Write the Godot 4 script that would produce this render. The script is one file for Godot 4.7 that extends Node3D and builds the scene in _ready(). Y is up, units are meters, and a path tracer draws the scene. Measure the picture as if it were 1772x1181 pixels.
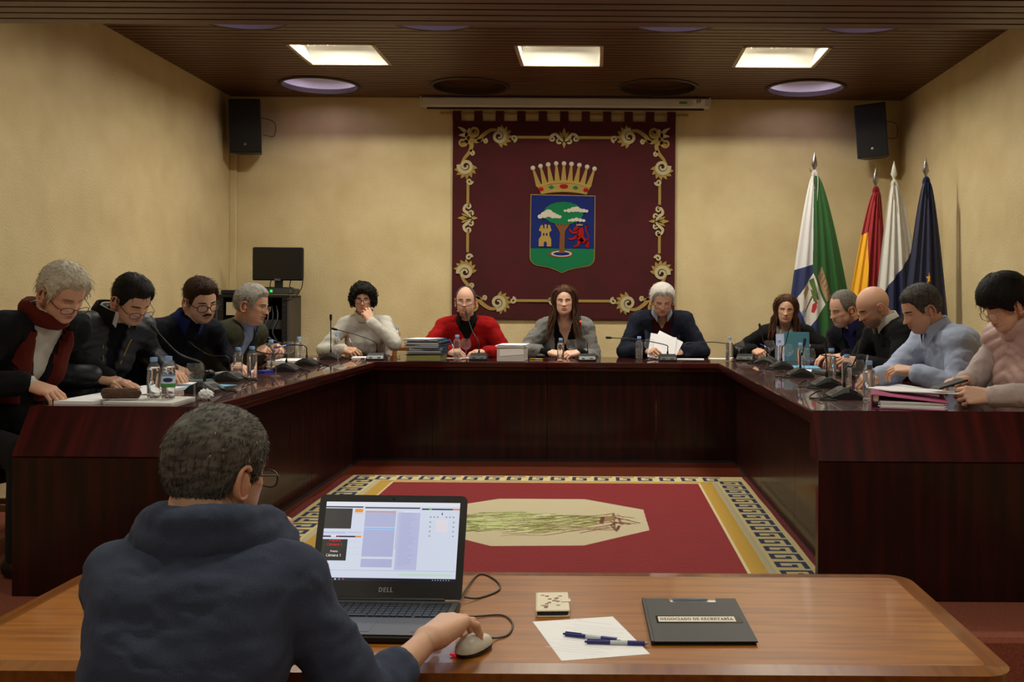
extends Node3D

# ---------------------------------------------------------------- mesh builder
class MB:
	var v := PackedVector3Array()
	var n := PackedVector3Array()
	var c := PackedColorArray()
	var t := PackedVector2Array()
	var ix := PackedInt32Array()
	var col := Color(1, 1, 1)
	var xf := Transform3D()
	func pt(p: Vector3, nn: Vector3, uv := Vector2.ZERO) -> int:
		v.append(xf * p)
		n.append((xf.basis * nn).normalized())
		c.append(col)
		t.append(uv)
		return v.size() - 1
	func tri(a: int, b: int, d: int) -> void:  # counter-clockwise from outside
		ix.append(a)
		ix.append(d)
		ix.append(b)
	func face(ps: Array, out: Vector3, uvs: Array = []) -> void:  # flat convex polygon
		var nn: Vector3 = (ps[1] - ps[0]).cross(ps[2] - ps[0]).normalized()
		var flip := nn.dot(out) < 0.0
		if flip:
			nn = -nn
		var b := v.size()
		for i in ps.size():
			pt(ps[i], nn, uvs[i] if uvs else Vector2.ZERO)
		for i in range(1, ps.size() - 1):
			if flip:
				tri(b, b + i + 1, b + i)
			else:
				tri(b, b + i, b + i + 1)
	func box(ce: Vector3, sz: Vector3, bv := 0.0, bs := Basis()) -> void:
		var h := sz * 0.5
		bv = minf(bv, minf(h.x, minf(h.y, h.z)) * 0.98)
		var ax: Array = [Vector3.RIGHT, Vector3.UP, Vector3.BACK]
		for a in 3:
			var b := (a + 1) % 3
			var d := (a + 2) % 3
			for s in [-1.0, 1.0]:
				var ps := []
				for q in [[-1, -1], [1, -1], [1, 1], [-1, 1]]:
					ps.append(ce + bs * (ax[a] * h[a] * s + ax[b] * (h[b] - bv) * q[0] + ax[d] * (h[d] - bv) * q[1]))
				face(ps, bs * (ax[a] * s))
				if bv > 0.0:
					for r in [-1.0, 1.0]:
						var e0: Vector3 = ax[d] * (h[d] - bv)
						var p1: Vector3 = ax[a] * h[a] * s + ax[b] * (h[b] - bv) * r
						var p2: Vector3 = ax[a] * (h[a] - bv) * s + ax[b] * h[b] * r
						face([ce + bs * (p1 - e0), ce + bs * (p1 + e0), ce + bs * (p2 + e0), ce + bs * (p2 - e0)], bs * (ax[a] * s + ax[b] * r))
		if bv > 0.0:
			for sx in [-1.0, 1.0]:
				for sy in [-1.0, 1.0]:
					for sz2 in [-1.0, 1.0]:
						var g := Vector3(sx, sy, sz2)
						var k := h - Vector3.ONE * bv
						face([ce + bs * (g * Vector3(h.x, k.y, k.z)), ce + bs * (g * Vector3(k.x, h.y, k.z)), ce + bs * (g * Vector3(k.x, k.y, h.z))], bs * g)
	func tube(ps: PackedVector3Array, rs: PackedFloat32Array, sides := 8, caps := true, flat := 1.0, side := Vector3.ZERO, closed := false) -> void:
		var m := ps.size()
		var fr := side
		var b0 := v.size()
		for i in m:
			var d := (ps[mini(i + 1, m - 1)] - ps[maxi(i - 1, 0)])
			if closed:
				d = ps[(i + 1) % m] - ps[(i + m - 1) % m]
			d = d.normalized()
			if fr == Vector3.ZERO or absf(fr.normalized().dot(d)) > 0.999:
				fr = d.cross(Vector3.UP if absf(d.y) < 0.9 else Vector3.RIGHT)
			fr = (fr - d * fr.dot(d)).normalized()
			var bi := d.cross(fr)
			var r := rs[mini(i, rs.size() - 1)]
			for j in sides:
				var a := TAU * j / sides
				pt(ps[i] + (fr * cos(a) + bi * sin(a) * flat) * r, fr * cos(a) * flat + bi * sin(a), Vector2(float(j) / sides, i))
		for i in (m if closed else m - 1):
			for j in sides:
				var a := b0 + i * sides + j
				var b := b0 + i * sides + (j + 1) % sides
				var a2 := b0 + ((i + 1) % m) * sides + j
				var b2 := b0 + ((i + 1) % m) * sides + (j + 1) % sides
				tri(a, b, b2)
				tri(a, b2, a2)
		if caps and not closed:
			for e in 2:
				var i := 0 if e == 0 else m - 1
				var d := (ps[0] - ps[1]) if e == 0 else (ps[m - 1] - ps[m - 2])
				d = d.normalized()
				var b := v.size()
				for j in sides:
					v.append(v[b0 + i * sides + j])
					n.append((xf.basis * d).normalized())
					c.append(col)
					t.append(Vector2.ZERO)
				for j in range(1, sides - 1):
					if e == 1:
						tri(b, b + j, b + j + 1)
					else:
						tri(b, b + j + 1, b + j)
	func rod(a: Vector3, b: Vector3, r: float, r2 := -1.0, sides := 8) -> void:
		tube(PackedVector3Array([a, b]), PackedFloat32Array([r, r2 if r2 >= 0.0 else r]), sides)
	func lathe(pr: Array, seg := 20, flatz := 1.0) -> void:  # profile of Vector2(radius, height), going up on the outside
		var ns := []
		for i in pr.size() - 1:
			var d: Vector2 = pr[i + 1] - pr[i]
			ns.append(Vector2(d.y, -d.x).normalized())
		for i in pr.size() - 1:
			var na: Vector2 = ns[i]
			var nb: Vector2 = ns[i]
			if i > 0 and ns[i - 1].dot(ns[i]) > 0.6:
				na = (ns[i - 1] + ns[i]).normalized()
			if i < ns.size() - 1 and ns[i + 1].dot(ns[i]) > 0.6:
				nb = (ns[i + 1] + ns[i]).normalized()
			var b := v.size()
			for j in seg + 1:
				var a := TAU * j / seg
				var e := Vector3(sin(a), 0, cos(a) * flatz)
				var en := Vector3(sin(a) * flatz, 0, cos(a)).normalized()
				pt(e * pr[i].x + Vector3.UP * pr[i].y, en * na.x + Vector3.UP * na.y, Vector2(float(j) / seg, pr[i].y))
				pt(e * pr[i + 1].x + Vector3.UP * pr[i + 1].y, en * nb.x + Vector3.UP * nb.y, Vector2(float(j) / seg, pr[i + 1].y))
			for j in seg:
				var k := b + j * 2
				if pr[i].x > 1e-6:
					tri(k, k + 2, k + 1)
				if pr[i + 1].x > 1e-6:
					tri(k + 1, k + 2, k + 3)
	func prism(poly: PackedVector2Array, z0: float, z1: float, uvs := 0.0) -> void:  # in the xy plane
		var id := Geometry2D.triangulate_polygon(poly)
		if id.is_empty():
			return
		if Geometry2D.is_polygon_clockwise(poly):
			poly.reverse()
			id = Geometry2D.triangulate_polygon(poly)
		for s in 2:
			var b := v.size()
			for p in poly:
				pt(Vector3(p.x, p.y, z1 if s == 0 else z0), Vector3(0, 0, 1 if s == 0 else -1), p * uvs)
			for k in range(0, id.size(), 3):
				var p0 := poly[id[k]]
				var ccw := (poly[id[k + 1]] - p0).cross(poly[id[k + 2]] - p0) > 0
				if ccw == (s == 0):
					tri(b + id[k], b + id[k + 1], b + id[k + 2])
				else:
					tri(b + id[k], b + id[k + 2], b + id[k + 1])
		for i in poly.size():
			var p := poly[i]
			var q := poly[(i + 1) % poly.size()]
			var o := Vector3(q.y - p.y, p.x - q.x, 0)
			face([Vector3(p.x, p.y, z0), Vector3(q.x, q.y, z0), Vector3(q.x, q.y, z1), Vector3(p.x, p.y, z1)], o)
	func ribbon(ps: PackedVector2Array, ws: PackedFloat32Array, z0: float, z1: float) -> void:  # flat band with thickness
		var m := ps.size()
		var L := []
		var R := []
		for i in m:
			var d := (ps[mini(i + 1, m - 1)] - ps[maxi(i - 1, 0)]).normalized()
			var o := Vector2(-d.y, d.x) * ws[mini(i, ws.size() - 1)] * 0.5
			L.append(ps[i] + o)
			R.append(ps[i] - o)
		for i in m - 1:
			var q := [R[i], R[i + 1], L[i + 1], L[i]]
			var a := []
			var b := []
			for p in q:
				a.append(Vector3(p.x, p.y, z1))
				b.append(Vector3(p.x, p.y, z0))
			face(a, Vector3(0, 0, 1))
			face([b[0], b[1], a[1], a[0]], Vector3(R[i].x - L[i].x, R[i].y - L[i].y, 0))
			face([b[3], b[2], a[2], a[3]], Vector3(L[i].x - R[i].x, L[i].y - R[i].y, 0))
	func grid(ps: PackedVector3Array, nu: int, nv: int, wrap := false, flip := false, uvs := PackedVector2Array()) -> void:  # ps[v * nu + u]
		var b := v.size()
		for j in nv:
			for i in nu:
				var iu0 := (i - 1 + nu) % nu if wrap else maxi(i - 1, 0)
				var iu1 := (i + 1) % nu if wrap else mini(i + 1, nu - 1)
				var du := ps[j * nu + iu1] - ps[j * nu + iu0]
				var dv := ps[mini(j + 1, nv - 1) * nu + i] - ps[maxi(j - 1, 0) * nu + i]
				var nn := du.cross(dv)
				if nn.length_squared() < 1e-20:
					var jm := 1 if j == 0 else nv - 2
					nn = ps[j * nu + i] - ps[jm * nu + (i + nu / 2) % nu]
					if flip:
						nn = -nn
				pt(ps[j * nu + i], -nn if flip else nn, uvs[j * nu + i] if uvs else Vector2(float(i) / (nu - 1), float(j) / (nv - 1)))
		for j in nv - 1:
			for i in (nu if wrap else nu - 1):
				var a := b + j * nu + i
				var d := b + j * nu + (i + 1) % nu
				if flip:
					tri(a, d + nu, d)
					tri(a, a + nu, d + nu)
				else:
					tri(a, d, d + nu)
					tri(a, d + nu, a + nu)
	func ball(ce: Vector3, r: Vector3, nu := 16, nv := 10, bs := Basis()) -> void:
		var b := v.size()
		for j in nv + 1:
			var e := -PI / 2 + PI * j / nv
			for i in nu + 1:
				var a := TAU * i / nu
				var d := Vector3(cos(e) * sin(a), sin(e), cos(e) * cos(a))
				pt(ce + bs * (d * r), bs * (d / r))
		for j in nv:
			for i in nu:
				var k := b + j * (nu + 1) + i
				tri(k, k + 1, k + nu + 2)
				tri(k, k + nu + 2, k + nu + 1)
	func add(o: MB, x: Transform3D, keep := false, flip := false) -> void:
		var b := v.size()
		for i in o.v.size():
			v.append(x * o.v[i])
			n.append((x.basis * o.n[i]).normalized())
			c.append(o.c[i] if keep else col)
			t.append(o.t[i])
		for k in range(0, o.ix.size(), 3):
			ix.append(b + o.ix[k])
			ix.append(b + o.ix[k + (2 if flip else 1)])
			ix.append(b + o.ix[k + (1 if flip else 2)])
	func mesh() -> ArrayMesh:
		var a := []
		a.resize(Mesh.ARRAY_MAX)
		a[Mesh.ARRAY_VERTEX] = v
		a[Mesh.ARRAY_NORMAL] = n
		a[Mesh.ARRAY_COLOR] = c
		a[Mesh.ARRAY_TEX_UV] = t
		a[Mesh.ARRAY_INDEX] = ix
		var m := ArrayMesh.new()
		m.add_surface_from_arrays(Mesh.PRIMITIVE_TRIANGLES, a)
		return m

# ---------------------------------------------------------------- smooth union of tapered bones, meshed as surface nets
class Fld:
	var o := Vector3.ZERO
	var h := 0.014
	var nx := 0
	var ny := 0
	var nz := 0
	var f := PackedFloat32Array()
	var bones := []
	func bone(a: Vector3, b: Vector3, ra: float, rb: float, k := 0.04) -> void:
		bones.append([a, b, ra, rb, k])
	func fill(cell: float) -> void:
		h = cell
		var lo := Vector3.ONE * 1e9
		var hi := -lo
		for q in bones:
			for e in 2:
				var r: Vector3 = Vector3.ONE * (float(q[2 + e]) + 0.02)
				lo = lo.min(q[e] - r)
				hi = hi.max(q[e] + r)
		lo -= Vector3.ONE * h * 2.0
		hi += Vector3.ONE * h * 2.0
		o = lo
		var d := (hi - lo) / h
		nx = int(d.x) + 2
		ny = int(d.y) + 2
		nz = int(d.z) + 2
		f.resize(nx * ny * nz)
		f.fill(1.0)
		for q in bones:
			cone(q[0], q[1], q[2], q[3], q[4])
	func cone(a: Vector3, b: Vector3, ra: float, rb: float, k: float) -> void:
		var pad := maxf(ra, rb) + k + h * 2.0
		var lo := (a.min(b) - Vector3.ONE * pad - o) / h
		var hi := (a.max(b) + Vector3.ONE * pad - o) / h
		var x0 := maxi(0, int(lo.x))
		var y0 := maxi(0, int(lo.y))
		var z0 := maxi(0, int(lo.z))
		var x1 := mini(nx - 1, int(hi.x) + 1)
		var y1 := mini(ny - 1, int(hi.y) + 1)
		var z1 := mini(nz - 1, int(hi.z) + 1)
		var ba := b - a
		var l2 := maxf(ba.length_squared(), 1e-9)
		var dr := rb - ra
		for z in range(z0, z1 + 1):
			for y in range(y0, y1 + 1):
				var i := (z * ny + y) * nx + x0
				var p := Vector3(o.x + x0 * h, o.y + y * h, o.z + z * h) - a
				for x in range(x0, x1 + 1):
					var s := clampf(p.dot(ba) / l2, 0.0, 1.0)
					var d := (p - ba * s).length() - ra - dr * s
					var e := f[i]
					var g := k - absf(d - e)
					if g > 0.0:
						f[i] = minf(d, e) - g * g / (4.0 * k)
					elif d < e:
						f[i] = d
					i += 1
					p.x += h
	func cut(tf: Transform3D, v0: float, slope: float, top_w: float) -> void:  # a V-shaped opening: tf maps to (across, up, forward)
		var sq := sqrt(1.0 + slope * slope)
		var i := 0
		for z in nz:
			for y in ny:
				for x in nx:
					if f[i] < 0.08 and f[i] > -0.15:
						var q := tf * Vector3(o.x + x * h, o.y + y * h, o.z + z * h)
						if q.z > -0.03 and q.y > v0 - 0.05:
							var d := maxf((absf(q.x) - minf(slope * (q.y - v0), top_w)) / sq, -q.z)
							f[i] = maxf(f[i], -d)
					i += 1
	func at(p: Vector3) -> float:
		var q := (p - o) / h
		var x := int(q.x)
		var y := int(q.y)
		var z := int(q.z)
		if q.x < 0 or q.y < 0 or q.z < 0 or x >= nx - 1 or y >= ny - 1 or z >= nz - 1:
			return 1.0
		var i := (z * ny + y) * nx + x
		var s := q - Vector3(x, y, z)
		var j := i + nx * ny
		var a := lerpf(lerpf(f[i], f[i + 1], s.x), lerpf(f[i + nx], f[i + nx + 1], s.x), s.y)
		var b := lerpf(lerpf(f[j], f[j + 1], s.x), lerpf(f[j + nx], f[j + nx + 1], s.x), s.y)
		return lerpf(a, b, s.z)
	func march(p: Vector3, d: Vector3) -> Vector3:  # first point of the surface along a ray
		for k in 90:
			var e := at(p)
			if e < 0.001:
				break
			p += d * clampf(e * 0.8, 0.002, 0.01)
		return p
	func net(mb: MB) -> void:
		var sx := 1
		var sy := nx
		var sz := nx * ny
		var vid := PackedInt32Array()
		vid.resize(f.size())
		vid.fill(-1)
		var cells := PackedInt32Array()
		var co := PackedInt32Array([0, sx, sy, sx + sy, sz, sz + sx, sz + sy, sz + sx + sy])
		var lim := f.size() - sz - sy - 1
		var thr := h * 1.9
		var e0 := PackedInt32Array([0, 2, 4, 6, 0, 1, 4, 5, 0, 1, 2, 3])
		var e1 := PackedInt32Array([1, 3, 5, 7, 2, 3, 6, 7, 4, 5, 6, 7])
		var g := PackedFloat32Array()
		g.resize(8)
		for i in lim:
			if absf(f[i]) > thr:
				continue
			var m := 0
			for k in 8:
				g[k] = f[i + co[k]]
				if g[k] < 0.0:
					m += 1
			if m == 0 or m == 8:
				continue
			var x := i % nx
			var y := (i / nx) % ny
			if x >= nx - 1 or y >= ny - 1:
				continue
			var s := Vector3.ZERO
			var cnt := 0
			for k in 12:
				var p := e0[k]
				var q := e1[k]
				if (g[p] < 0.0) != (g[q] < 0.0):
					var w := g[p] / (g[p] - g[q])
					s += Vector3((p & 1) + w * ((q & 1) - (p & 1)), ((p >> 1) & 1) + w * (((q >> 1) & 1) - ((p >> 1) & 1)), (p >> 2) + w * ((q >> 2) - (p >> 2)))
					cnt += 1
			var nn := Vector3(g[1] + g[3] + g[5] + g[7] - g[0] - g[2] - g[4] - g[6], g[2] + g[3] + g[6] + g[7] - g[0] - g[1] - g[4] - g[5], g[4] + g[5] + g[6] + g[7] - g[0] - g[1] - g[2] - g[3])
			vid[i] = mb.pt(o + (Vector3(x, y, i / sz) + s / cnt) * h, nn)
			cells.append(i)
		for i in cells:
			var a := f[i] < 0.0
			for ax in 3:
				var st := sx if ax == 0 else (sy if ax == 1 else sz)
				var b := sy if ax == 0 else (sz if ax == 1 else sx)
				var d := sz if ax == 0 else (sx if ax == 1 else sy)
				if (f[i + st] < 0.0) == a or i < b + d:
					continue
				var q0 := vid[i - b - d]
				var q1 := vid[i - d]
				var q2 := vid[i]
				var q3 := vid[i - b]
				if q0 < 0 or q1 < 0 or q2 < 0 or q3 < 0:
					continue
				if a:
					mb.tri(q0, q1, q2)
					mb.tri(q0, q2, q3)
				else:
					mb.tri(q0, q2, q1)
					mb.tri(q0, q3, q2)

# ---------------------------------------------------------------- naming and materials
var used := {}
var M := {}
var T := {}
var rng := RandomNumberGenerator.new()
var nz := FastNoiseLite.new()

func numbered(called: String) -> String:
	used[called] = used.get(called, -1) + 1
	return called if used[called] == 0 else "%s_%03d" % [called, used[called]]

func tag(o: Node3D, label := "", category := "", group := "", kind := "") -> void:
	for k in [["label", label], ["category", category], ["group", group], ["kind", kind]]:
		if k[1] != "":
			o.set_meta(k[0], k[1])

func thing(called: String, label: String, category: String, at := Vector3.ZERO, turn := 0.0, group := "") -> Node3D:
	var o := Node3D.new()
	o.name = numbered(called)
	add_child(o)
	o.position = at
	o.rotation.y = turn
	tag(o, label, category, group)
	return o

func struct_node(called: String) -> Node3D:
	var o := Node3D.new()
	o.name = called
	add_child(o)
	o.set_meta("kind", "structure")
	return o

func part(called: String, b: Variant, m: Material, parent: Node, label := "") -> MeshInstance3D:
	var o := MeshInstance3D.new()
	o.name = called
	o.mesh = b.mesh() if b is MB else b
	o.material_override = m
	parent.add_child(o, true)
	if label != "":
		o.set_meta("label", label)
	return o

func single(called: String, b: MB, m: Material, label: String, category: String, at := Vector3.ZERO, turn := 0.0, group := "") -> MeshInstance3D:
	var o := part(numbered(called), b, m, self)
	o.position = at
	o.rotation.y = turn
	tag(o, label, category, group)
	return o

func copy(o: Node3D, called: String, label: String, at: Vector3, turn := 0.0) -> Node3D:
	var r: Node3D = o.duplicate()
	r.name = numbered(called)
	add_child(r)
	r.position = at
	r.rotation.y = turn
	r.set_meta("label", label)
	return r

func noise_tex(freq: float, ramp: Array, sz := 512, oct := 4, sd := 1, normal := false) -> NoiseTexture2D:
	var f := FastNoiseLite.new()
	f.noise_type = FastNoiseLite.TYPE_SIMPLEX_SMOOTH
	f.frequency = freq
	f.fractal_octaves = oct
	f.seed = sd
	var t := NoiseTexture2D.new()
	t.width = sz
	t.height = sz
	t.seamless = true
	t.noise = f
	if normal:
		t.as_normal_map = true
		t.bump_strength = 6.0
	elif ramp:
		var g := Gradient.new()
		g.offsets = PackedFloat32Array(range(ramp.size()).map(func(i): return float(i) / (ramp.size() - 1)))
		g.colors = PackedColorArray(ramp)
		t.color_ramp = g
	return t

func mat(called: String, col: Color, rough := 0.6, metal := 0.0, spec := 0.5) -> StandardMaterial3D:
	if M.has(called):
		return M[called]
	var m := StandardMaterial3D.new()
	m.resource_name = called
	m.albedo_color = col
	m.roughness = rough
	m.metallic = metal
	m.metallic_specular = spec
	M[called] = m
	return m

func tri_mat(called: String, tex: Texture2D, sc: Vector3, rough: float, bump: Texture2D = null, depth := 0.0, coat := 0.0, world := true) -> StandardMaterial3D:
	var m := mat(called, Color(1, 1, 1), rough)
	m.albedo_texture = tex
	m.uv1_triplanar = true
	m.uv1_world_triplanar = world
	m.uv1_scale = sc
	m.uv1_triplanar_sharpness = 6.0
	if bump:
		m.heightmap_enabled = true
		m.heightmap_texture = bump
		m.heightmap_scale = depth
	if coat > 0.0:
		m.clearcoat_enabled = true
		m.clearcoat = coat
		m.clearcoat_roughness = 0.06
	return m

func vmat(called: String, rough := 0.7, rim := 0.0) -> StandardMaterial3D:
	var m := mat(called, Color(1, 1, 1), rough)
	m.vertex_color_use_as_albedo = true
	if rim > 0.0:
		m.rim_enabled = true
		m.rim = rim
		m.rim_tint = 0.6
	return m

func cloth(called: String, col: Color, rim := 0.25) -> StandardMaterial3D:  # woven cloth with a fine weave
	if M.has(called):
		return M[called]
	var m := tri_mat(called, T.weave, Vector3(9, 9, 9), 0.9, T.weave_h, 0.06, 0.0, false)
	m.albedo_color = col
	m.rim_enabled = true
	m.rim = rim
	m.rim_tint = 0.7
	m.metallic_specular = 0.3
	return m

func lin(r: float, g: float, b: float) -> Color:  # sRGB 0..255 to a linear vertex colour
	return Color(r / 255.0, g / 255.0, b / 255.0).srgb_to_linear()

func poly(xy: Array) -> PackedVector2Array:
	var p := PackedVector2Array()
	for i in range(0, xy.size(), 2):
		p.append(Vector2(xy[i], xy[i + 1]))
	return p

func smooth(p: PackedVector3Array, k := 6) -> PackedVector3Array:  # Catmull-Rom through points
	var r := PackedVector3Array()
	var m := p.size()
	for i in m - 1:
		for j in k:
			r.append(p[i].cubic_interpolate(p[i + 1], p[maxi(i - 1, 0)], p[mini(i + 2, m - 1)], float(j) / k))
	r.append(p[m - 1])
	return r

const EYE := 1.14
const XL := -3.35
const XR := 2.75
const ZB := -9.05
const ZF := 2.4
const LOW := -0.36
const TOP := 3.0
const DROP := 2.29
const ZD := -4.14
const TH := 0.72

func _ready() -> void:
	rng.seed = 7
	nz.seed = 3
	nz.frequency = 1.0
	nz.fractal_octaves = 3
	# camera: 35 mm lens held level, the picture shifted off its axis, a hair of roll
	var cam := Camera3D.new()
	cam.name = "camera"
	add_child(cam)
	cam.position = Vector3(0, EYE, 0)
	cam.rotation.z = 0.006
	cam.projection = Camera3D.PROJECTION_FRUSTUM
	cam.near = 0.1
	cam.far = 60.0
	cam.size = 0.1 * 1181.0 / 1720.0
	cam.frustum_offset = Vector2(-149.0, -65.5) / 1720.0 * 0.1
	cam.current = true
	var we := WorldEnvironment.new()
	var env := Environment.new()
	env.background_mode = Environment.BG_COLOR
	env.background_color = Color(0.05, 0.05, 0.08)
	env.tonemap_mode = Environment.TONE_MAPPER_LINEAR
	env.tonemap_exposure = 0.84
	env.sdfgi_enabled = true
	env.ssao_enabled = true
	env.ssil_enabled = true
	we.environment = env
	we.name = "surroundings"
	add_child(we)
	materials()
	room()
	lamps()
	council_table()
	front_desk()
	wall_things()
	flags_on_poles()
	rug()
	small_things()
	desk_things()
	people()

func materials() -> void:
	T.weave = noise_tex(0.16, [Color(0.72, 0.72, 0.72), Color(0.95, 0.95, 0.95), Color(1, 1, 1)], 256, 3, 5)
	T.weave_h = noise_tex(0.2, [], 256, 3, 6)
	T.fine = noise_tex(0.06, [], 512, 4, 8)
	T.plaster = noise_tex(0.006, [Color(0.79, 0.71, 0.53), Color(0.82, 0.745, 0.565), Color(0.85, 0.78, 0.60)], 512, 4, 9)
	var wall := tri_mat("plaster", T.plaster, Vector3(0.6, 0.6, 0.6), 0.93)
	wall.heightmap_enabled = true
	wall.heightmap_texture = noise_tex(0.16, [], 512, 3, 10)
	wall.heightmap_scale = 0.2
	T.slat = noise_tex(0.02, [Color(0.27, 0.17, 0.10), Color(0.37, 0.245, 0.145), Color(0.43, 0.29, 0.17)], 512, 5, 11)
	tri_mat("slat_wood", T.slat, Vector3(0.12, 3.0, 3.3), 0.42, null, 0.0, 0.0)
	T.mahog = noise_tex(0.02, [Color(0.14, 0.034, 0.026), Color(0.23, 0.05, 0.038), Color(0.34, 0.075, 0.055)], 512, 5, 12)
	tri_mat("mahogany_across", T.mahog, Vector3(0.16, 2.4, 2.4), 0.3, null, 0.0, 0.8)
	tri_mat("mahogany_along", T.mahog, Vector3(2.4, 2.4, 0.16), 0.3, null, 0.0, 0.8)
	tri_mat("mahogany_apron", T.mahog, Vector3(1.3, 0.1, 1.3), 0.4, null, 0.0, 0.7)
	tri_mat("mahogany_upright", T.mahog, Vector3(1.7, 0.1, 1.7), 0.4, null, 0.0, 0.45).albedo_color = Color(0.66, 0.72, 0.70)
	for k in ["mahogany_across", "mahogany_along", "mahogany_upright", "mahogany_apron"]:
		M[k].metallic_specular = 0.25
		M[k].roughness = 0.5
		M[k].clearcoat_roughness = 0.14 if k == "mahogany_upright" else 0.03
	T.oak = noise_tex(0.018, [Color(0.48, 0.28, 0.075), Color(0.60, 0.375, 0.11), Color(0.665, 0.435, 0.145)], 512, 5, 13)
	tri_mat("desk_wood", T.oak, Vector3(0.22, 3.0, 3.2), 0.4, null, 0.0, 0.4).albedo_color = Color(1.0, 0.965, 0.74)
	tri_mat("desk_edge_wood", T.oak, Vector3(3.0, 3.0, 0.22), 0.33, null, 0.0, 0.55).albedo_color = Color(0.82, 0.76, 0.66)
	T.floorw = noise_tex(0.02, [Color(0.30, 0.11, 0.05), Color(0.42, 0.17, 0.075)], 512, 4, 14)
	tri_mat("floor_wood", T.floorw, Vector3(0.3, 2.0, 3.0), 0.35)
	T.carpet = noise_tex(0.09, [Color(0.46, 0.235, 0.165), Color(0.58, 0.315, 0.235)], 512, 4, 15)
	tri_mat("carpet", T.carpet, Vector3(1.4, 1.4, 1.4), 0.95, T.weave_h, 0.15)
	tri_mat("chair_wood", T.oak, Vector3(3, 0.4, 3), 0.4, null, 0.0, 0.3, false).albedo_color = Color(0.85, 0.82, 0.72)
	mat("white_metal", Color(0.86, 0.85, 0.80), 0.4)
	mat("trim_beige", Color(0.72, 0.65, 0.55), 0.5)
	mat("black_plastic", Color(0.055, 0.055, 0.06), 0.42)
	mat("black_matte", Color(0.05, 0.05, 0.052), 0.75)
	mat("dark_grey", Color(0.20, 0.20, 0.205), 0.55)
	mat("steel", Color(0.62, 0.62, 0.63), 0.3, 1.0)
	mat("brass", Color(0.70, 0.58, 0.34), 0.35, 0.9)
	mat("paper", Color(0.93, 0.93, 0.94), 0.85)
	mat("ink", Color(0.06, 0.06, 0.08), 0.7)
	mat("cap_blue", Color(0.52, 0.67, 0.87), 0.45)
	var g := mat("bottle_plastic", Color(1, 1, 1, 0.06), 0.03)
	g.transparency = BaseMaterial3D.TRANSPARENCY_ALPHA
	g.metallic_specular = 0.7
	var gl := mat("clear_glass", Color(1, 1, 1, 0.04), 0.02)
	gl.transparency = BaseMaterial3D.TRANSPARENCY_ALPHA
	gl.metallic_specular = 0.75
	var w := mat("water", Color(1, 1, 1, 0.0), 0.0)
	w.transparency = BaseMaterial3D.TRANSPARENCY_ALPHA
	w.refraction_enabled = true
	w.refraction_scale = 0.033
	var ln := mat("spectacle_lens", Color(0.95, 0.97, 1.0, 0.06), 0.03)
	ln.transparency = BaseMaterial3D.TRANSPARENCY_ALPHA
	ln.metallic_specular = 0.3
	vmat("skin", 0.55, 0.0)
	M.skin.subsurf_scatter_enabled = true
	M.skin.subsurf_scatter_strength = 0.12
	vmat("hair", 0.62)
	M.hair.metallic_specular = 0.3
	vmat("painted", 0.6)

func box_part(called: String, lo: Vector3, hi: Vector3, m: Material, parent: Node, bv := 0.0) -> MeshInstance3D:
	var b := MB.new()
	b.box((lo + hi) * 0.5, hi - lo, bv)
	return part(called, b, m, parent)

const SKYLIGHTS := [[-2.4, -8.53, true], [-1.11, -8.53, false], [0.506, -8.53, false], [1.77, -8.53, true], [-2.35, -6.44, true], [-1.1, -6.44, true], [0.49, -6.44, true], [1.74, -6.44, true]]
const TROFFERS := [[-1.95, -7.49, 3.0, "farthest left"], [-0.296, -7.49, 3.0, "in the middle, above the red banner"], [1.36, -7.49, 3.0, "farthest right"], [-1.95, -5.39, 3.0, "left of the hidden row"], [-0.296, -5.39, 3.0, "middle of the hidden row"], [1.36, -5.39, 3.0, "right of the hidden row"], [-1.95, -2.3, 2.29, "left lamp of the row over the front desk"], [-0.3, -2.3, 2.29, "middle lamp of the row over the front desk"], [1.36, -2.3, 2.29, "right lamp of the row over the front desk"], [-1.95, 0.6, 2.29, "left lamp of the row behind the viewer"], [-0.3, 0.6, 2.29, "middle lamp of the row behind the viewer"], [1.36, 0.6, 2.29, "right lamp of the row behind the viewer"]]

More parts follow.
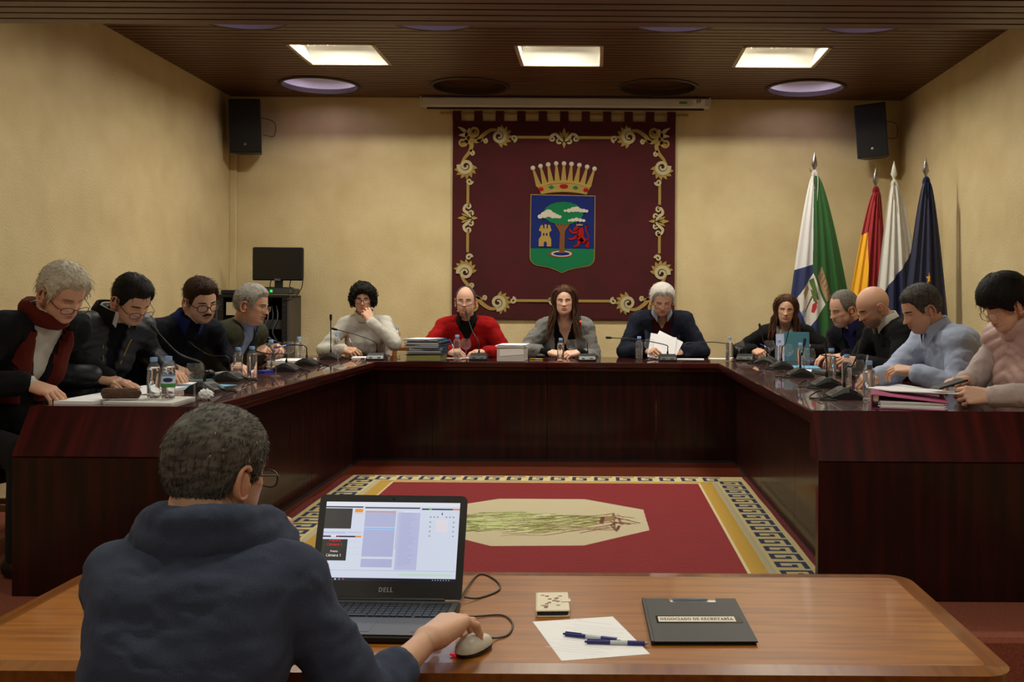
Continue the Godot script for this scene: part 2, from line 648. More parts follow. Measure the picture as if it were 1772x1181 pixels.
func room() -> void:
	var s := struct_node("wall_back")
	box_part("plaster", Vector3(XL - 0.2, LOW, ZB - 0.2), Vector3(XR + 0.2, TOP + 0.6, ZB), M.plaster, s)
	s = struct_node("wall_left")
	box_part("plaster", Vector3(XL - 0.2, LOW, ZB), Vector3(XL, TOP + 0.6, ZF), M.plaster, s)
	s = struct_node("wall_right")
	box_part("plaster", Vector3(XR, LOW, ZB), Vector3(XR + 0.2, TOP + 0.6, ZF), M.plaster, s)
	s = struct_node("wall_front")
	box_part("plaster", Vector3(XL - 0.2, LOW, ZF), Vector3(XR + 0.2, TOP + 0.6, ZF + 0.2), M.plaster, s)
	s = struct_node("floor")
	box_part("lower_carpet", Vector3(XL - 0.2, LOW - 0.2, ZB - 0.2), Vector3(XR + 0.2, LOW, ZF + 0.2), M.carpet, s)
	box_part("platform_carpet", Vector3(XL, LOW, ZB), Vector3(XR, 0, -3.4), M.carpet, s, 0.015)
	box_part("wooden_inlay", Vector3(-1.75, -0.02, -7.3), Vector3(1.03, 0.004, -4.5), M.floor_wood, s)
	s = struct_node("trim_1")  # cable duct in the corner by the loudspeaker
	box_part("duct", Vector3(XL, 0, ZB), Vector3(XL + 0.06, TOP, ZB + 0.035), M.plaster, s, 0.004)
	# slatted ceiling, cut round the lamps and skylights
	s = struct_node("ceiling")
	var holes := []
	for k in SKYLIGHTS:
		var p := PackedVector2Array()
		for i in 40:
			p.append(Vector2(k[0], -k[1]) + Vector2.from_angle(TAU * i / 40) * 0.325)
		holes.append([p, TOP, k[1] - 0.33, k[1] + 0.33])
	for k in TROFFERS:
		holes.append([poly([k[0] - 0.31, -k[1] - 0.31, k[0] + 0.31, -k[1] - 0.31, k[0] + 0.31, -k[1] + 0.31, k[0] - 0.31, -k[1] + 0.31]), k[2], k[1] - 0.32, k[1] + 0.32])
	var shared := {}
	for level in [[TOP, ZB, ZD, 0.0795], [DROP, ZD, ZF, 0.0795]]:
		var z: float = level[1]
		while z < level[2] - 0.001:
			var z1: float = minf(z + level[3], level[2])
			var hit := holes.filter(func(q): return absf(q[1] - level[0]) < 0.01 and q[2] < z1 and q[3] > z)
			var key := "%.2f %.4f" % [level[0], z1 - z]
			var me: Mesh = shared.get(key) if hit.is_empty() else null
			if me == null:
				var b := MB.new()
				b.xf = Transform3D(Basis(Vector3(1, 0, 0), Vector3(0, 0, -1), Vector3(0, 1, 0)), Vector3(0, level[0], 0))
				for lay in [[0.008, z1 - z - 0.008, 0.0, 0.014], [0.0, z1 - z, 0.014, 0.03]]:
					var ps: Array = [poly([XL - 0.1, -lay[1], XR + 0.1, -lay[1], XR + 0.1, -lay[0], XL - 0.1, -lay[0]])]
					for q in hit:
						var hole := PackedVector2Array()
						for e in q[0]:
							hole.append(e + Vector2(0, z))
						var next := []
						for p in ps:
							next.append_array(Geometry2D.clip_polygons(p, hole))
						ps = next
					for p in ps:
						b.prism(p, lay[2], lay[3])
				me = b.mesh()
				if hit.is_empty():
					shared[key] = me
			var o := part("slat", me, M.slat_wood, s)
			o.position.z = z
			z = z1
	box_part("fascia", Vector3(XL, DROP + 0.03, ZD - 0.004), Vector3(XR, TOP + 0.03, ZD + 0.06), M.slat_wood, s)
	box_part("roof_deck", Vector3(XL - 0.2, TOP + 0.5, ZB - 0.2), Vector3(XR + 0.2, TOP + 0.6, ZF + 0.2), M.dark_grey, s)

func lamps() -> void:
	mat("lamp_white", Color(0.9, 0.9, 0.87), 0.55)
	var em := mat("lamp_tube_glow", Color(0.9, 0.9, 0.9), 0.5)
	em.emission_enabled = true
	em.emission = Color(1.0, 0.98, 0.94)
	em.emission_energy_multiplier = 6.0
	var fin := MB.new()
	fin.box(Vector3.ZERO, Vector3(0.002, 0.02, 0.07))
	var fin_mesh := fin.mesh()
	for i in TROFFERS.size():
		var k: Array = TROFFERS[i]
		var lab: String = "square recessed ceiling lamp with white reflector, " + k[3]
		var t := thing("ceiling_lamp", lab, "lamp", Vector3(k[0], k[2], k[1]), 0.0, "recessed square ceiling lamps")
		var b := MB.new()
		for q in [[-1, 0], [1, 0], [0, -1], [0, 1]]:
			b.box(Vector3(q[0] * 0.31, 0.004, q[1] * 0.31), Vector3(0.03 if q[0] else 0.65, 0.016, 0.03 if q[1] else 0.65), 0.003)
		part("frame", b, M.trim_beige, t)
		b = MB.new()
		for q in [[-1, 0], [1, 0], [0, -1], [0, 1]]:
			b.box(Vector3(q[0] * 0.306, 0.07, q[1] * 0.306), Vector3(0.01 if q[0] else 0.62, 0.13, 0.01 if q[1] else 0.62))
		b.box(Vector3(0, 0.14, 0), Vector3(0.64, 0.012, 0.64))
		part("housing", b, M.lamp_white, t)
		for sgn in [-1.0, 1.0]:
			b = MB.new()
			var ps := PackedVector3Array()
			for j in 9:
				for e in [-0.3, 0.3]:
					ps.append(Vector3(e, 0.02 + 0.1 * sin(PI / 2 * j / 8.0), sgn * (0.3 - 0.25 * j / 8.0)))
			b.grid(ps, 2, 9, false, sgn < 0)
			part("reflector", b, M.lamp_white, t)
		b = MB.new()
		b.box(Vector3(-0.03, 0.108, 0), Vector3(0.46, 0.012, 0.062), 0.004)
		part("lamp_tube", b, em, t, "glowing tube")
		b = MB.new()
		b.box(Vector3(0.235, 0.1, 0), Vector3(0.05, 0.03, 0.07), 0.003)
		part("tube_holder", b, M.lamp_white, t)
		for e in 10:
			part("louvre_fin", fin_mesh, M.lamp_white, t).position = Vector3(-0.26 + 0.05 * e, 0.09, 0)
		var l := AreaLight3D.new()
		l.name = "lamp_light"
		t.add_child(l, true)
		l.area_size = Vector2(0.46, 0.09)
		l.position = Vector3(-0.03, 0.084, 0)
		l.rotation.x = -PI / 2
		l.light_color = Color(1.0, 0.975, 0.90)
		l.light_energy = 4.0 if i < 3 else (2.6 if i < 6 else 1.6)
		l.shadow_enabled = true
		l.set("area_range", 20.0)
	var glow := mat("skylight_glow", Color(0.6, 0.55, 0.65), 0.6)
	glow.emission_enabled = true
	glow.emission = Color(0.68, 0.60, 0.70)
	glow.emission_energy_multiplier = 0.36
	var wh := ["above the corner loudspeaker at left", "", "", "in front of the right loudspeaker", "cut by the low ceiling edge, far left", "cut by the low ceiling edge, second from left", "cut by the low ceiling edge, second from right", "cut by the low ceiling edge, far right"]
	for i in SKYLIGHTS.size():
		var k: Array = SKYLIGHTS[i]
		var lab: String = "round ceiling opening glowing lavender, " + wh[i] if k[2] else "unlit round ceiling recess, " + ("left" if i == 1 else "right") + " of the two above the white screen case"
		var t := thing("skylight", lab, "skylight", Vector3(k[0], TOP, k[1]), 0.0, "round ceiling openings")
		var b := MB.new()
		b.lathe([Vector2(0.315, 0.03), Vector2(0.313, -0.012), Vector2(0.322, -0.016), Vector2(0.335, -0.016), Vector2(0.344, -0.01), Vector2(0.345, 0.012)].slice(0), 48)
		part("rim", b, mat("rim_brown", Color(0.21, 0.135, 0.085), 0.5), t)
		b = MB.new()
		b.lathe([Vector2(0.335, 0.0), Vector2(0.335, 0.16)], 48)
		part("shaft", b, M.lamp_white if k[2] else M.slat_wood, t)
		b = MB.new()
		b.lathe([Vector2(0.001, 0.2 if k[2] else 0.10), Vector2(0.15, 0.19 if k[2] else 0.095), Vector2(0.335, 0.14 if k[2] else 0.07)].slice(0), 40)
		part("diffuser" if k[2] else "cover", b, glow if k[2] else M.slat_wood, t)
		if k[2]:
			var l := AreaLight3D.new()
			l.name = "skylight_light"
			t.add_child(l, true)
			l.area_size = Vector2(0.4, 0.4)
			l.position = Vector3(0, 0.1, 0)
			l.rotation.x = -PI / 2
			l.light_color = Color(0.85, 0.78, 0.96)
			l.light_energy = 0.22
			l.shadow_enabled = true

func council_table() -> void:
	var xo := -2.245
	var xi := -1.57
	var yi := 0.85
	var yo := 1.75
	var zb := -7.75
	var zi := -7.02
	var zf := -3.93
	var t := thing("council_table", "large dark glossy mahogany U-shaped table with slanted end panels", "table")
	# top: three slabs with a bevelled nosing
	var slabs := {"top_left": [Vector3(xo, 0, zi), Vector3(xi, 0, zf), M.mahogany_along], "top_right": [Vector3(yi, 0, zi), Vector3(yo, 0, zf), M.mahogany_along]}
	for k in slabs:
		var q: Array = slabs[k]
		var b := MB.new()
		b.box((q[0] + q[1]) * 0.5 + Vector3.UP * (TH - 0.02), q[1] - q[0] + Vector3(0, 0.04, 0), 0.006)
		part("tabletop", b, q[2], t)
		b = MB.new()
		b.box((q[0] + q[1]) * 0.5 + Vector3.UP * (TH - 0.052), q[1] - q[0] + Vector3(-0.03, 0.024, -0.0), 0.004)
		part("nosing", b, q[2], t)
	for seg in [[xo, -0.36], [-0.36, yo]]:
		var b := MB.new()
		b.box(Vector3((seg[0] + seg[1]) * 0.5, TH - 0.02, (zb + zi) * 0.5), Vector3(seg[1] - seg[0], 0.04, zi - zb), 0.004)
		part("tabletop", b, M.mahogany_across, t)
		b = MB.new()
		b.box(Vector3((seg[0] + seg[1]) * 0.5, TH - 0.052, (zb + zi) * 0.5), Vector3(seg[1] - seg[0], 0.024, zi - zb - 0.03), 0.004)
		part("nosing", b, M.mahogany_across, t)
	# modesty panels, set back under the top, in separate sheets with fine joints
	var zp := -7.11
	var xs := [-1.72, -1.18, -0.36, 0.42, 1.0]
	for i in 4:
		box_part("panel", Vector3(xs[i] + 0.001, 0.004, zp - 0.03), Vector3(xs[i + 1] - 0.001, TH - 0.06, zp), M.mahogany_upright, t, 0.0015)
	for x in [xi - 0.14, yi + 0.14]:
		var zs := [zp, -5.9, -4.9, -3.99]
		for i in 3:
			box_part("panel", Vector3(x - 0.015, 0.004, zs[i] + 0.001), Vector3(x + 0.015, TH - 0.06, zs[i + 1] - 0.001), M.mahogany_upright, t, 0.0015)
	box_part("kick_strip", Vector3(xi - 0.14, 0.004, zp), Vector3(yi + 0.14, 0.02, zp + 0.006), M.black_matte, t)
	for x in [xi - 0.125, yi + 0.125]:
		box_part("kick_strip", Vector3(x - 0.003, 0.004, zp), Vector3(x + 0.003, 0.02, -3.95), M.black_matte, t)
	# end panels: slanted apron above an upright board
	for e in [[xo, xi], [yi, yo]]:
		var b := MB.new()
		b.xf = Transform3D(Basis(Vector3(0, 0, 1), Vector3(0, 1, 0), Vector3(-1, 0, 0)), Vector3(0, 0, 0))
		b.prism(poly([zf - 0.002, TH - 0.001, zf - 0.05, TH - 0.04, zf - 0.05, 0.535, zf + 0.115, 0.535, zf + 0.12, 0.54]), -e[1], -e[0])
		part("slanted_apron", b, M.mahogany_apron, t)
		b = MB.new()
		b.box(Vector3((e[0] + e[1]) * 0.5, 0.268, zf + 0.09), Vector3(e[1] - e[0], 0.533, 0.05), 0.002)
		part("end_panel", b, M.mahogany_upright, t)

func front_desk() -> void:
	var t := thing("desk", "long light brown wooden desk in front with rounded corners", "desk", Vector3(-0.28, LOW, -2.43), 0.0)
	var w := 1.155
	var h := 0.385
	var out := PackedVector2Array()
	var inn := PackedVector2Array()
	for c in [[1, 1, 0.0], [-1, 1, 90.0], [-1, -1, 180.0], [1, -1, 270.0]]:
		for j in 7:
			var a := deg_to_rad(c[2] + 15.0 * j)
			out.append(Vector2(c[0] * (w - 0.07), c[1] * (h - 0.07)) + Vector2.from_angle(a) * 0.07)
			inn.append(Vector2(c[0] * (w - 0.07), c[1] * (h - 0.07)) + Vector2.from_angle(a) * 0.02)
	var up := Basis(Vector3(1, 0, 0), Vector3(0, 0, -1), Vector3(0, 1, 0))
	var b := MB.new()
	b.xf = Transform3D(up, Vector3(0, 0.74, 0))
	b.prism(inn, -0.03, 0.0)
	part("tabletop", b, M.desk_wood, t)
	b = MB.new()
	b.xf = Transform3D(up, Vector3(0, 0.74, 0))
	for i in out.size():
		var j := (i + 1) % out.size()
		var ring := []
		for e in [[inn, 0.0], [out.duplicate(), -0.004], [out, -0.03], [inn, -0.034]]:
			var sh := 1.0
			ring.append([Vector3(e[0][i].x * sh, e[0][i].y * sh, e[1]), Vector3(e[0][j].x * sh, e[0][j].y * sh, e[1])])
		for k in 3:
			var outw := Vector3(out[i].x, out[i].y, 0).normalized() if k == 1 else Vector3(0, 0, 1 if k == 0 else -1)
			b.face([ring[k][0], ring[k][1], ring[k + 1][1], ring[k + 1][0]], outw)
	part("edge_band", b, M.desk_edge_wood, t)
	for x in [-0.98, 0.98]:
		box_part("side_panel", Vector3(x - 0.018, 0, -0.3), Vector3(x + 0.018, 0.706, 0.3), M.desk_edge_wood, t, 0.002)
	box_part("modesty_panel", Vector3(-0.96, 0.25, -0.2), Vector3(0.96, 0.706, -0.18), M.desk_wood, t)

# ---------------------------------------------------------------- things on the wall and in the corners
func wall_things() -> void:
	# projection screen case
	var t := thing("projection_screen", "long white rolled-up projection screen case under the ceiling", "screen", Vector3(-0.306, 2.945, ZB))
	var b := MB.new()
	b.box(Vector3(0, 0, 0.07), Vector3(2.6, 0.085, 0.11), 0.012)
	part("case", b, mat("case_white", Color(0.80, 0.79, 0.76), 0.45), t)
	b = MB.new()
	b.rod(Vector3(-1.25, -0.05, 0.07), Vector3(1.25, -0.05, 0.07), 0.009)
	part("bottom_bar", b, M.black_matte, t)
	for s in [-1.0, 1.0]:
		b = MB.new()
		b.box(Vector3(1.3 * s, 0, 0.07), Vector3(0.012, 0.092, 0.12), 0.003)
		part("end_cap", b, M.white_metal, t)
	b = MB.new()
	b.box(Vector3(1.06, 0.0, 0.127), Vector3(0.07, 0.022, 0.003))
	part("green_sticker", b, mat("sticker_green", Color(0.35, 0.55, 0.4), 0.6), t)
	b = MB.new()
	b.box(Vector3(1.2, 0.0, 0.127), Vector3(0.11, 0.06, 0.003))
	part("label_plate", b, M.paper, t)
	text_part("lettering", "EP", 0.03, M.ink, t, Vector3(1.2, 0.012, 0.1295), false)
	# loudspeakers
	for k in [[-3.13, 2.69, -8.86, 0.1, "black wall loudspeaker hanging beside the left corner"], [2.43, 2.68, -8.84, -0.35, "black wall loudspeaker hanging beside the right corner"]]:
		t = thing("loudspeaker", k[4], "loudspeaker", Vector3(k[0], k[1], k[2]), k[3], "wall loudspeakers")
		t.rotation.z = 0.02 if k[0] < 0 else 0.07
		t.rotation.x = 0.06
		b = MB.new()
		b.xf = Transform3D(Basis(Vector3(1, 0, 0), Vector3(0, 0, -1), Vector3(0, 1, 0)), Vector3.ZERO)
		b.prism(poly([-0.135, -0.11, 0.135, -0.11, 0.09, 0.11, -0.09, 0.11]), -0.235, 0.235)
		part("cabinet", b, M.black_plastic, t)
		b = MB.new()
		b.box(Vector3(0, 0, 0.113), Vector3(0.255, 0.455, 0.008), 0.004)
		part("grille", b, M.black_matte, t)
		b = MB.new()
		b.xf.basis = Basis(Vector3.RIGHT, PI / 2)
		b.xf.origin = Vector3(0.0, -0.16, 0.117)
		b.lathe([Vector2(0.0, 0.003), Vector2(0.012, 0.002), Vector2(0.013, 0)].duplicate(), 14)
		part("badge", b, M.steel, t)
		b = MB.new()
		b.rod(Vector3(0, 0.05, -0.1), Vector3(0, 0.05, -0.2), 0.02)
		part("bracket", b, M.black_matte, t)
		b = MB.new()
		b.tube(smooth(PackedVector3Array([Vector3(0.08, 0.1, -0.1), Vector3(0.2, 0.06, -0.14), Vector3(0.19, -0.06, -0.15), Vector3(0.1, -0.05, -0.12)])), PackedFloat32Array([0.003]), 5)
		part("cable", b, M.black_matte, t)
	# equipment rack with monitor
	t = thing("equipment_rack", "tall dark equipment rack with side panel standing in the left corner", "rack", Vector3(-2.96, 0, -8.7), 0.12)
	for s in [-1.0, 1.0]:
		box_part("side_panel", Vector3(s * 0.29 - 0.012, 0, -0.28), Vector3(s * 0.29 + 0.012, 1.19, 0.28), mat("rack_grey", Color(0.27, 0.25, 0.225), 0.6), t, 0.003)
		box_part("front_post", Vector3(s * 0.262 - 0.022, 0.02, 0.26), Vector3(s * 0.262 + 0.022, 1.17, 0.285), M.black_plastic, t, 0.002)
		var ho := MB.new()
		for j in 24:
			ho.box(Vector3(s * 0.262, 0.1 + j * 0.044, 0.286), Vector3(0.01, 0.012, 0.002))
		part("mounting_holes", ho, M.dark_grey, t)
	box_part("lid", Vector3(-0.302, 1.17, -0.28), Vector3(0.302, 1.195, 0.285), M.black_plastic, t, 0.003)
	box_part("plinth", Vector3(-0.302, 0, -0.27), Vector3(0.302, 0.06, 0.27), M.black_plastic, t)
	box_part("back_panel", Vector3(-0.28, 0.06, -0.28), Vector3(0.28, 1.17, -0.265), M.black_matte, t)
	box_part("server_unit", Vector3(-0.23, 0.5, -0.2), Vector3(0.23, 0.78, 0.25), mat("server_grey", Color(0.5, 0.49, 0.46), 0.55), t, 0.004)
	box_part("patch_panel", Vector3(-0.235, 0.9, -0.2), Vector3(0.235, 0.98, 0.24), M.dark_grey, t, 0.003)
	box_part("name_card", Vector3(-0.22, 1.02, 0.262), Vector3(-0.08, 1.13, 0.265), mat("card_cream", Color(0.72, 0.67, 0.55), 0.7), t)
	var led := mat("led_red", Color(1, 0.25, 0.08), 0.4)
	led.emission_enabled = true
	led.emission = Color(1, 0.25, 0.05)
	led.emission_energy_multiplier = 1.5
	var ledg := mat("led_green", Color(0.2, 1, 0.3), 0.4)
	ledg.emission_enabled = true
	ledg.emission = Color(0.15, 1, 0.3)
	ledg.emission_energy_multiplier = 1.2
	b = MB.new()
	b.ball(Vector3(0.02, 0.7, 0.252), Vector3(0.008, 0.008, 0.004), 10, 6)
	part("indicator_led", b, led, t, "red indicator light")
	for j in 5:
		b = MB.new()
		var x0 := 0.02 + 0.04 * j
		b.tube(smooth(PackedVector3Array([Vector3(x0, 1.1, 0.2), Vector3(x0 + 0.02, 1.0, 0.25), Vector3(x0 - 0.02, 0.88, 0.255), Vector3(x0 + 0.01, 0.8, 0.22)])), PackedFloat32Array([0.006]), 6)
		part("cable", b, mat("cable_grey%d" % (j % 2), Color(0.12, 0.14, 0.2) if j % 2 else Color(0.3, 0.3, 0.3), 0.6), t)
	t = thing("rack_amplifier", "slim black device with green lights on the equipment rack", "amplifier", Vector3(-2.84, 1.195, -8.66), 0.12)
	box_part("casing", Vector3(-0.21, 0.006, -0.13), Vector3(0.21, 0.056, 0.14), M.dark_grey, t, 0.004)
	b = MB.new()
	b.box(Vector3(0.18, 0.03, 0.142), Vector3(0.02, 0.03, 0.006), 0.002)
	part("knob", b, M.steel, t)
	b = MB.new()
	for x in [-0.06, 0.02]:
		b.box(Vector3(x, 0.032, 0.1415), Vector3(0.018, 0.02, 0.003))
	part("green_display", b, ledg, t)
	t = thing("computer_monitor", "black flat computer monitor switched off on the corner rack", "monitor", Vector3(-2.795, 1.251, -8.68), 0.03)
	b = MB.new()
	b.box(Vector3(0, 0.215, 0), Vector3(0.44, 0.29, 0.035), 0.01)
	part("casing", b, M.black_plastic, t)
	b = MB.new()
	b.box(Vector3(0, 0.22, 0.0175), Vector3(0.412, 0.25, 0.004), 0.001)
	part("screen", b, mat("dark_screen", Color(0.045, 0.043, 0.04), 0.35), t)
	b = MB.new()
	b.box(Vector3(0, 0.05, -0.02), Vector3(0.07, 0.12, 0.025), 0.005)
	b.box(Vector3(0, 0.006, 0.0), Vector3(0.2, 0.012, 0.16), 0.004)
	part("stand", b, M.black_plastic, t)
	text_part("lettering", "DELL", 0.018, mat("logo_silver", Color(0.5, 0.5, 0.5), 0.4), t, Vector3(0, 0.078, 0.0182), false)
	for q in [[-0.06, 0.1], [0.11, 0.16], [0.21, -0.02]]:
		b = MB.new()
		b.tube(smooth(PackedVector3Array([Vector3(q[0], 0.09, -0.015), Vector3(q[0] - 0.01, 0.02, 0.0), Vector3(q[0] + 0.015, 0.005, -0.03)] if q[1] > 0 else [Vector3(0.21, 0.09, -0.015), Vector3(0.2, 0.0, 0.0), Vector3(0.18, -0.09, 0.2), Vector3(0.11, -0.09, 0.25)])), PackedFloat32Array([0.004]), 6)
		part("cable", b, M.black_matte, t)
	b = MB.new()
	b.box(Vector3(0, 0.02, 0), Vector3(0.2, 0.04, 0.14), 0.008)
	single("cable_box", b, M.black_matte, "small black box on the left edge of the corner rack", "box", Vector3(-3.17, 1.195, -8.66), 0.2)
	banner()

func text_part(called: String, s: String, h: float, m: Material, parent: Node, at: Vector3, serif := true, bold := true) -> MeshInstance3D:
	var f := SystemFont.new()
	f.font_names = PackedStringArray(["Droid Serif" if serif else "Droid Sans"])
	f.font_weight = 700 if bold else 400
	var tm := TextMesh.new()
	tm.text = s
	tm.font = f
	tm.font_size = 48
	tm.pixel_size = h / 36.0
	tm.depth = h * 0.03
	var o := part(called, tm, m, parent)
	o.position = at
	return o

# the embroidered banner; B() turns its drawing units into metres on the cloth
func B(x: float, y: float) -> Vector2:
	return Vector2((x - 757.0) * 0.001915, (632.0 - y) * 0.001915)

func bpoly(xy: Array) -> PackedVector2Array:
	var p := PackedVector2Array()
	for i in range(0, xy.size(), 2):
		p.append(B(xy[i], xy[i + 1]))
	return p

func curl(b: MB, cx: float, cy: float, r0: float, r1: float, a0: float, turns: float, w0: float, w1: float, z: float, mx := 1.0, my := 1.0) -> void:
	var ps := PackedVector2Array()
	var ws := PackedFloat32Array()
	for i in 25:
		var s := i / 24.0
		var a := deg_to_rad(a0) + TAU * turns * s
		var q := B(cx, cy) + Vector2(cos(a), sin(a)) * lerpf(r0, r1, s) * 0.001915
		ps.append(Vector2(q.x * mx, q.y * my))
		ws.append(lerpf(w0, w1, s) * 0.001915)
	b.ribbon(ps, ws, 0.0, z)

func stroke(b: MB, xy: Array, w: Array, z: float, mx := 1.0, my := 1.0, k := 6) -> void:
	var p3 := PackedVector3Array()
	for i in range(0, xy.size(), 2):
		var q := B(xy[i], xy[i + 1])
		p3.append(Vector3(q.x * mx, q.y * my, 0))
	var sm := smooth(p3, k)
	var ps := PackedVector2Array()
	var ws := PackedFloat32Array()
	for i in sm.size():
		ps.append(Vector2(sm[i].x, sm[i].y))
		var e := float(i) / (sm.size() - 1) * (w.size() - 1)
		ws.append(lerpf(w[int(e)], w[mini(int(e) + 1, w.size() - 1)], e - int(e)) * 0.001915)
	b.ribbon(ps, ws, 0.0, z)

func banner() -> void:
	var t := thing("banner", "large dark red wall banner with gold scrolls and a crowned coat of arms", "banner", Vector3(-0.317, 1.895, ZB + 0.03))
	var red := tri_mat("banner_velvet", noise_tex(0.01, [Color(0.225, 0.014, 0.034), Color(0.275, 0.02, 0.044)], 256, 3, 21), Vector3(1, 1, 1), 0.95, T.weave_h, 0.08)
	red.rim_enabled = true
	red.rim = 0.12
	var ps := PackedVector3Array()
	var nu := 60
	var nv := 40
	for j in nv:
		for i in nu:
			var x := -1.01 + 2.02 * i / (nu - 1)
			var y := -0.897 + 1.79 * j / (nv - 1)
			ps.append(Vector3(x, y, 0.004 + 0.003 * sin(x * 7.0 + y) * (1.0 - (y + 0.9) / 1.9)))
	var b := MB.new()
	b.grid(ps, nu, nv)
	var pb := PackedVector3Array()
	for p in ps:
		pb.append(p - Vector3(0, 0, 0.008))
	b.grid(pb, nu, nv, false, true)
	b.box(Vector3(0, -0.897, 0), Vector3(2.02, 0.006, 0.012), 0.002)
	part("cloth", b, red, t)
	for i in 11:
		b = MB.new()
		b.box(Vector3(-0.973 + 0.1946 * i, 0.93, 0.014), Vector3(0.075, 0.1, 0.006), 0.002)
		b.box(Vector3(-0.973 + 0.1946 * i, 0.93, -0.016), Vector3(0.075, 0.1, 0.006), 0.002)
		b.box(Vector3(-0.973 + 0.1946 * i, 0.979, -0.001), Vector3(0.075, 0.006, 0.036), 0.002)
		part("hanging_tab", b, red, t)
	b = MB.new()
	b.rod(Vector3(-1.1, 0.96, 0), Vector3(1.1, 0.955, 0), 0.009)
	b.ball(Vector3(-1.11, 0.96, 0), Vector3(0.018, 0.014, 0.014))
	b.ball(Vector3(1.11, 0.955, 0), Vector3(0.018, 0.014, 0.014))
	part("rod", b, M.brass, t)
	var gold := cloth("gold_thread", Color(0.66, 0.55, 0.30))
	var pale := cloth("pale_thread", Color(0.76, 0.71, 0.55))
	var white := cloth("white_thread", Color(0.80, 0.77, 0.70))
	var Z := 0.013
	# straight gold bars
	for mx in [-1.0, 1.0]:
		for q in [[525, 242, 690, 242], [525, 1017, 690, 1017], [303, 465, 303, 560], [303, 695, 303, 790]]:
			b = MB.new()
			var c := (B(q[0], q[1]) + B(q[2], q[3])) * 0.5
			var d := B(q[2], q[3]) - B(q[0], q[1])
			b.box(Vector3(c.x * mx, c.y, 0.008), Vector3(maxf(absf(d.x), 0.026), maxf(absf(d.y), 0.026), 0.01), 0.003)
			part("gold_bar", b, gold, t)
	# corner scrolls
	for mx in [-1.0, 1.0]:
		for my in [1.0, -1.0]:
			var flip: Array = [mx * -1.0, my]
			b = MB.new()
			stroke(b, [310, 252, 345, 262, 375, 232, 410, 210, 445, 210], [16, 20, 18, 16, 12], Z, flip[0], flip[1])
			stroke(b, [285, 262, 318, 275, 312, 310, 285, 345, 268, 380], [14, 20, 18, 14, 10], Z, flip[0], flip[1])
			stroke(b, [345, 262, 380, 255, 392, 268, 385, 255], [12, 10, 8, 6], Z, flip[0], flip[1])
			stroke(b, [312, 305, 330, 315, 322, 330], [12, 10, 7], Z, flip[0], flip[1])
			curl(b, 330, 217, 26, 5, 200, 1.6, 15, 6, Z, flip[0], flip[1])
			curl(b, 277, 268, 22, 4, 60, -1.6, 13, 6, Z, flip[0], flip[1])
			part("scroll", b, gold, t)
			b = MB.new()
			for q in [[255, 195, 300, 235], [258, 235, 300, 240], [310, 200, 290, 240]]:
				stroke(b, [q[0], q[1], (q[0] + q[2]) * 0.5 + 4, (q[1] + q[3]) * 0.5 - 4, q[2], q[3]], [2, 18, 10], Z + 0.002, flip[0], flip[1])
			part("pale_leaf", b, pale, t)
			for cu in [[448, 238, 35, 7, 100, -1.6, 19, 8], [292, 380, 35, 7, 170, 1.6, 19, 8], [518, 248, 15, 4, -90, 1.1, 12, 6], [310, 452, 15, 4, 0, -1.1, 12, 6], [384, 262, 11, 3, 90, -1.1, 9, 5], [322, 320, 11, 3, 90, -1.1, 9, 5]]:
				b = MB.new()
				curl(b, cu[0], cu[1], cu[2], cu[3], cu[4], cu[5], cu[6], cu[7], Z + 0.002, flip[0], flip[1])
				part("pale_scroll", b, pale, t)
			b = MB.new()
			for j in 7:
				var a := deg_to_rad(75 - j * 28)
				var c := Vector2(cos(a), -sin(a))
				var p0 := Vector2(456, 238) + c * 30
				var p1 := Vector2(456, 238) + c * 54 + Vector2(-c.y, c.x) * -10
				stroke(b, [p0.x, p0.y, (p0.x + p1.x) * 0.5, (p0.y + p1.y) * 0.5, p1.x, p1.y], [20, 15, 1], Z - 0.002, flip[0], flip[1])
			part("acanthus_leaf", b, gold, t)
			b = MB.new()
			for j in 7:
				var a := deg_to_rad(-160 + j * 28)
				var c := Vector2(cos(a), -sin(a))
				var e0 := Vector2(292, 388) + c * 30
				var e1 := Vector2(292, 388) + c * 54 + Vector2(-c.y, c.x) * 10
				stroke(b, [e0.x, e0.y, (e0.x + e1.x) * 0.5, (e0.y + e1.y) * 0.5, e1.x, e1.y], [20, 15, 1], Z - 0.002, flip[0], flip[1])
			part("acanthus_leaf", b, gold, t)
	# middle ornaments: top, bottom, left, right
	for q in [[757, 245, 0.0], [757, 1017, PI], [303, 627, PI / 2], [1208, 637, -PI / 2]]:
		var ce := B(q[0], q[1])
		b = MB.new()
		b.xf = Transform3D(Basis(Vector3.BACK, q[2]), Vector3(ce.x, ce.y, 0))
		for s in [-1.0, 1.0]:
			b.col = Color(1, 1, 1)
			stroke(b, [757 + s * 8, 632 + 18, 757 + s * 20, 632 + 5, 757 + s * 38, 632 - 18, 757 + s * 60, 632 - 10, 757 + s * 64, 632 + 8], [14, 16, 13, 12, 8], Z)
			curl(b, 757 + s * 55, 634, 13, 3, 0 if s > 0 else 180, -1.0 * s, 10, 5, Z)
			curl(b, 757 + s * 26, 632 + 14, 13, 3, 180 if s > 0 else 0, 1.1 * s, 10, 5, Z)
		part("scroll_ornament", b, pale, t)
		b = MB.new()
		b.xf = Transform3D(Basis(Vector3.BACK, q[2]), Vector3(ce.x, ce.y, 0))
		stroke(b, [757, 632 - 48, 757, 632 - 20, 757, 632 + 8], [1, 22, 6], Z + 0.002)
		stroke(b, [757 - 22, 632 - 30, 757 - 12, 632 - 12, 757, 632 + 10], [1, 14, 5], Z + 0.002)
		stroke(b, [757 + 22, 632 - 30, 757 + 12, 632 - 12, 757, 632 + 10], [1, 14, 5], Z + 0.002)
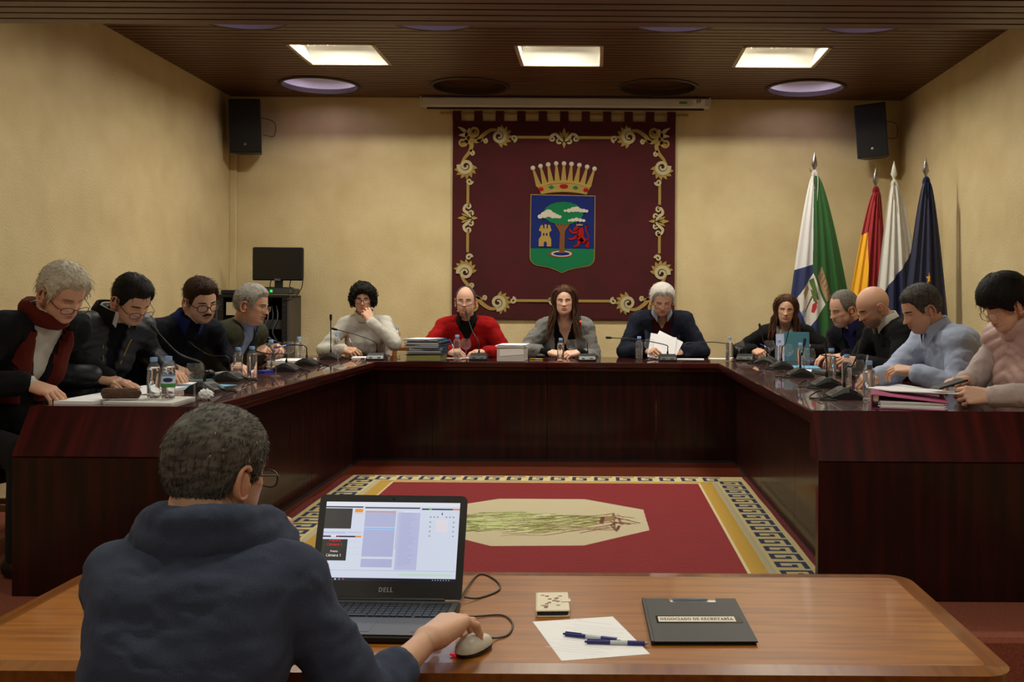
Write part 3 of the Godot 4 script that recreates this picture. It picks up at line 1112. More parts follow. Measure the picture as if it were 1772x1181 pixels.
		stroke(b, [757, 632 + 18, 757, 632 + 30, 757, 632 + 48], [8, 16, 1], Z + 0.002)
		part("palmette", b, gold, t)
	# coat of arms
	b = MB.new()
	var sh := [600, 512, 907, 517, 906, 770, 905, 812]
	for j in 9:
		var a := PI / 2 * j / 8.0
		sh.append_array([905 - 45 * (1 - cos(a)), 812 + 42 * sin(a)])
	sh.append_array([815, 862, 780, 872, 750, 885, 722, 872, 690, 860])
	for j in 9:
		var a := PI / 2 * (8 - j) / 8.0
		sh.append_array([597 + 45 * (1 - cos(a)), 806 + 46 * sin(a)])
	var sp := bpoly(sh)
	b.prism(sp, 0.0, 0.010)
	part("shield_border", b, gold, t)
	var inner: Array = Geometry2D.offset_polygon(sp, -0.007)
	var half := bpoly([500, 400, 1000, 400, 1000, 770, 500, 768])
	b = MB.new()
	b.prism(Geometry2D.intersect_polygons(inner[0], half)[0], 0.0, 0.013)
	part("blue_field", b, cloth("silk_blue", Color(0.105, 0.16, 0.42)), t)
	b = MB.new()
	b.prism(Geometry2D.clip_polygons(inner[0], half)[0], 0.0, 0.013)
	var green := cloth("silk_green", Color(0.10, 0.45, 0.28))
	part("green_field", b, green, t)
	b = MB.new()
	b.prism(bpoly([683, 795, 700, 780, 740, 776, 790, 778, 803, 790, 795, 806, 760, 812, 705, 808]), 0.01, 0.016)
	part("pond_bank", b, cloth("thread_brown", Color(0.48, 0.31, 0.17)), t)
	for q in [[49, 14, 0.0175, white], [39, 9, 0.019, M.silk_blue]]:
		b = MB.new()
		var el := PackedVector2Array()
		for j in 28:
			el.append(B(748 + q[0] * cos(TAU * j / 28), 793 + q[1] * sin(TAU * j / 28)))
		b.prism(el, 0.012, q[2])
		part("pond", b, q[3], t)
	b = MB.new()
	b.prism(bpoly([736, 790, 740, 695, 733, 680, 716, 655, 724, 652, 732, 660, 738, 650, 748, 662, 752, 646, 760, 662, 768, 648, 772, 658, 786, 645, 782, 660, 766, 682, 763, 700, 762, 788]), 0.012, 0.021)
	part("tree_trunk", b, M.thread_brown, t)
	b = MB.new()
	var cr := []
	for j in 60:
		var a := TAU * j / 60
		var w := 1.0 + 0.035 * absf(sin(a * 9.0))
		cr.append_array([755 + 92 * cos(a) * w, 602 - 53 * sin(a) * w])
	b.prism(bpoly(cr), 0.012, 0.019)
	part("tree_crown", b, green, t)
	for q in [[688, 610, 57, [[-42, 8, 12], [-22, 0, 18], [-3, -8, 21], [18, 2, 17], [36, 6, 12], [50, 9, 9]]], [812, 586, 57, [[-48, 4, 7], [-30, 3, 11], [-10, -2, 14], [6, -4, 15], [25, 2, 11], [40, 3, 10], [54, 5, 8]]], [818, 634, 44, [[-34, 2, 7], [-18, 0, 10], [0, -3, 11], [18, 0, 10], [34, 2, 8]]]]:
		b = MB.new()
		for e in q[3]:
			var el := PackedVector2Array()
			for j in 18:
				el.append(B(q[0] + e[0] + e[2] * cos(TAU * j / 18), q[1] + e[1] + e[2] * 0.85 * sin(TAU * j / 18)))
			b.prism(el, 0.014, 0.0225 + 0.0003 * e[2] * 0.1)
		part("cloud", b, white, t)
	b = MB.new()
	b.prism(bpoly([640, 759, 640, 725, 652, 708, 652, 688, 642, 686, 642, 674, 647, 674, 647, 660, 650, 664, 656, 655, 661, 664, 661, 674, 667, 674, 667, 653, 671, 657, 677, 653, 677, 674, 683, 674, 683, 660, 689, 655, 695, 662, 695, 674, 699, 674, 699, 686, 690, 690, 690, 708, 699, 725, 699, 759]), 0.012, 0.019)
	part("castle", b, cloth("thread_straw", Color(0.68, 0.57, 0.30)), t)
	for q in [[[664, 759, 664, 742, 668, 736, 674, 736, 678, 742, 678, 759]], [[660, 708, 660, 696, 667, 696, 667, 708]], [[674, 708, 674, 696, 681, 696, 681, 708]]]:
		b = MB.new()
		b.prism(bpoly(q[0]), 0.012, 0.0205)
		part("castle_opening", b, M.silk_blue, t)
	b = MB.new()
	var redt := cloth("thread_red", Color(0.62, 0.09, 0.07))
	stroke(b, [832, 672, 838, 690, 836, 712, 850, 728, 868, 735], [26, 30, 32, 26, 14], 0.02)
	stroke(b, [828, 668, 812, 676, 808, 684], [20, 16, 6], 0.02)
	stroke(b, [826, 690, 804, 694, 790, 686, 786, 676], [13, 10, 9, 7], 0.02)
	stroke(b, [826, 708, 806, 720, 790, 724, 780, 720], [13, 11, 9, 6], 0.02)
	stroke(b, [848, 724, 830, 738, 826, 752, 806, 760], [22, 15, 11, 8], 0.02)
	stroke(b, [866, 732, 872, 744, 866, 758, 880, 760], [16, 12, 10, 9], 0.02)
	stroke(b, [868, 734, 876, 712, 866, 690, 862, 670, 868, 660, 874, 664], [5, 4, 4, 6, 9, 8], 0.02)
	part("rampant_lion", b, redt, t)
	b = MB.new()
	b.prism(bpoly([820, 660, 816, 651, 826, 656, 834, 650, 840, 656, 849, 651, 845, 660]), 0.012, 0.0215)
	part("lion_crown", b, M.thread_straw, t)
	# crown
	b = MB.new()
	var cr2 := []
	for j in 13:
		cr2.append_array([632 + 250 * j / 12.0, 478 - 28 * sin(PI * j / 12.0)])
	for j in 13:
		cr2.append_array([865 - 215 * j / 12.0, 512 - 10 * sin(PI * j / 12.0)])
	b.prism(bpoly(cr2), 0.0, 0.014)
	part("crown_band", b, gold, t)
	b = MB.new()
	stroke(b, [632, 476, 690, 459, 757, 452, 825, 459, 882, 478], [12, 12, 12, 12, 12], 0.019)
	part("crown_rim", b, M.thread_straw, t)
	b = MB.new()
	stroke(b, [652, 507, 700, 498, 757, 495, 815, 498, 862, 508], [10, 10, 10, 10, 10], 0.019)
	part("crown_rim", b, M.thread_straw, t)
	var tips := [610, 388, 646, 379, 682, 371, 720, 366, 757, 366, 793, 368, 830, 373, 867, 381, 902, 390]
	for j in 9:
		b = MB.new()
		var bx := 640 + 29.0 * j
		var by := 474 - 24 * sin(PI * (j + 0.4) / 8.8)
		var q := B(tips[2 * j], tips[2 * j + 1])
		b.prism(PackedVector2Array([B(bx - 14, by + 6), B(bx + 14, by + 6), q + Vector2(0.008, 0), q - Vector2(0.008, 0)]), 0.0, 0.013)
		part("crown_spike", b, gold, t)
		b = MB.new()
		b.ball(Vector3(q.x, q.y, 0.008), Vector3(0.022, 0.022, 0.012), 14, 8)
		part("pearl", b, white, t)
	for q in [[650, 489, 12, 9, 0], [757, 474, 20, 10, 0], [861, 491, 12, 9, 0], [698, 478, 14, 10, 1], [812, 480, 14, 10, 1]]:
		b = MB.new()
		var el := PackedVector2Array()
		for j in (4 if q[4] else 16):
			var a := TAU * j / (4 if q[4] else 16)
			el.append(B(q[0] + q[2] * cos(a), q[1] + q[3] * sin(a)))
		b.prism(el, 0.01, 0.02)
		part("crown_gem", b, green if q[4] else redt, t)

# ---------------------------------------------------------------- flags
func fill_poly(im: Image, xy: Array, col: Color) -> void:
	var p := poly(xy)
	var lo := 9999.0
	var hi := -9999.0
	for q in p:
		lo = minf(lo, q.y)
		hi = maxf(hi, q.y)
	for y in range(maxi(0, int(lo)), mini(im.get_height() - 1, int(hi)) + 1):
		var xs := []
		for i in p.size():
			var a := p[i]
			var b := p[(i + 1) % p.size()]
			if (a.y <= y + 0.5) != (b.y <= y + 0.5):
				xs.append(a.x + (y + 0.5 - a.y) / (b.y - a.y) * (b.x - a.x))
		xs.sort()
		for k in range(0, xs.size() - 1, 2):
			im.fill_rect(Rect2i(int(round(xs[k])), y, maxi(1, int(round(xs[k + 1])) - int(round(xs[k]))), 1), col)

func line(im: Image, a: Vector2, b: Vector2, w: float, col: Color) -> void:
	var m := int(a.distance_to(b)) + 1
	for i in m + 1:
		var p := a.lerp(b, float(i) / m)
		im.fill_rect(Rect2i(int(p.x - w / 2), int(p.y - w / 2), maxi(1, int(round(w))), maxi(1, int(round(w)))), col)

func flags_on_poles() -> void:
	var S := 512
	var ims := []
	for k in 4:
		ims.append(Image.create(256, S, false, Image.FORMAT_RGB8))
	# white, blue and green with a crest on a slanted white field
	var im: Image = ims[0]
	im.fill(Color(0.10, 0.34, 0.10))
	fill_poly(im, [0, 0, 95, 0, 92, 230, 0, 250], Color(0.83, 0.82, 0.82))
	fill_poly(im, [0, 242, 92, 228, 98, 330, 160, 512, 0, 512], Color(0.09, 0.145, 0.34))
	fill_poly(im, [90, 0, 105, 0, 112, 300, 96, 330], Color(0.07, 0.27, 0.07))
	fill_poly(im, [95, 250, 145, 330, 80, 392, 20, 320], Color(0.82, 0.80, 0.77))
	fill_poly(im, [50, 300, 66, 278, 78, 290, 60, 318], Color(0.62, 0.50, 0.28))
	fill_poly(im, [76, 268, 96, 262, 118, 318, 108, 318], Color(0.28, 0.38, 0.12))
	fill_poly(im, [84, 290, 96, 296, 112, 330, 96, 322], Color(0.28, 0.38, 0.12))
	line(im, Vector2(92, 310), Vector2(64, 352), 4, Color(0.42, 0.25, 0.16))
	fill_poly(im, [92, 330, 106, 322, 108, 336, 98, 352, 88, 350], Color(0.66, 0.08, 0.10))
	fill_poly(im, [46, 350, 60, 340, 68, 360, 58, 366], Color(0.55, 0.62, 0.72))
	fill_poly(im, [112, 258, 150, 322, 180, 318, 138, 232], Color(0.62, 0.52, 0.36))
	for j in 7:
		line(im, Vector2(120 + j * 8, 256 + j * 10), Vector2(134 + j * 9, 240 + j * 11), 2, Color(0.45, 0.12, 0.10))
	# yellow and crimson
	im = ims[1]
	im.fill(Color(0.60, 0.07, 0.10))
	fill_poly(im, [0, 120, 70, 110, 190, 512, 0, 512], Color(0.93, 0.68, 0.05))
	# white and blue
	im = ims[2]
	im.fill(Color(0.84, 0.83, 0.79))
	fill_poly(im, [256, 165, 160, 212, 64, 262, 0, 310, 0, 512, 256, 512], Color(0.06, 0.10, 0.27))
	for q in [[175, 275], [160, 310], [195, 300], [150, 340]]:
		line(im, Vector2(q[0], q[1]), Vector2(q[0] + 22, q[1] + 10), 5, Color(0.66, 0.66, 0.66))
		line(im, Vector2(q[0] + 22, q[1] + 10), Vector2(q[0] + 8, q[1] + 24), 4, Color(0.66, 0.66, 0.66))
	# dark blue with gold stars
	im = ims[3]
	im.fill(Color(0.045, 0.075, 0.22))
	for q in [[130, 245], [60, 330], [200, 335]]:
		var st := []
		for j in 10:
			var a := -PI / 2 + TAU * j / 10
			var r := 16.0 if j % 2 == 0 else 6.5
			st.append_array([q[0] + r * cos(a), q[1] + r * sin(a)])
		fill_poly(im, st, Color(0.86, 0.62, 0.10))
	var spec := [
		[Vector3(1.80, 0, -8.3), 2.34, -0.22, 0.32, 0.0, "white, blue and green flag with a crest on a white field", 0.02],
		[Vector3(2.27, 0, -8.15), 2.19, -0.25, 0.10, 0.1, "crimson and yellow flag on a pole, next to the white flag", -0.02],
		[Vector3(2.36, 0, -7.95), 2.22, -0.16, 0.24, 0.1, "white and blue flag on a pole between the yellow and navy flags", 0.0],
		[Vector3(2.50, 0, -7.6), 2.20, -0.18, 0.17, 0.05, "navy blue flag with gold stars on a pole nearest the right wall", 0.0]]
	for k in 4:
		var q: Array = spec[k]
		var t := thing("flag", q[5], "flag", q[0], 0.0, "flags on poles in the right corner")
		var hh: float = q[1]
		var b := MB.new()
		b.lathe([Vector2(0.0, 0.0), Vector2(0.15, 0.0), Vector2(0.15, 0.02), Vector2(0.05, 0.04), Vector2(0.03, 0.1), Vector2(0.018, 0.12)], 24)
		part("stand", b, M.dark_grey, t)
		b = MB.new()
		b.rod(Vector3(0, 0.1, 0), Vector3(0, hh - 0.1, 0), 0.014, 0.012, 10)
		part("pole", b, mat("pole_wood", Color(0.45, 0.34, 0.22), 0.45), t)
		b = MB.new()
		b.lathe([Vector2(0.0, hh - 0.12), Vector2(0.018, hh - 0.12), Vector2(0.02, hh - 0.10), Vector2(0.008, hh - 0.085), Vector2(0.012, hh - 0.06), Vector2(0.026, hh - 0.035), Vector2(0.014, hh + 0.02), Vector2(0.0, hh + 0.075)], 14, 0.45)
		if k == 0:
			for s in [-1.0, 1.0]:
				b.tube(smooth(PackedVector3Array([Vector3(0, hh - 0.09, 0), Vector3(s * 0.03, hh - 0.09, 0), Vector3(s * 0.042, hh - 0.06, 0)])), PackedFloat32Array([0.006, 0.003]), 6)
		part("spearhead", b, M.steel if k != 2 else M.white_metal, t, "metal spearhead finial")
		b = MB.new()
		var ps := PackedVector3Array()
		var uv := PackedVector2Array()
		var nu := 72
		var nv := 48
		var y0 := hh - 0.13
		for j in nv:
			var s := j / (nv - 1.0)
			var y := lerpf(y0, 0.55, s)
			var wl: float = lerpf(-0.03, q[2] * 1.25, pow(s, 0.75))
			var wr: float = lerpf(0.03, q[3] * 1.25, pow(s, 0.75))
			for i in nu:
				var a := float(i) / (nu - 1)
				var dep := sin(a * PI)
				var fold := sin(a * 31.0 + s * 2.5 + k) * 0.6 + sin(a * 17.0 - s + k * 2.0) * 0.4
				var x := lerpf(wl, wr, a)
				ps.append(Vector3(x, y, 0.03 + dep * (0.015 + 0.06 * s) + fold * (0.006 + 0.026 * s) * (0.4 + dep)))
				uv.append(Vector2(a, s))
		b.grid(ps, nu, nv, false, true, uv)
		var bk := PackedVector3Array()
		for p in ps:
			bk.append(p - Vector3(0, 0, 0.004))
		b.grid(bk, nu, nv, false, false, uv)
		var fm := mat("flag_cloth_%d" % k, Color(1, 1, 1), 0.62)
		ims[k].resize(512, 1024, Image.INTERPOLATE_LANCZOS)
		fm.albedo_texture = ImageTexture.create_from_image(ims[k])
		fm.rim_enabled = true
		fm.rim = 0.3
		part("cloth", b, fm, t)
		b = MB.new()
		b.ball(Vector3(0, y0 + 0.005, 0.012), Vector3(0.03, 0.05, 0.026))
		for s in [-1.0, 1.0]:
			b.tube(smooth(PackedVector3Array([Vector3(s * 0.012, y0 + 0.03, 0.035), Vector3(s * 0.02, y0 - 0.05, 0.05), Vector3(s * 0.012, y0 - 0.16 - 0.05 * s, 0.052)])), PackedFloat32Array([0.005]), 6)
		part("tie", b, cloth("tie_%d" % k, [Color(0.75, 0.72, 0.7), Color(0.5, 0.1, 0.12), Color(0.8, 0.78, 0.72), Color(0.12, 0.15, 0.3)][k]), t)

# ---------------------------------------------------------------- rug
func rug() -> void:
	var W := 2.62
	var D := 2.66
	var sc := 560.0
	var im := Image.create(int(W * sc), int(D * sc), false, Image.FORMAT_RGB8)
	var X := im.get_width()
	var Y := im.get_height()
	var wine := Color(0.50, 0.10, 0.125)
	var cream := Color(0.80, 0.73, 0.52)
	var pale := Color(0.70, 0.655, 0.52)
	var navy := Color(0.13, 0.19, 0.31)
	var yel := Color(0.75, 0.60, 0.24)
	im.fill(Color(0.40, 0.06, 0.08))
	var e := int(0.05 * sc)
	im.fill_rect(Rect2i(e, 4, X - 2 * e, Y - 8), cream)
	# key pattern
	var u := int(0.0235 * sc)
	var bw := u * 6
	var o := e + int(0.03 * sc)
	var oy := int(0.03 * sc)
	var cell := u * 6
	var key := [[0, 0, 5, 1], [0, 0, 1, 6], [0, 5, 4, 1], [3, 2, 1, 4], [2, 2, 2, 1]]
	for side in 4:
		var lenp := (X - 2 * o) if side < 2 else (Y - 2 * oy)
		for i in int(lenp / cell):
			for r in key:
				var a: int = i * cell + r[0] * u
				var bq: int = r[1] * u
				var w: int = r[2] * u
				var h: int = r[3] * u
				if side == 0:
					im.fill_rect(Rect2i(o + a, oy + bq, w, h), navy)
				elif side == 1:
					im.fill_rect(Rect2i(o + a, Y - oy - bq - h, w, h), navy)
				elif side == 2 and i * cell + cell > bw and i * cell + cell < lenp - bw:
					im.fill_rect(Rect2i(o + bq, oy + a, h, w), navy)
				elif side == 3 and i * cell + cell > bw and i * cell + cell < lenp - bw:
					im.fill_rect(Rect2i(X - o - bq - h, oy + a, h, w), navy)
	var i1 := o + bw + int(0.018 * sc)
	var iy := oy + bw + int(0.012 * sc)
	im.fill_rect(Rect2i(i1, iy, X - 2 * i1, Y - 2 * iy), pale)
	i1 += int(0.035 * sc)
	iy += int(0.02 * sc)
	im.fill_rect(Rect2i(i1, iy, X - 2 * i1, Y - 2 * iy), yel)
	var yb := int(0.075 * sc)
	for y in range(iy, Y - iy, 9):
		for x0 in [i1, X - i1 - yb]:
			for x in range(0, yb, 2):
				im.fill_rect(Rect2i(x0 + x, y + int(absf(x - yb * 0.5) * 0.5), 2, 3), Color(0.63, 0.48, 0.16))
	for x in range(i1, X - i1, 9):
		for y in range(0, yb / 2, 2):
			im.fill_rect(Rect2i(x + int(y * 0.3), iy + y, 3, 2), Color(0.63, 0.48, 0.16))
	i1 += yb
	iy += yb / 2
	im.fill_rect(Rect2i(i1, iy, X - 2 * i1, Y - 2 * iy), Color(0.79, 0.74, 0.58))
	i1 += 8
	iy += 8
	im.fill_rect(Rect2i(i1, iy, X - 2 * i1, Y - 2 * iy), wine)
	rng.seed = 11
	# worn blotches in the pile
	for i in 900:
		var p := Vector2i(rng.randi_range(i1, X - i1 - 60), rng.randi_range(iy, Y - iy - 20))
		im.fill_rect(Rect2i(p.x, p.y, rng.randi_range(10, 60), rng.randi_range(2, 5)), wine.lerp(Color(0.42, 0.075, 0.10), rng.randf() * 0.7))
	# medallion: rug x = (X_world + 1.63), y = (Z_world + 6.46)
	var cx := 1.63 * sc
	var cy := 6.46 * sc
	var oct := []
	for q in [-0.56, -5.7, -0.07, -5.7, 0.253, -5.42, 0.262, -4.93, -0.06, -4.61, -0.49, -4.59, -0.83, -4.9, -0.84, -5.45]:
		oct.append(q * sc + (cx if oct.size() % 2 == 0 else cy))
	fill_poly(im, oct, Color(0.76, 0.71, 0.585))
	var P := func(x: float, z: float) -> Vector2: return Vector2(x * sc + cx, z * sc + cy)
	for i in 900:
		var s := rng.randf()
		var x := lerpf(0.1, -0.72, s)
		var mid := -5.22 + 0.22 * s + 0.06 * sin(s * 6.0)
		var half := 0.05 + 0.18 * sin(minf(s * 1.5, 1.0) * PI * 0.6)
		var z := mid + rng.randf_range(-half, half)
		var a: Vector2 = P.call(x, z)
		var d := Vector2(-rng.randf_range(20, 60), rng.randf_range(-2, 16))
		line(im, a, a + d, rng.randf_range(2, 6), [Color(0.42, 0.46, 0.16), Color(0.56, 0.60, 0.28), Color(0.72, 0.76, 0.50), Color(0.34, 0.33, 0.12), Color(0.80, 0.82, 0.62)][rng.randi() % 5])
	for i in 9:
		var z := -5.32 + 0.045 * i
		var prev: Vector2 = P.call(0.09, z * 0.6 + -5.15 * 0.4)
		for j in 12:
			var x := 0.09 - 0.05 * j
			var nxt: Vector2 = P.call(x, z + 0.018 * j + 0.03 * sin(j * 0.9 + i))
			line(im, prev, nxt, lerpf(7, 3, j / 12.0), Color(0.58, 0.43, 0.33) if i % 2 else Color(0.48, 0.34, 0.25))
			prev = nxt
	for i in 16:
		var a: Vector2 = P.call(rng.randf_range(0.03, 0.12), rng.randf_range(-5.3, -5.0))
		var b2 := a + Vector2(rng.randf_range(-30, 70), rng.randf_range(20, 90))
		line(im, a, b2, rng.randf_range(4, 11), [Color(0.45, 0.28, 0.20), Color(0.60, 0.44, 0.34), Color(0.38, 0.22, 0.15)][rng.randi() % 3])
	line(im, P.call(0.06, -5.0), P.call(-0.15, -4.88), 4, Color(0.45, 0.28, 0.2))
	line(im, P.call(0.06, -4.98), P.call(-0.08, -4.86), 5, Color(0.45, 0.28, 0.2))
	var m := mat("rug_pile", Color(1, 1, 1), 0.97, 0.0, 0.2)
	m.albedo_texture = ImageTexture.create_from_image(im)
	m.rim_enabled = true
	m.rim = 0.3
	m.heightmap_enabled = true
	m.heightmap_texture = noise_tex(0.35, [], 512, 3, 30)
	m.heightmap_scale = 0.4
	var t := thing("rug", "wine red rug with a blue Greek key border and a tree medallion", "rug", Vector3(-0.32, 0.004, -5.13))
	var b := MB.new()
	var ps := PackedVector3Array()
	var uv := PackedVector2Array()
	for j in 40:
		for i in 40:
			var x := (i / 39.0 - 0.5) * W
			var z := (j / 39.0 - 0.5) * D
			var edge := 0.006 * sin(z * 9.0 + x * 3.0) if i == 0 or i == 39 else 0.0
			ps.append(Vector3(x + edge, 0.011, z))
			uv.append(Vector2(i / 39.0, j / 39.0))
	b.grid(ps, 40, 40, false, true, uv)
	part("pile", b, m, t)
	b = MB.new()
	b.box(Vector3(0, 0.005, 0), Vector3(W - 0.012, 0.01, D - 0.012))
	part("backing", b, cloth("rug_edge", Color(0.62, 0.55, 0.4)), t)

# ---------------------------------------------------------------- bottles, glasses, microphones, papers
func bottle_proto(labelled: bool) -> Node3D:
	var t := Node3D.new()
	var b := MB.new()
	var pr: Array = [Vector2(0.0, 0.004), Vector2(0.012, 0.001), Vector2(0.024, 0.0), Vector2(0.0265, 0.006)]
	for i in 9:
		var y := 0.012 + i * 0.0115
		if labelled and i > 2 and i < 8:
			pr.append(Vector2(0.0262, y))
			continue
		pr.append(Vector2(0.0268, y))
		pr.append(Vector2(0.0246, y + 0.0055))
	pr.append_array([Vector2(0.0262, 0.117), Vector2(0.0235, 0.127), Vector2(0.016, 0.138), Vector2(0.0122, 0.144), Vector2(0.0122, 0.158)])
	b.lathe(pr, 24)
	part("body", b, M.bottle_plastic, t)
	b = MB.new()
	var wp: Array = [Vector2(0.0, 0.005)]
	for q in pr.slice(2):
		if q.y < 0.122:
			wp.append(Vector2(maxf(q.x - 0.0012, 0.001), q.y + 0.003))
	wp.append_array([Vector2(0.021, 0.127), Vector2(0.0, 0.127)])
	b.lathe(wp, 24)
	part("water", b, M.water, t)
	b = MB.new()
	b.lathe([Vector2(0.0125, 0.148), Vector2(0.0142, 0.148), Vector2(0.0142, 0.163), Vector2(0.013, 0.165), Vector2(0.0, 0.165)], 20)
	part("cap", b, M.cap_blue, t, "pale blue screw cap")
	if labelled:
		for q in [[0.045, 0.060, Color(0.25, 0.55, 0.25)], [0.060, 0.088, Color(0.80, 0.88, 0.94)], [0.088, 0.094, Color(0.45, 0.62, 0.85)]]:
			b = MB.new()
			b.lathe([Vector2(0.0268, q[0]), Vector2(0.0268, q[1])], 24)
			part("label_band", b, mat("label_%d" % int(q[0] * 1000), q[2], 0.5), t)
		b = MB.new()
		var ps := PackedVector3Array()
		for j in 9:
			var r := j / 8.0
			for i in 17:
				var a := TAU * i / 16
				var y := 0.074 + 0.0085 * r * sin(a)
				var h := 0.019 * r * cos(a)
				ps.append(Vector3(sin(h / 0.027) * 0.0272, y, cos(h / 0.027) * 0.0272))
		b.grid(ps, 17, 9)
		part("label_emblem", b, mat("label_navy", Color(0.10, 0.16, 0.40), 0.5), t)
	return t

func glass_proto() -> Node3D:
	var t := Node3D.new()
	var b := MB.new()
	b.lathe([Vector2(0.0, 0.0), Vector2(0.032, 0.0), Vector2(0.033, 0.002), Vector2(0.02, 0.0045), Vector2(0.006, 0.009), Vector2(0.0042, 0.02), Vector2(0.0038, 0.05), Vector2(0.005, 0.066), Vector2(0.012, 0.0725), Vector2(0.024, 0.079), Vector2(0.034, 0.091), Vector2(0.039, 0.106), Vector2(0.0385, 0.122), Vector2(0.034, 0.14), Vector2(0.031, 0.15)], 28)
	part("glass", b, M.clear_glass, t)
	b = MB.new()
	b.tube(PackedVector3Array(range(24).map(func(i): return Vector3(0.031 * cos(TAU * i / 24), 0.15, 0.031 * sin(TAU * i / 24)))), PackedFloat32Array([0.0008]), 5, false, 1.0, Vector3.ZERO, true)
	part("rim", b, M.clear_glass, t)
	return t

func microphone(label: String, at: Vector3, turn: float, head: Vector3, lit := false) -> void:
	var t := thing("gooseneck_microphone", label, "microphone", at, turn, "gooseneck microphones on the council table")
	var hd: Vector3 = t.transform.basis.inverse() * head
	var b := MB.new()
	var prof := [[-0.072, 0.0], [-0.075, 0.012], [-0.05, 0.034], [-0.012, 0.052], [0.012, 0.05], [0.07, 0.016], [0.074, 0.0]]
	var rows := []
	for x in [-0.066, -0.058, 0.0, 0.058, 0.066]:
		var row := []
		for q in prof:
			var f := 1.0 if absf(x) < 0.06 else 0.6
			row.append(Vector3(x, q[1] * f, q[0] * (1.0 if absf(x) < 0.06 else 0.93)))
		rows.append(row)
	for i in rows.size() - 1:
		for j in prof.size() - 1:
			b.face([rows[i][j], rows[i + 1][j], rows[i + 1][j + 1], rows[i][j + 1]], (rows[i][j] + rows[i][j + 1]) * Vector3(0, 1, 1) + Vector3(0, 0.02, 0))
	b.face(rows[0], Vector3.LEFT)
	b.face(rows[4], Vector3.RIGHT)
	part("base", b, mat("microphone_grey", Color(0.115, 0.118, 0.115), 0.4), t)
	b = MB.new()
	b.box(Vector3(0, 0.0315, 0.0435), Vector3(0.07, 0.002, 0.03), 0.0005, Basis(Vector3.RIGHT, 0.53))
	part("speaker_grille", b, M.black_matte, t)
	b = MB.new()
	for x in [-0.03, 0.03]:
		b.box(Vector3(x, 0.02, -0.0665), Vector3(0.025, 0.008, 0.004), 0.001, Basis(Vector3.RIGHT, -0.85))
	part("button", b, M.dark_grey, t)
	var p0 := Vector3(0, 0.05, -0.004)
	var ln := hd.length()
	var dir := (hd - p0 - Vector3(0, minf(0.07, hd.y * 0.35), 0)).normalized()
	var ps := smooth(PackedVector3Array([p0, p0 + Vector3(0, minf(0.04, hd.y * 0.25), 0), p0 + Vector3(0, minf(0.075, hd.y * 0.4), 0) + dir * 0.02, p0.lerp(hd, 0.55) + Vector3(0, 0.035 * clampf(absf(hd.x) / (hd.y + 0.01), 0.0, 1.2), 0), hd]), 7)
	b = MB.new()
	b.rod(p0 - Vector3(0, 0.004, 0), p0 + Vector3(0, 0.022, 0), 0.008, 0.006, 10)
	part("collar", b, M.black_plastic, t)
	b = MB.new()
	b.tube(ps, PackedFloat32Array([0.0036]), 7)
	part("gooseneck", b, M.black_plastic, t)
	var m := ps.size()
	dir = (ps[m - 1] - ps[m - 3]).normalized()
	b = MB.new()
	b.tube(PackedVector3Array([hd - dir * 0.004, hd + dir * 0.006, hd + dir * 0.032, hd + dir * 0.04, hd + dir * 0.044]), PackedFloat32Array([0.005, 0.0085, 0.0095, 0.008, 0.003]), 12)
	part("capsule", b, M.black_matte, t)
	if lit:
		b = MB.new()
		b.tube(PackedVector3Array([hd - dir * 0.008, hd + dir * 0.004]), PackedFloat32Array([0.0075]), 12)
		part("light_ring", b, M.led_red, t, "glowing red ring")
	b = MB.new()
	var sd := 0.3 + fmod(absf(at.x * 7.3 + at.z * 3.1), 1.0)
	b.tube(smooth(PackedVector3Array([Vector3(0.03, 0.012, 0.072), Vector3(0.06, 0.006, 0.11), Vector3(0.0, 0.004, 0.13 + 0.02 * sd), Vector3(-0.07, 0.022, 0.105), Vector3(-0.05, 0.03, 0.08), Vector3(0.01, 0.004, 0.095), Vector3(0.085, 0.004, 0.09 + 0.03 * sd), Vector3(0.13, 0.004, 0.06)]), 6), PackedFloat32Array([0.0032]), 6)
	part("cable", b, M.black_matte, t)

func slab(lo_y: float, quad: Array, th: float) -> MB:  # a sheet or book from four xz corners
	var b := MB.new()
	var p := PackedVector2Array()
	for q in quad:
		p.append(Vector2(q[0], -q[1]))
	b.xf = Transform3D(Basis(Vector3(1, 0, 0), Vector3(0, 0, -1), Vector3(0, 1, 0)), Vector3(0, lo_y, 0))
	b.prism(p, 0.0, th)
	return b

func sheet(called: String, label: String, cat: String, quad: Array, y: float, th: float, m: Material, group := "") -> void:
	var c := Vector3.ZERO
	for q in quad:
		c += Vector3(q[0], 0, q[1]) / quad.size()
	var loc := []
	for q in quad:
		loc.append([q[0] - c.x, q[1] - c.z])
	single(called, slab(0, loc, th), m, label, cat, Vector3(c.x, y, c.z), 0.0, group)

func rect(cx: float, cz: float, w: float, d: float, a := 0.0) -> Array:
	var r := []
	for q in [[-1, -1], [1, -1], [1, 1], [-1, 1]]:
		var p := Vector2(q[0] * w * 0.5, q[1] * d * 0.5).rotated(a)
		r.append([cx + p.x, cz + p.y])
	return r

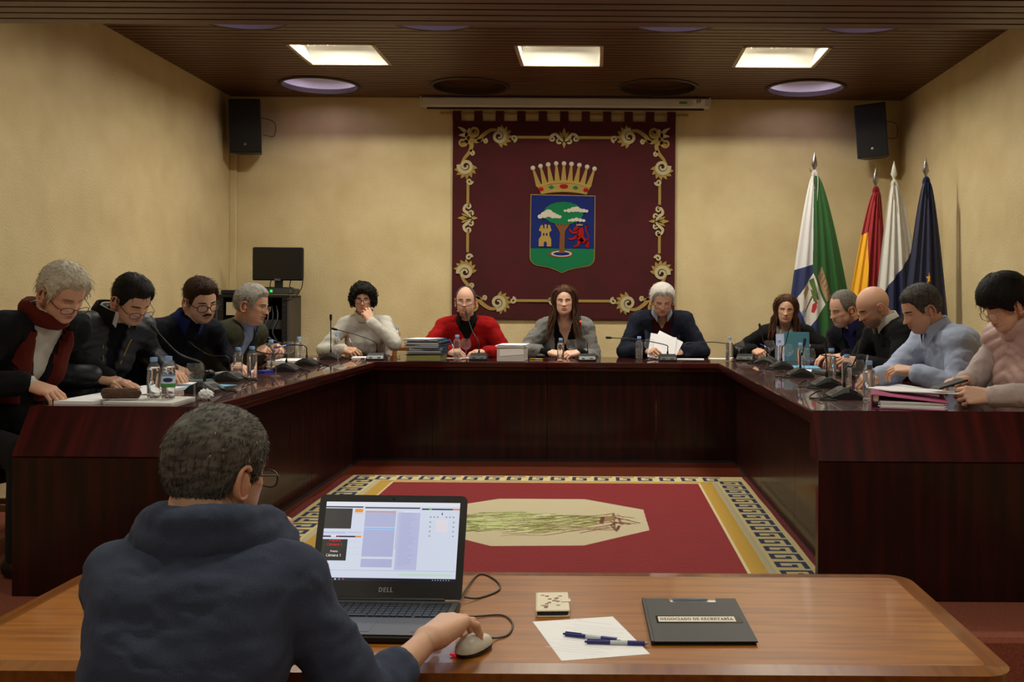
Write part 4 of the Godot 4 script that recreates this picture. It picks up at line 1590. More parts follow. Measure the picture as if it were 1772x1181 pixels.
func pen(label: String, a: Vector3, b2: Vector3, col: Color, group := "pens") -> Node3D:
	var c := (a + b2) * 0.5
	var t := thing("pen", label, "pen", c, 0.0, group)
	var d := (b2 - a).normalized()
	var h := a.distance_to(b2) * 0.5
	var nmm := "pen_%d_%d_%d" % [int(col.r * 99), int(col.g * 99), int(col.b * 99)]
	var mt := mat(nmm, col, 0.35)
	var b := MB.new()
	b.tube(PackedVector3Array([-d * h, -d * h * 0.25]), PackedFloat32Array([0.0046]), 10)
	part("barrel", b, mt, t)
	b = MB.new()
	b.tube(PackedVector3Array([-d * h * 0.25, d * h * 0.3]), PackedFloat32Array([0.0046]), 10)
	part("clear_grip", b, mat("pen_clear", Color(0.75, 0.78, 0.8), 0.2), t)
	b = MB.new()
	b.tube(PackedVector3Array([d * h * 0.3, d * h * 0.86]), PackedFloat32Array([0.005]), 10)
	part("grip", b, mt, t)
	b = MB.new()
	b.tube(PackedVector3Array([d * h * 0.86, d * h]), PackedFloat32Array([0.004, 0.0008]), 10)
	part("tip", b, M.steel, t)
	b = MB.new()
	b.tube(PackedVector3Array([-d * h * 1.08, -d * h]), PackedFloat32Array([0.0025, 0.003]), 8)
	part("clicker", b, mt, t)
	b = MB.new()
	b.box(-d * h * 0.7 + Vector3(0, 0.0055, 0), Vector3(0.003, 0.0015, h * 0.6), 0.0005, Basis.looking_at(d, Vector3.UP if absf(d.y) < 0.95 else Vector3.RIGHT))
	part("clip", b, mt, t)
	return t

func small_things() -> void:
	var y := TH
	var bp := bottle_proto(false)
	var bl := bottle_proto(true)
	var gp := glass_proto()
	var bots := [
		[-1.858, -4.16, 0, "clear water bottle without label at the front end of the left table"],
		[-1.793, -4.15, 1, "water bottle with a blue and green label at the left table front"],
		[-1.97, -5.442, 0, "left of two water bottles standing together before the navy sweater man"],
		[-1.895, -5.448, 0, "right of two water bottles standing together before the navy sweater man"],
		[-2.059, -6.26, 0, "water bottle in front of the man in the green blazer"],
		[-2.149, -7.145, 0, "water bottle beside the green blazer man's hands, at the corner"],
		[-2.0, -7.62, 0, "water bottle left of the woman in the white turtleneck"],
		[-1.049, -7.412, 0, "water bottle in front of the man in the red sweater"],
		[-0.269, -7.196, 0, "water bottle in front of the long-haired woman in the middle"],
		[0.311, -7.48, 0, "water bottle in front of the white-haired man in the navy blazer"],
		[0.966, -7.3, 0, "water bottle between the navy blazer man and the woman with the folder"],
		[1.285, -7.06, 0, "water bottle in front of the turquoise folder at the right corner"],
		[1.31, -6.42, 0, "water bottle second from the right corner, before the navy jacket man"],
		[1.295, -5.51, 0, "water bottle before the bald man's hands on the right table"],
		[1.27, -5.07, 0, "water bottle before the man in the light blue shirt"],
		[1.20, -4.398, 0, "nearest water bottle on the right table, beside the pink binder"],
		[-1.80, -8.74, 0, "unlabelled bottle on the small side table behind the white turtleneck"],
		[-1.755, -8.70, 1, "labelled bottle on the small side table behind the white turtleneck"]]
	for i in bots.size():
		var q: Array = bots[i]
		var o := copy(bl if q[2] else bp, "water_bottle", q[3], Vector3(q[0], y + (0.03 if i > 15 else (0.0105 if i < 2 else 0.0)), q[1]), 0.35 if i == 1 else i * 0.7)
		tag(o, "", "bottle", "small water bottles with blue caps")
		var sc := 1.04 + 0.04 * sin(i * 2.1)
		o.scale = Vector3(sc, sc, sc)
	var gls := [
		[-1.727, -4.26, "balloon glass by the bottles at the left table front"], [-1.80, -5.56, "balloon glass right of the two bottles before the navy sweater man"],
		[-2.06, -6.62, "balloon glass among the bottles before the green blazer man"], [-2.194, -7.42, "balloon glass at the corner beside the green blazer man's hands"],
		[-1.69, -6.467, "balloon glass in front of the woman in the white turtleneck"], [-0.975, -7.343, "balloon glass in front of the man in the red sweater"],
		[-0.192, -7.277, "balloon glass in front of the long-haired woman in the middle"], [0.388, -7.45, "balloon glass in front of the white-haired navy blazer man"],
		[1.08, -7.6, "balloon glass left of the woman with the turquoise folder"], [1.27, -7.357, "balloon glass just before the turquoise folder"],
		[1.28, -6.688, "balloon glass behind the second bottle on the right table"], [1.286, -6.05, "large balloon glass before the navy jacket man's hands"],
		[1.264, -4.85, "balloon glass behind the nearest bottle on the right table"]]
	for q in gls:
		var o := copy(gp, "drinking_glass", q[2], Vector3(q[0], y, q[1]))
		tag(o, "", "glass", "stemmed balloon glasses")
	bp.free()
	bl.free()
	gp.free()
	var h := PI / 2
	microphone("microphone behind the labelled bottle, nearest on the left table", Vector3(-1.80, y, -4.56), h, Vector3(-0.235, 0.275, -0.03))
	microphone("second microphone on the left table, before the man in the quilted jacket", Vector3(-1.93, y, -5.22), h, Vector3(-0.22, 0.18, -0.06))
	microphone("third microphone on the left table, neck bent low towards the wall", Vector3(-1.86, y, -5.95), h, Vector3(-0.235, 0.13, -0.04))
	microphone("fourth microphone on the left table, before the green blazer man", Vector3(-1.90, y, -6.5), h, Vector3(-0.31, 0.2, -0.05))
	microphone("microphone with an upright neck at the left inner corner", Vector3(-1.93, y, -7.2), h, Vector3(0.0, 0.285, 0.02))
	microphone("microphone with a long bent neck before the white turtleneck", Vector3(-1.60, y, -7.2), PI, Vector3(-0.30, 0.215, -0.04))
	microphone("microphone reaching up to the man in the red sweater", Vector3(-0.866, y, -7.25), PI, Vector3(-0.10, 0.315, -0.1))
	microphone("microphone with a glowing red ring before the long-haired woman", Vector3(-0.075, y, -7.25), PI, Vector3(-0.055, 0.285, -0.12), true)
	microphone("microphone with a long low neck before the navy blazer man", Vector3(0.51, y, -7.27), PI, Vector3(-0.41, 0.165, -0.06))
	microphone("microphone with a nearly level neck at the right inner corner", Vector3(1.10, y, -7.38), PI * 0.9, Vector3(-0.40, 0.125, -0.06))
	microphone("microphone standing before the woman with the turquoise folder", Vector3(1.19, y, -7.02), -h * 1.3, Vector3(-0.035, 0.24, -0.04))
	microphone("microphone crossing in front of the turquoise folder", Vector3(1.19, y, -6.46), -h, Vector3(0.055, 0.25, -0.03))
	microphone("microphone on the right table before the navy jacket man", Vector3(1.17, y, -5.76), -h, Vector3(0.03, 0.18, -0.03))
	microphone("microphone on the right table before the bald man", Vector3(1.16, y, -5.05), -h, Vector3(0.005, 0.185, -0.03))
	microphone("nearest microphone on the right table, beside the pink binder", Vector3(1.10, y, -4.45), -h, Vector3(0.075, 0.22, -0.02))
	# papers and personal things, left to right
	sheet("magazine", "thin white magazine under the two bottles at the left table front", "magazine", [[-2.0, -4.02], [-1.70, -3.97], [-1.72, -4.25], [-1.98, -4.3]], y, 0.0095, mat("paper_grey", Color(0.82, 0.82, 0.8), 0.6))
	sheet("paper_stack", "stack of white papers before the man with the red scarf", "papers", [[-2.20, -4.02], [-2.03, -4.00], [-1.95, -4.72], [-2.18, -4.78]], y, 0.012, M.paper)
	sheet("paper_sheet", "loose sheet sliding off the paper stack under the red scarf man's hand", "paper", rect(-2.05, -4.42, 0.2, 0.29, 0.2), y + 0.0125, 0.002, M.paper)
	var b := MB.new()
	for k in 9:
		b.v.clear()
	var pp := PackedVector3Array()
	for j in 13:
		var s := j / 12.0
		for i in 17:
			var a := TAU * i / 16
			var rx := 0.027 * (0.85 + 0.2 * sin(s * PI))
			pp.append(Vector3((s - 0.5) * 0.16, 0.024 + signf(sin(a)) * pow(absf(sin(a)), 0.6) * 0.022 * minf(1.0, 6.0 * sin(s * PI) + 0.15), signf(cos(a)) * pow(absf(cos(a)), 0.6) * rx * minf(1.0, 6.0 * sin(s * PI) + 0.15)))
	b = MB.new()
	b.grid(pp, 17, 13, false, true)
	var t := thing("spectacle_case", "brown leather spectacle case on the papers at the left table front", "case", Vector3(-1.965, y + 0.0125, -4.1), 0.1)
	part("body", b, tri_mat("leather", noise_tex(0.03, [Color(0.27, 0.16, 0.10), Color(0.38, 0.24, 0.15)], 256, 3, 41), Vector3(4, 4, 4), 0.55, T.fine, 0.05, 0.0, false), t)
	b = MB.new()
	b.box(Vector3(0.0, 0.036, 0.021), Vector3(0.14, 0.018, 0.006), 0.002, Basis(Vector3.RIGHT, -0.5))
	part("flap", b, M.leather, t)
	rng.seed = 5
	b = MB.new()
	var pc := PackedVector3Array()
	for j in 15:
		for i in 20:
			var a := TAU * i / 20
			var e := -PI / 2 + PI * j / 14
			var d := Vector3(cos(e) * cos(a), sin(e), cos(e) * sin(a))
			pc.append(Vector3(0, 0.022, 0) + d * Vector3(0.03, 0.024, 0.024) * (1.0 + 0.55 * nz.get_noise_3dv(d * 2.2)))
	b.grid(pc, 20, 15, true, true)
	single("crumpled_tissue", b, M.paper, "crumpled white paper tissue by the glass at the left table front", "tissue", Vector3(-1.655, y, -4.2))
	sheet("blue_sheet", "light blue sheet beside the labelled bottle on the left table", "paper", rect(-1.94, -4.86, 0.21, 0.28, 0.3), y, 0.0015, mat("paper_blue", Color(0.38, 0.64, 0.78), 0.8))
	sheet("notebook", "dark teal notebook under the black pouch on the left table", "notebook", rect(-2.08, -5.2, 0.2, 0.26, 0.1), y, 0.012, mat("teal_cover", Color(0.20, 0.38, 0.40), 0.6))
	b = MB.new()
	b.lathe([Vector2(0, 0), Vector2(0.05, 0.0), Vector2(0.062, 0.012), Vector2(0.06, 0.035), Vector2(0.045, 0.045), Vector2(0, 0.048)], 24, 0.7)
	single("black_pouch", b, mat("glossy_black", Color(0.03, 0.03, 0.03), 0.2), "shiny black rounded pouch on the teal notebook", "pouch", Vector3(-2.08, y + 0.0125, -5.24))
	sheet("paper_stack", "open papers under the hands of the man in the quilted jacket", "papers", rect(-2.1, -4.98, 0.24, 0.12, 0.1), y, 0.008, M.paper)
	sheet("paper_stack", "white papers in front of the man in the navy sweater", "papers", rect(-2.1, -5.72, 0.22, 0.32, 0.12), y, 0.008, M.paper)
	sheet("blue_notepad", "small blue pad between the bottles on the left table", "notepad", rect(-1.95, -5.82, 0.06, 0.09, 0.3), y, 0.014, mat("pad_blue", Color(0.12, 0.17, 0.55), 0.5))
	sheet("paper_stack", "pile of white papers before the man in the green blazer", "papers", rect(-2.1, -6.9, 0.24, 0.3, -0.1), y, 0.016, M.paper)
	sheet("notepad", "white notepad with a blue edge before the white turtleneck", "notepad", rect(-1.74, -7.38, 0.16, 0.18, -0.15), y, 0.01, M.paper)
	# blue folders
	rng.seed = 21
	var fold := [Color(0.12, 0.27, 0.40), Color(0.14, 0.32, 0.46), Color(0.10, 0.23, 0.36)]
	for i in 9:
		var yy := y + 0.052 + i * 0.0115
		t = thing("blue_folder", ["lowest blue folder lying on the yellowed book", "second blue folder from the bottom of the stack", "third blue folder from the bottom of the stack", "fourth blue folder from the bottom of the stack", "middle blue folder of the stack beside the red sweater man", "fourth blue folder from the top of the stack", "third blue folder from the top of the stack", "second blue folder from the top of the stack", "topmost blue folder of the stack with papers showing"][i], "folder", Vector3(-1.235 + rng.randf_range(-0.012, 0.012), yy, -7.19 + rng.randf_range(-0.01, 0.01)), rng.randf_range(-0.1, 0.1), "stack of blue folders beside the red sweater man")
		for s in 2:
			b = MB.new()
			b.box(Vector3(0, 0.0015 + 0.008 * s, 0), Vector3(0.255, 0.002, 0.32), 0.0005)
			part("cover", b, mat("folder_blue_%d" % (i % 3), fold[i % 3], 0.7), t)
		b = MB.new()
		b.box(Vector3(0.0, 0.0055, 0.003), Vector3(0.235, 0.0055, 0.315))
		part("papers", b, M.paper if i % 3 == 0 else M.paper_grey, t)
	t = thing("old_book", "thick book with yellow-green page edges under the blue folders", "book", Vector3(-1.235, y, -7.19), 0.0)
	box_part("pages", Vector3(-0.12, 0.005, -0.14), Vector3(0.12, 0.045, 0.152), mat("old_pages", Color(0.55, 0.53, 0.30), 0.8), t)
	for s in 2:
		box_part("cover", Vector3(-0.128, 0.0 + 0.045 * s, -0.15), Vector3(0.128, 0.005 + 0.045 * s, 0.155), mat("book_teal", Color(0.16, 0.32, 0.40), 0.6), t, 0.001)
	sheet("paper_sheet", "white sheet on top of the blue folder stack", "paper", rect(-1.26, -7.17, 0.2, 0.27, 0.25), y + 0.1565, 0.002, M.paper)
	b = MB.new()
	b.box(Vector3(0, 0.05, 0), Vector3(0.19, 0.1, 0.28), 0.003)
	t = thing("document_box", "white box of documents standing beside the red sweater man", "box", Vector3(-0.617, y, -7.2), -0.04)
	part("box", b, mat("box_white", Color(0.80, 0.79, 0.76), 0.75), t)
	b = MB.new()
	for i in 5:
		b.box(Vector3(0.008 * sin(i * 2.0), 0.102 + i * 0.004, 0.004 * cos(i * 3.0)), Vector3(0.2, 0.0032, 0.29), 0.0005, Basis(Vector3.UP, 0.03 * sin(i * 1.7)))
	part("papers", b, M.paper, t)
	b = MB.new()
	b.box(Vector3(0.01, 0.07, 0.1415), Vector3(0.17, 0.05, 0.002), 0.0, Basis(Vector3.BACK, 0.08))
	part("flap", b, M.paper, t)
	pen("yellow pencil lying right of the white document box", Vector3(-0.50, y + 0.005, -7.34), Vector3(-0.40, y + 0.005, -7.32), Color(0.75, 0.62, 0.12))
	b = MB.new()
	b.ball(Vector3(0, 0.004, 0), Vector3(0.038, 0.02, 0.025), 18, 10)
	single("computer_mouse", b, M.black_plastic, "black computer mouse left of the long-haired woman's hands", "mouse", Vector3(-0.43, y + 0.016, -7.45))
	sheet("paper_sheet", "white papers lying right of the navy blazer man", "paper", rect(0.70, -7.5, 0.2, 0.12, 0.1), y, 0.004, M.paper)
	sheet("paper_sheet", "white sheet on the table left of the woman with the folder", "paper", rect(0.93, -7.6, 0.16, 0.14, 0.2), y, 0.002, M.paper)
	sheet("blue_sheet", "light blue sheet and papers before the navy jacket man", "paper", rect(1.37, -6.62, 0.2, 0.28, 0.1), y, 0.004, M.paper_blue)
	sheet("paper_sheet", "white sheet under the second bottle on the right table", "paper", rect(1.36, -6.28, 0.16, 0.2, 0.3), y, 0.003, M.paper)
	b = MB.new()
	b.box(Vector3(0, 0.012, 0), Vector3(0.17, 0.024, 0.2), 0.004)
	single("grey_tray", b, mat("olive_grey", Color(0.26, 0.27, 0.24), 0.6), "flat grey-green case behind the large balloon glass", "case", Vector3(1.41, y, -6.0), 0.2)
	t = thing("notebook", "white notebook with a blue edge under the blue shirt man's arms", "notebook", Vector3(1.47, y, -5.02), 0.25)
	box_part("cover", Vector3(-0.11, 0, -0.15), Vector3(0.11, 0.005, 0.15), mat("cover_blue", Color(0.12, 0.22, 0.5), 0.5), t, 0.001)
	box_part("pages", Vector3(-0.106, 0.005, -0.146), Vector3(0.106, 0.013, 0.146), M.paper, t)
	# pink ring binder
	t = thing("ring_binder", "pink ring binder full of papers at the right table front", "binder", Vector3(1.285, y, -4.12), -0.28)
	var pink := mat("binder_pink", Color(0.62, 0.20, 0.40), 0.45)
	box_part("cover", Vector3(-0.14, 0.0, -0.16), Vector3(0.15, 0.003, 0.16), pink, t, 0.001)
	b = MB.new()
	b.box(Vector3(0.005, 0.045, 0), Vector3(0.292, 0.003, 0.32), 0.001, Basis(Vector3.BACK, -0.09))
	part("cover", b, pink, t)
	box_part("spine", Vector3(-0.145, 0.0, -0.16), Vector3(-0.14, 0.058, 0.16), pink, t, 0.001)
	b = MB.new()
	for i in 8:
		b.box(Vector3(0.015 + 0.006 * sin(i * 2.3), 0.0055 + i * 0.0036, 0.003 * sin(i * 1.3)), Vector3(0.25, 0.0031, 0.30), 0.0, Basis(Vector3.UP, 0.012 * sin(i * 1.9)))
	part("papers", b, M.paper, t)
	sheet("paper_stack", "white papers spread on top of the pink ring binder", "papers", [[1.16, -4.30], [1.30, -4.36], [1.52, -4.12], [1.46, -4.02], [1.22, -4.13]], y + 0.0595, 0.004, M.paper)
	# side table behind the white turtleneck
	t = thing("side_table", "small reddish brown side table behind the woman in white", "table", Vector3(-1.72, 0, -8.75))
	box_part("top", Vector3(-0.3, 0.72, -0.2), Vector3(0.22, 0.75, 0.2), M.desk_edge_wood, t, 0.003)
	for q in [[-0.27, -0.17], [-0.27, 0.17], [0.19, -0.17], [0.19, 0.17]]:
		box_part("leg", Vector3(q[0] - 0.02, 0, q[1] - 0.02), Vector3(q[0] + 0.02, 0.72, q[1] + 0.02), M.desk_edge_wood, t)
	b = MB.new()
	b.box(Vector3(0, 0.03, 0), Vector3(0.07, 0.06, 0.04), 0.004)
	single("black_box", b, M.black_matte, "small black box on the side table behind the blue folders", "box", Vector3(-1.60, 0.75, -8.66), 0.4)

# ---------------------------------------------------------------- things on the front desk
func desk_things() -> void:
	var y := LOW + 0.74
	var t := thing("laptop", "open black laptop with a bright screen on the front desk", "laptop", Vector3(-0.525, y, -2.47), -0.03)
	var dark := mat("laptop_black", Color(0.075, 0.075, 0.078), 0.4)
	var deckm := mat("laptop_deck", Color(0.27, 0.265, 0.255), 0.45)
	var b := MB.new()
	b.box(Vector3(0, 0.0095, 0.132), Vector3(0.38, 0.019, 0.264), 0.005)
	part("base", b, dark, t)
	b = MB.new()
	b.box(Vector3(0, 0.0197, 0.136), Vector3(0.374, 0.0016, 0.25), 0.0006)
	part("palm_rest", b, deckm, t)
	b = MB.new()
	b.box(Vector3(0, 0.0208, 0.085), Vector3(0.345, 0.0012, 0.108), 0.0003)
	part("keyboard_well", b, mat("laptop_well", Color(0.12, 0.12, 0.12), 0.5), t)
	var kb := MB.new()
	kb.box(Vector3.ZERO, Vector3(0.0155, 0.0022, 0.0148), 0.0006)
	var km := kb.mesh()
	var sp := MB.new()
	sp.box(Vector3.ZERO, Vector3(0.085, 0.0022, 0.0148), 0.0006)
	var spm := sp.mesh()
	for r in 6:
		for c in 19:
			if r == 5 and c >= 4 and c <= 8:
				continue
			var gap := 0.006 if c > 14 else 0.0
			var o := part("key", km, M.black_plastic, t)
			o.position = Vector3(-0.162 + c * 0.0178 + gap, 0.0224, 0.040 + r * 0.0178)
	part("key", spm, M.black_plastic, t).position = Vector3(-0.162 + 6 * 0.0178, 0.0224, 0.040 + 5 * 0.0178)
	b = MB.new()
	b.box(Vector3(-0.03, 0.0206, 0.205), Vector3(0.105, 0.0008, 0.075), 0.0003)
	part("touchpad", b, mat("touchpad_grey", Color(0.24, 0.235, 0.23), 0.4), t)
	for q in [[0.125, Color(0.25, 0.05, 0.05)], [0.15, Color(0.55, 0.62, 0.72)]]:
		b = MB.new()
		b.box(Vector3(q[0], 0.0206, 0.238), Vector3(0.018, 0.0006, 0.012))
		part("sticker", b, mat("sticker_%d" % int(q[0] * 1000), q[1], 0.4), t)
	b = MB.new()
	b.rod(Vector3(-0.15, 0.02, 0.004), Vector3(0.15, 0.02, 0.004), 0.007)
	part("hinge", b, dark, t)
	# lid
	var lid := Transform3D(Basis(Vector3.RIGHT, -0.36), Vector3(0, 0.022, 0.0))
	b = MB.new()
	b.xf = lid
	var lo := PackedVector2Array()
	for c in [[1, 1, 0.0], [-1, 1, 90.0], [-1, -1, 180.0], [1, -1, 270.0]]:
		for j in 5:
			var rr := 0.014 if c[1] > 0 else 0.005
			lo.append(Vector2(c[0] * (0.19 - rr), 0.128 + c[1] * (0.128 - rr)) + Vector2.from_angle(deg_to_rad(c[2] + 22.5 * j)) * rr)
	b.prism(lo, -0.008, 0.0)
	part("lid", b, dark, t)
	var im := screen_image()
	var sm := mat("laptop_screen_glow", Color(0.02, 0.02, 0.02), 0.3)
	sm.emission_enabled = true
	sm.emission = Color.BLACK
	sm.emission_operator = BaseMaterial3D.EMISSION_OP_ADD
	sm.emission_texture = ImageTexture.create_from_image(im)
	sm.emission_energy_multiplier = 0.95
	b = MB.new()
	b.xf = lid
	b.face([Vector3(-0.1725, 0.042, 0.0008), Vector3(0.1725, 0.042, 0.0008), Vector3(0.1725, 0.238, 0.0008), Vector3(-0.1725, 0.238, 0.0008)], Vector3.BACK, [Vector2(0, 1), Vector2(1, 1), Vector2(1, 0), Vector2(0, 0)])
	part("screen", b, sm, t)
	for q in [["DELL", 0.012, Vector3(0.0, 0.021, 0.0008), Color(0.55, 0.55, 0.55), false], ["Programa", 0.0052, Vector3(-0.1405, 0.1405, 0.0012), Color(0.9, 0.12, 0.12), true], ["Cámara 1", 0.0068, Vector3(-0.1405, 0.1305, 0.0012), Color(0.9, 0.12, 0.12), true], ["Previo", 0.0052, Vector3(-0.1405, 0.1135, 0.0012), Color(0.92, 0.92, 0.92), true], ["Cámara 1", 0.0068, Vector3(-0.1405, 0.1035, 0.0012), Color(0.92, 0.92, 0.92), true]]:
		var nmm := "screen_text_%d_%s" % [int(q[3].g * 99), q[4]]
		var tm := mat(nmm, q[3], 0.5)
		if q[4]:
			tm.emission_enabled = true
			tm.emission = q[3]
			tm.emission_energy_multiplier = 0.7
		var o := text_part("screen_lettering" if q[4] else "logo_lettering", q[0], q[1], tm, t, Vector3.ZERO, false, not q[4])
		o.transform = lid * Transform3D(Basis(), q[2])
	b = MB.new()
	b.xf = lid
	b.ball(Vector3(0, 0.247, 0.0005), Vector3(0.003, 0.003, 0.001), 10, 6)
	part("camera_lens", b, M.glossy_black, t)
	var sl := AreaLight3D.new()
	sl.name = "screen_light"
	t.add_child(sl, true)
	sl.area_size = Vector2(0.34, 0.19)
	sl.transform = lid * Transform3D(Basis(Vector3.UP, PI), Vector3(0, 0.14, 0.004))
	sl.light_color = Color(0.86, 0.9, 1.0)
	sl.light_energy = 0.012
	sl.shadow_enabled = true
	# cables
	b = MB.new()
	b.tube(smooth(PackedVector3Array([Vector3(-0.345, y + 0.012, -2.50), Vector3(-0.33, y + 0.003, -2.76), Vector3(-0.277, y + 0.003, -2.715), Vector3(-0.256, y + 0.003, -2.62), Vector3(-0.30, y + 0.003, -2.545), Vector3(-0.335, y + 0.012, -2.52)])), PackedFloat32Array([0.0025]), 7)
	single("laptop_cable", b, mat("cable_mid", Color(0.22, 0.22, 0.22), 0.5), "thin grey cable looping beside the open laptop", "cable")
	t = thing("desk_mouse", "white wired computer mouse under the seated man's hand", "mouse", Vector3(-0.266, y, -2.165), -0.45)
	var ps := PackedVector3Array()
	for j in 13:
		var e := PI / 2 * j / 12.0
		for i in 28:
			var a := TAU * i / 28
			ps.append(Vector3(cos(a) * 0.032 * pow(cos(e), 0.55) * (1.0 - 0.12 * cos(a * 2.0)), 0.009 + 0.028 * sin(e) * (1.0 + 0.2 * sin(a)), sin(a) * 0.056 * pow(cos(e), 0.55)))
	b = MB.new()
	b.grid(ps, 28, 13, true, true)
	part("shell", b, mat("mouse_white", Color(0.84, 0.83, 0.78), 0.35), t)
	var bs := PackedVector3Array()
	for j in 4:
		for i in 28:
			var a := TAU * i / 28
			bs.append(Vector3(cos(a) * (0.0305 + 0.001 * j), 0.0005 + 0.003 * j, sin(a) * (0.054 + 0.0008 * j)))
	b = MB.new()
	b.grid(bs, 28, 4, true, true)
	part("lower_shell", b, M.black_plastic, t)
	var rl := mat("mouse_red_light", Color(0.7, 0.05, 0.08), 0.4)
	rl.emission_enabled = true
	rl.emission = Color(0.9, 0.05, 0.1)
	rl.emission_energy_multiplier = 0.5
	b = MB.new()
	b.box(Vector3(-0.02, 0.004, 0.046), Vector3(0.016, 0.004, 0.012), 0.001)
	part("red_light", b, rl, t)
	b = MB.new()
	b.tube(smooth(PackedVector3Array([Vector3(0.0, 0.014, -0.054), Vector3(0.006, 0.004, -0.085), Vector3(0.015, 0.003, -0.12), Vector3(-0.015, 0.003, -0.19), Vector3(-0.07, 0.003, -0.234), Vector3(-0.12, 0.004, -0.195), Vector3(-0.146, 0.012, -0.152)])), PackedFloat32Array([0.0023]), 7)
	part("cable", b, M.cable_mid, t)
	# cream phone wallet
	t = thing("phone_wallet", "cream phone wallet with a small flower print on the desk", "phone case", Vector3(-0.108, y, -2.475), 0.06)
	var cream := mat("wallet_cream", Color(0.86, 0.82, 0.72), 0.55)
	box_part("back_cover", Vector3(-0.04, 0, -0.075), Vector3(0.04, 0.004, 0.075), cream, t, 0.0018)
	box_part("front_cover", Vector3(-0.04, 0.0135, -0.075), Vector3(0.04, 0.0175, 0.075), cream, t, 0.0018)
	box_part("spine", Vector3(-0.043, 0.0, -0.075), Vector3(-0.039, 0.0175, 0.075), cream, t, 0.0018)
	box_part("phone", Vector3(-0.036, 0.004, -0.072), Vector3(0.037, 0.0135, 0.072), M.black_plastic, t, 0.003)
	box_part("strap", Vector3(0.02, 0.0176, -0.012), Vector3(0.044, 0.0195, 0.012), cream, t, 0.0008)
	rng.seed = 31
	for i in 14:
		b = MB.new()
		var c := Vector3(rng.randf_range(-0.03, 0.02), 0.0178, rng.randf_range(-0.06, 0.06))
		for j in 5:
			b.ball(c + Vector3(cos(TAU * j / 5), 0, sin(TAU * j / 5)) * 0.0035, Vector3(0.0024, 0.0004, 0.0024), 6, 4)
		part("flower_print", b, mat("print_%d" % (i % 3), [Color(0.55, 0.28, 0.22), Color(0.66, 0.55, 0.35), Color(0.5, 0.42, 0.35)][i % 3], 0.6), t)
	# printed sheet with two pens
	t = thing("printed_sheet", "white printed sheet of paper under two blue pens", "paper", Vector3(-0.017, y, -2.258))
	part("paper", slab(0.0, [[-0.134, -0.107], [0.057, -0.150], [0.134, 0.106], [-0.056, 0.151]], 0.0008), M.paper, t)
	b = MB.new()
	var bx := Basis(Vector3.UP, -0.29 + PI / 2 - PI / 2)
	for i in 17:
		if i == 2 or i == 9:
			continue
		var w := 0.15 if i > 2 else (0.03 if i == 0 else 0.11)
		b.box(bx * Vector3(-0.075 + w * 0.5, 0.0009, -0.115 + i * 0.0135), Vector3(w * (0.8 + 0.2 * sin(i * 3.0)), 0.0002, 0.0022), 0.0, bx)
	part("print_lines", b, mat("faint_ink", Color(0.875, 0.875, 0.89), 0.8), t)
	pen("upper blue ballpoint pen lying on the printed sheet", Vector3(-0.07, y + 0.0062, -2.262), Vector3(0.055, y + 0.0062, -2.222), Color(0.07, 0.07, 0.42))
	pen("lower blue ballpoint pen pointing at the black folder", Vector3(-0.02, y + 0.0062, -2.212), Vector3(0.118, y + 0.0062, -2.203), Color(0.07, 0.07, 0.42))
	# clipboard folder
	t = thing("clipboard_folder", "black clipboard folder with a white name strip on the desk", "folder", Vector3(0.24, y, -2.37), 0.02)
	var bk := mat("folder_black", Color(0.075, 0.08, 0.08), 0.5)
	box_part("back_board", Vector3(-0.115, 0, -0.16), Vector3(0.115, 0.003, 0.16), bk, t, 0.001)
	box_part("papers", Vector3(-0.1, 0.003, -0.155), Vector3(0.1, 0.006, 0.145), M.paper, t)
	b = MB.new()
	b.xf = Transform3D(Basis(Vector3(1, 0, 0), Vector3(0, 0, -1), Vector3(0, 1, 0)), Vector3(0, 0.0065, 0))
	b.prism(poly([-0.117, -0.162, 0.117, -0.162, 0.117, 0.160, 0.066, 0.160, 0.064, 0.128, -0.05, 0.128, -0.054, 0.160, -0.117, 0.160]), 0.0, 0.003)
	part("front_cover", b, bk, t)
	b = MB.new()
	b.box(Vector3(0.0, 0.011, -0.148), Vector3(0.09, 0.006, 0.012), 0.002)
	b.rod(Vector3(-0.045, 0.013, -0.142), Vector3(0.045, 0.013, -0.142), 0.0025)
	part("metal_clip", b, M.steel, t)
	box_part("spine_strip", Vector3(-0.121, 0.0, -0.162), Vector3(-0.113, 0.0105, 0.162), bk, t, 0.001)
	box_part("name_pocket", Vector3(-0.098, 0.0095, -0.018), Vector3(0.106, 0.0102, 0.034), mat("pocket_black", Color(0.03, 0.03, 0.03), 0.2), t)
	box_part("name_strip", Vector3(-0.093, 0.0102, -0.01), Vector3(0.09, 0.0108, 0.028), mat("strip_cream", Color(0.88, 0.85, 0.78), 0.7), t)
	var o := text_part("lettering", "NEGOCIADO DE SECRETARÍA", 0.0146, M.ink, t, Vector3(-0.002, 0.011, 0.009))
	o.rotation.x = -PI / 2
	o.scale = Vector3(0.60, 1.25, 1.0)

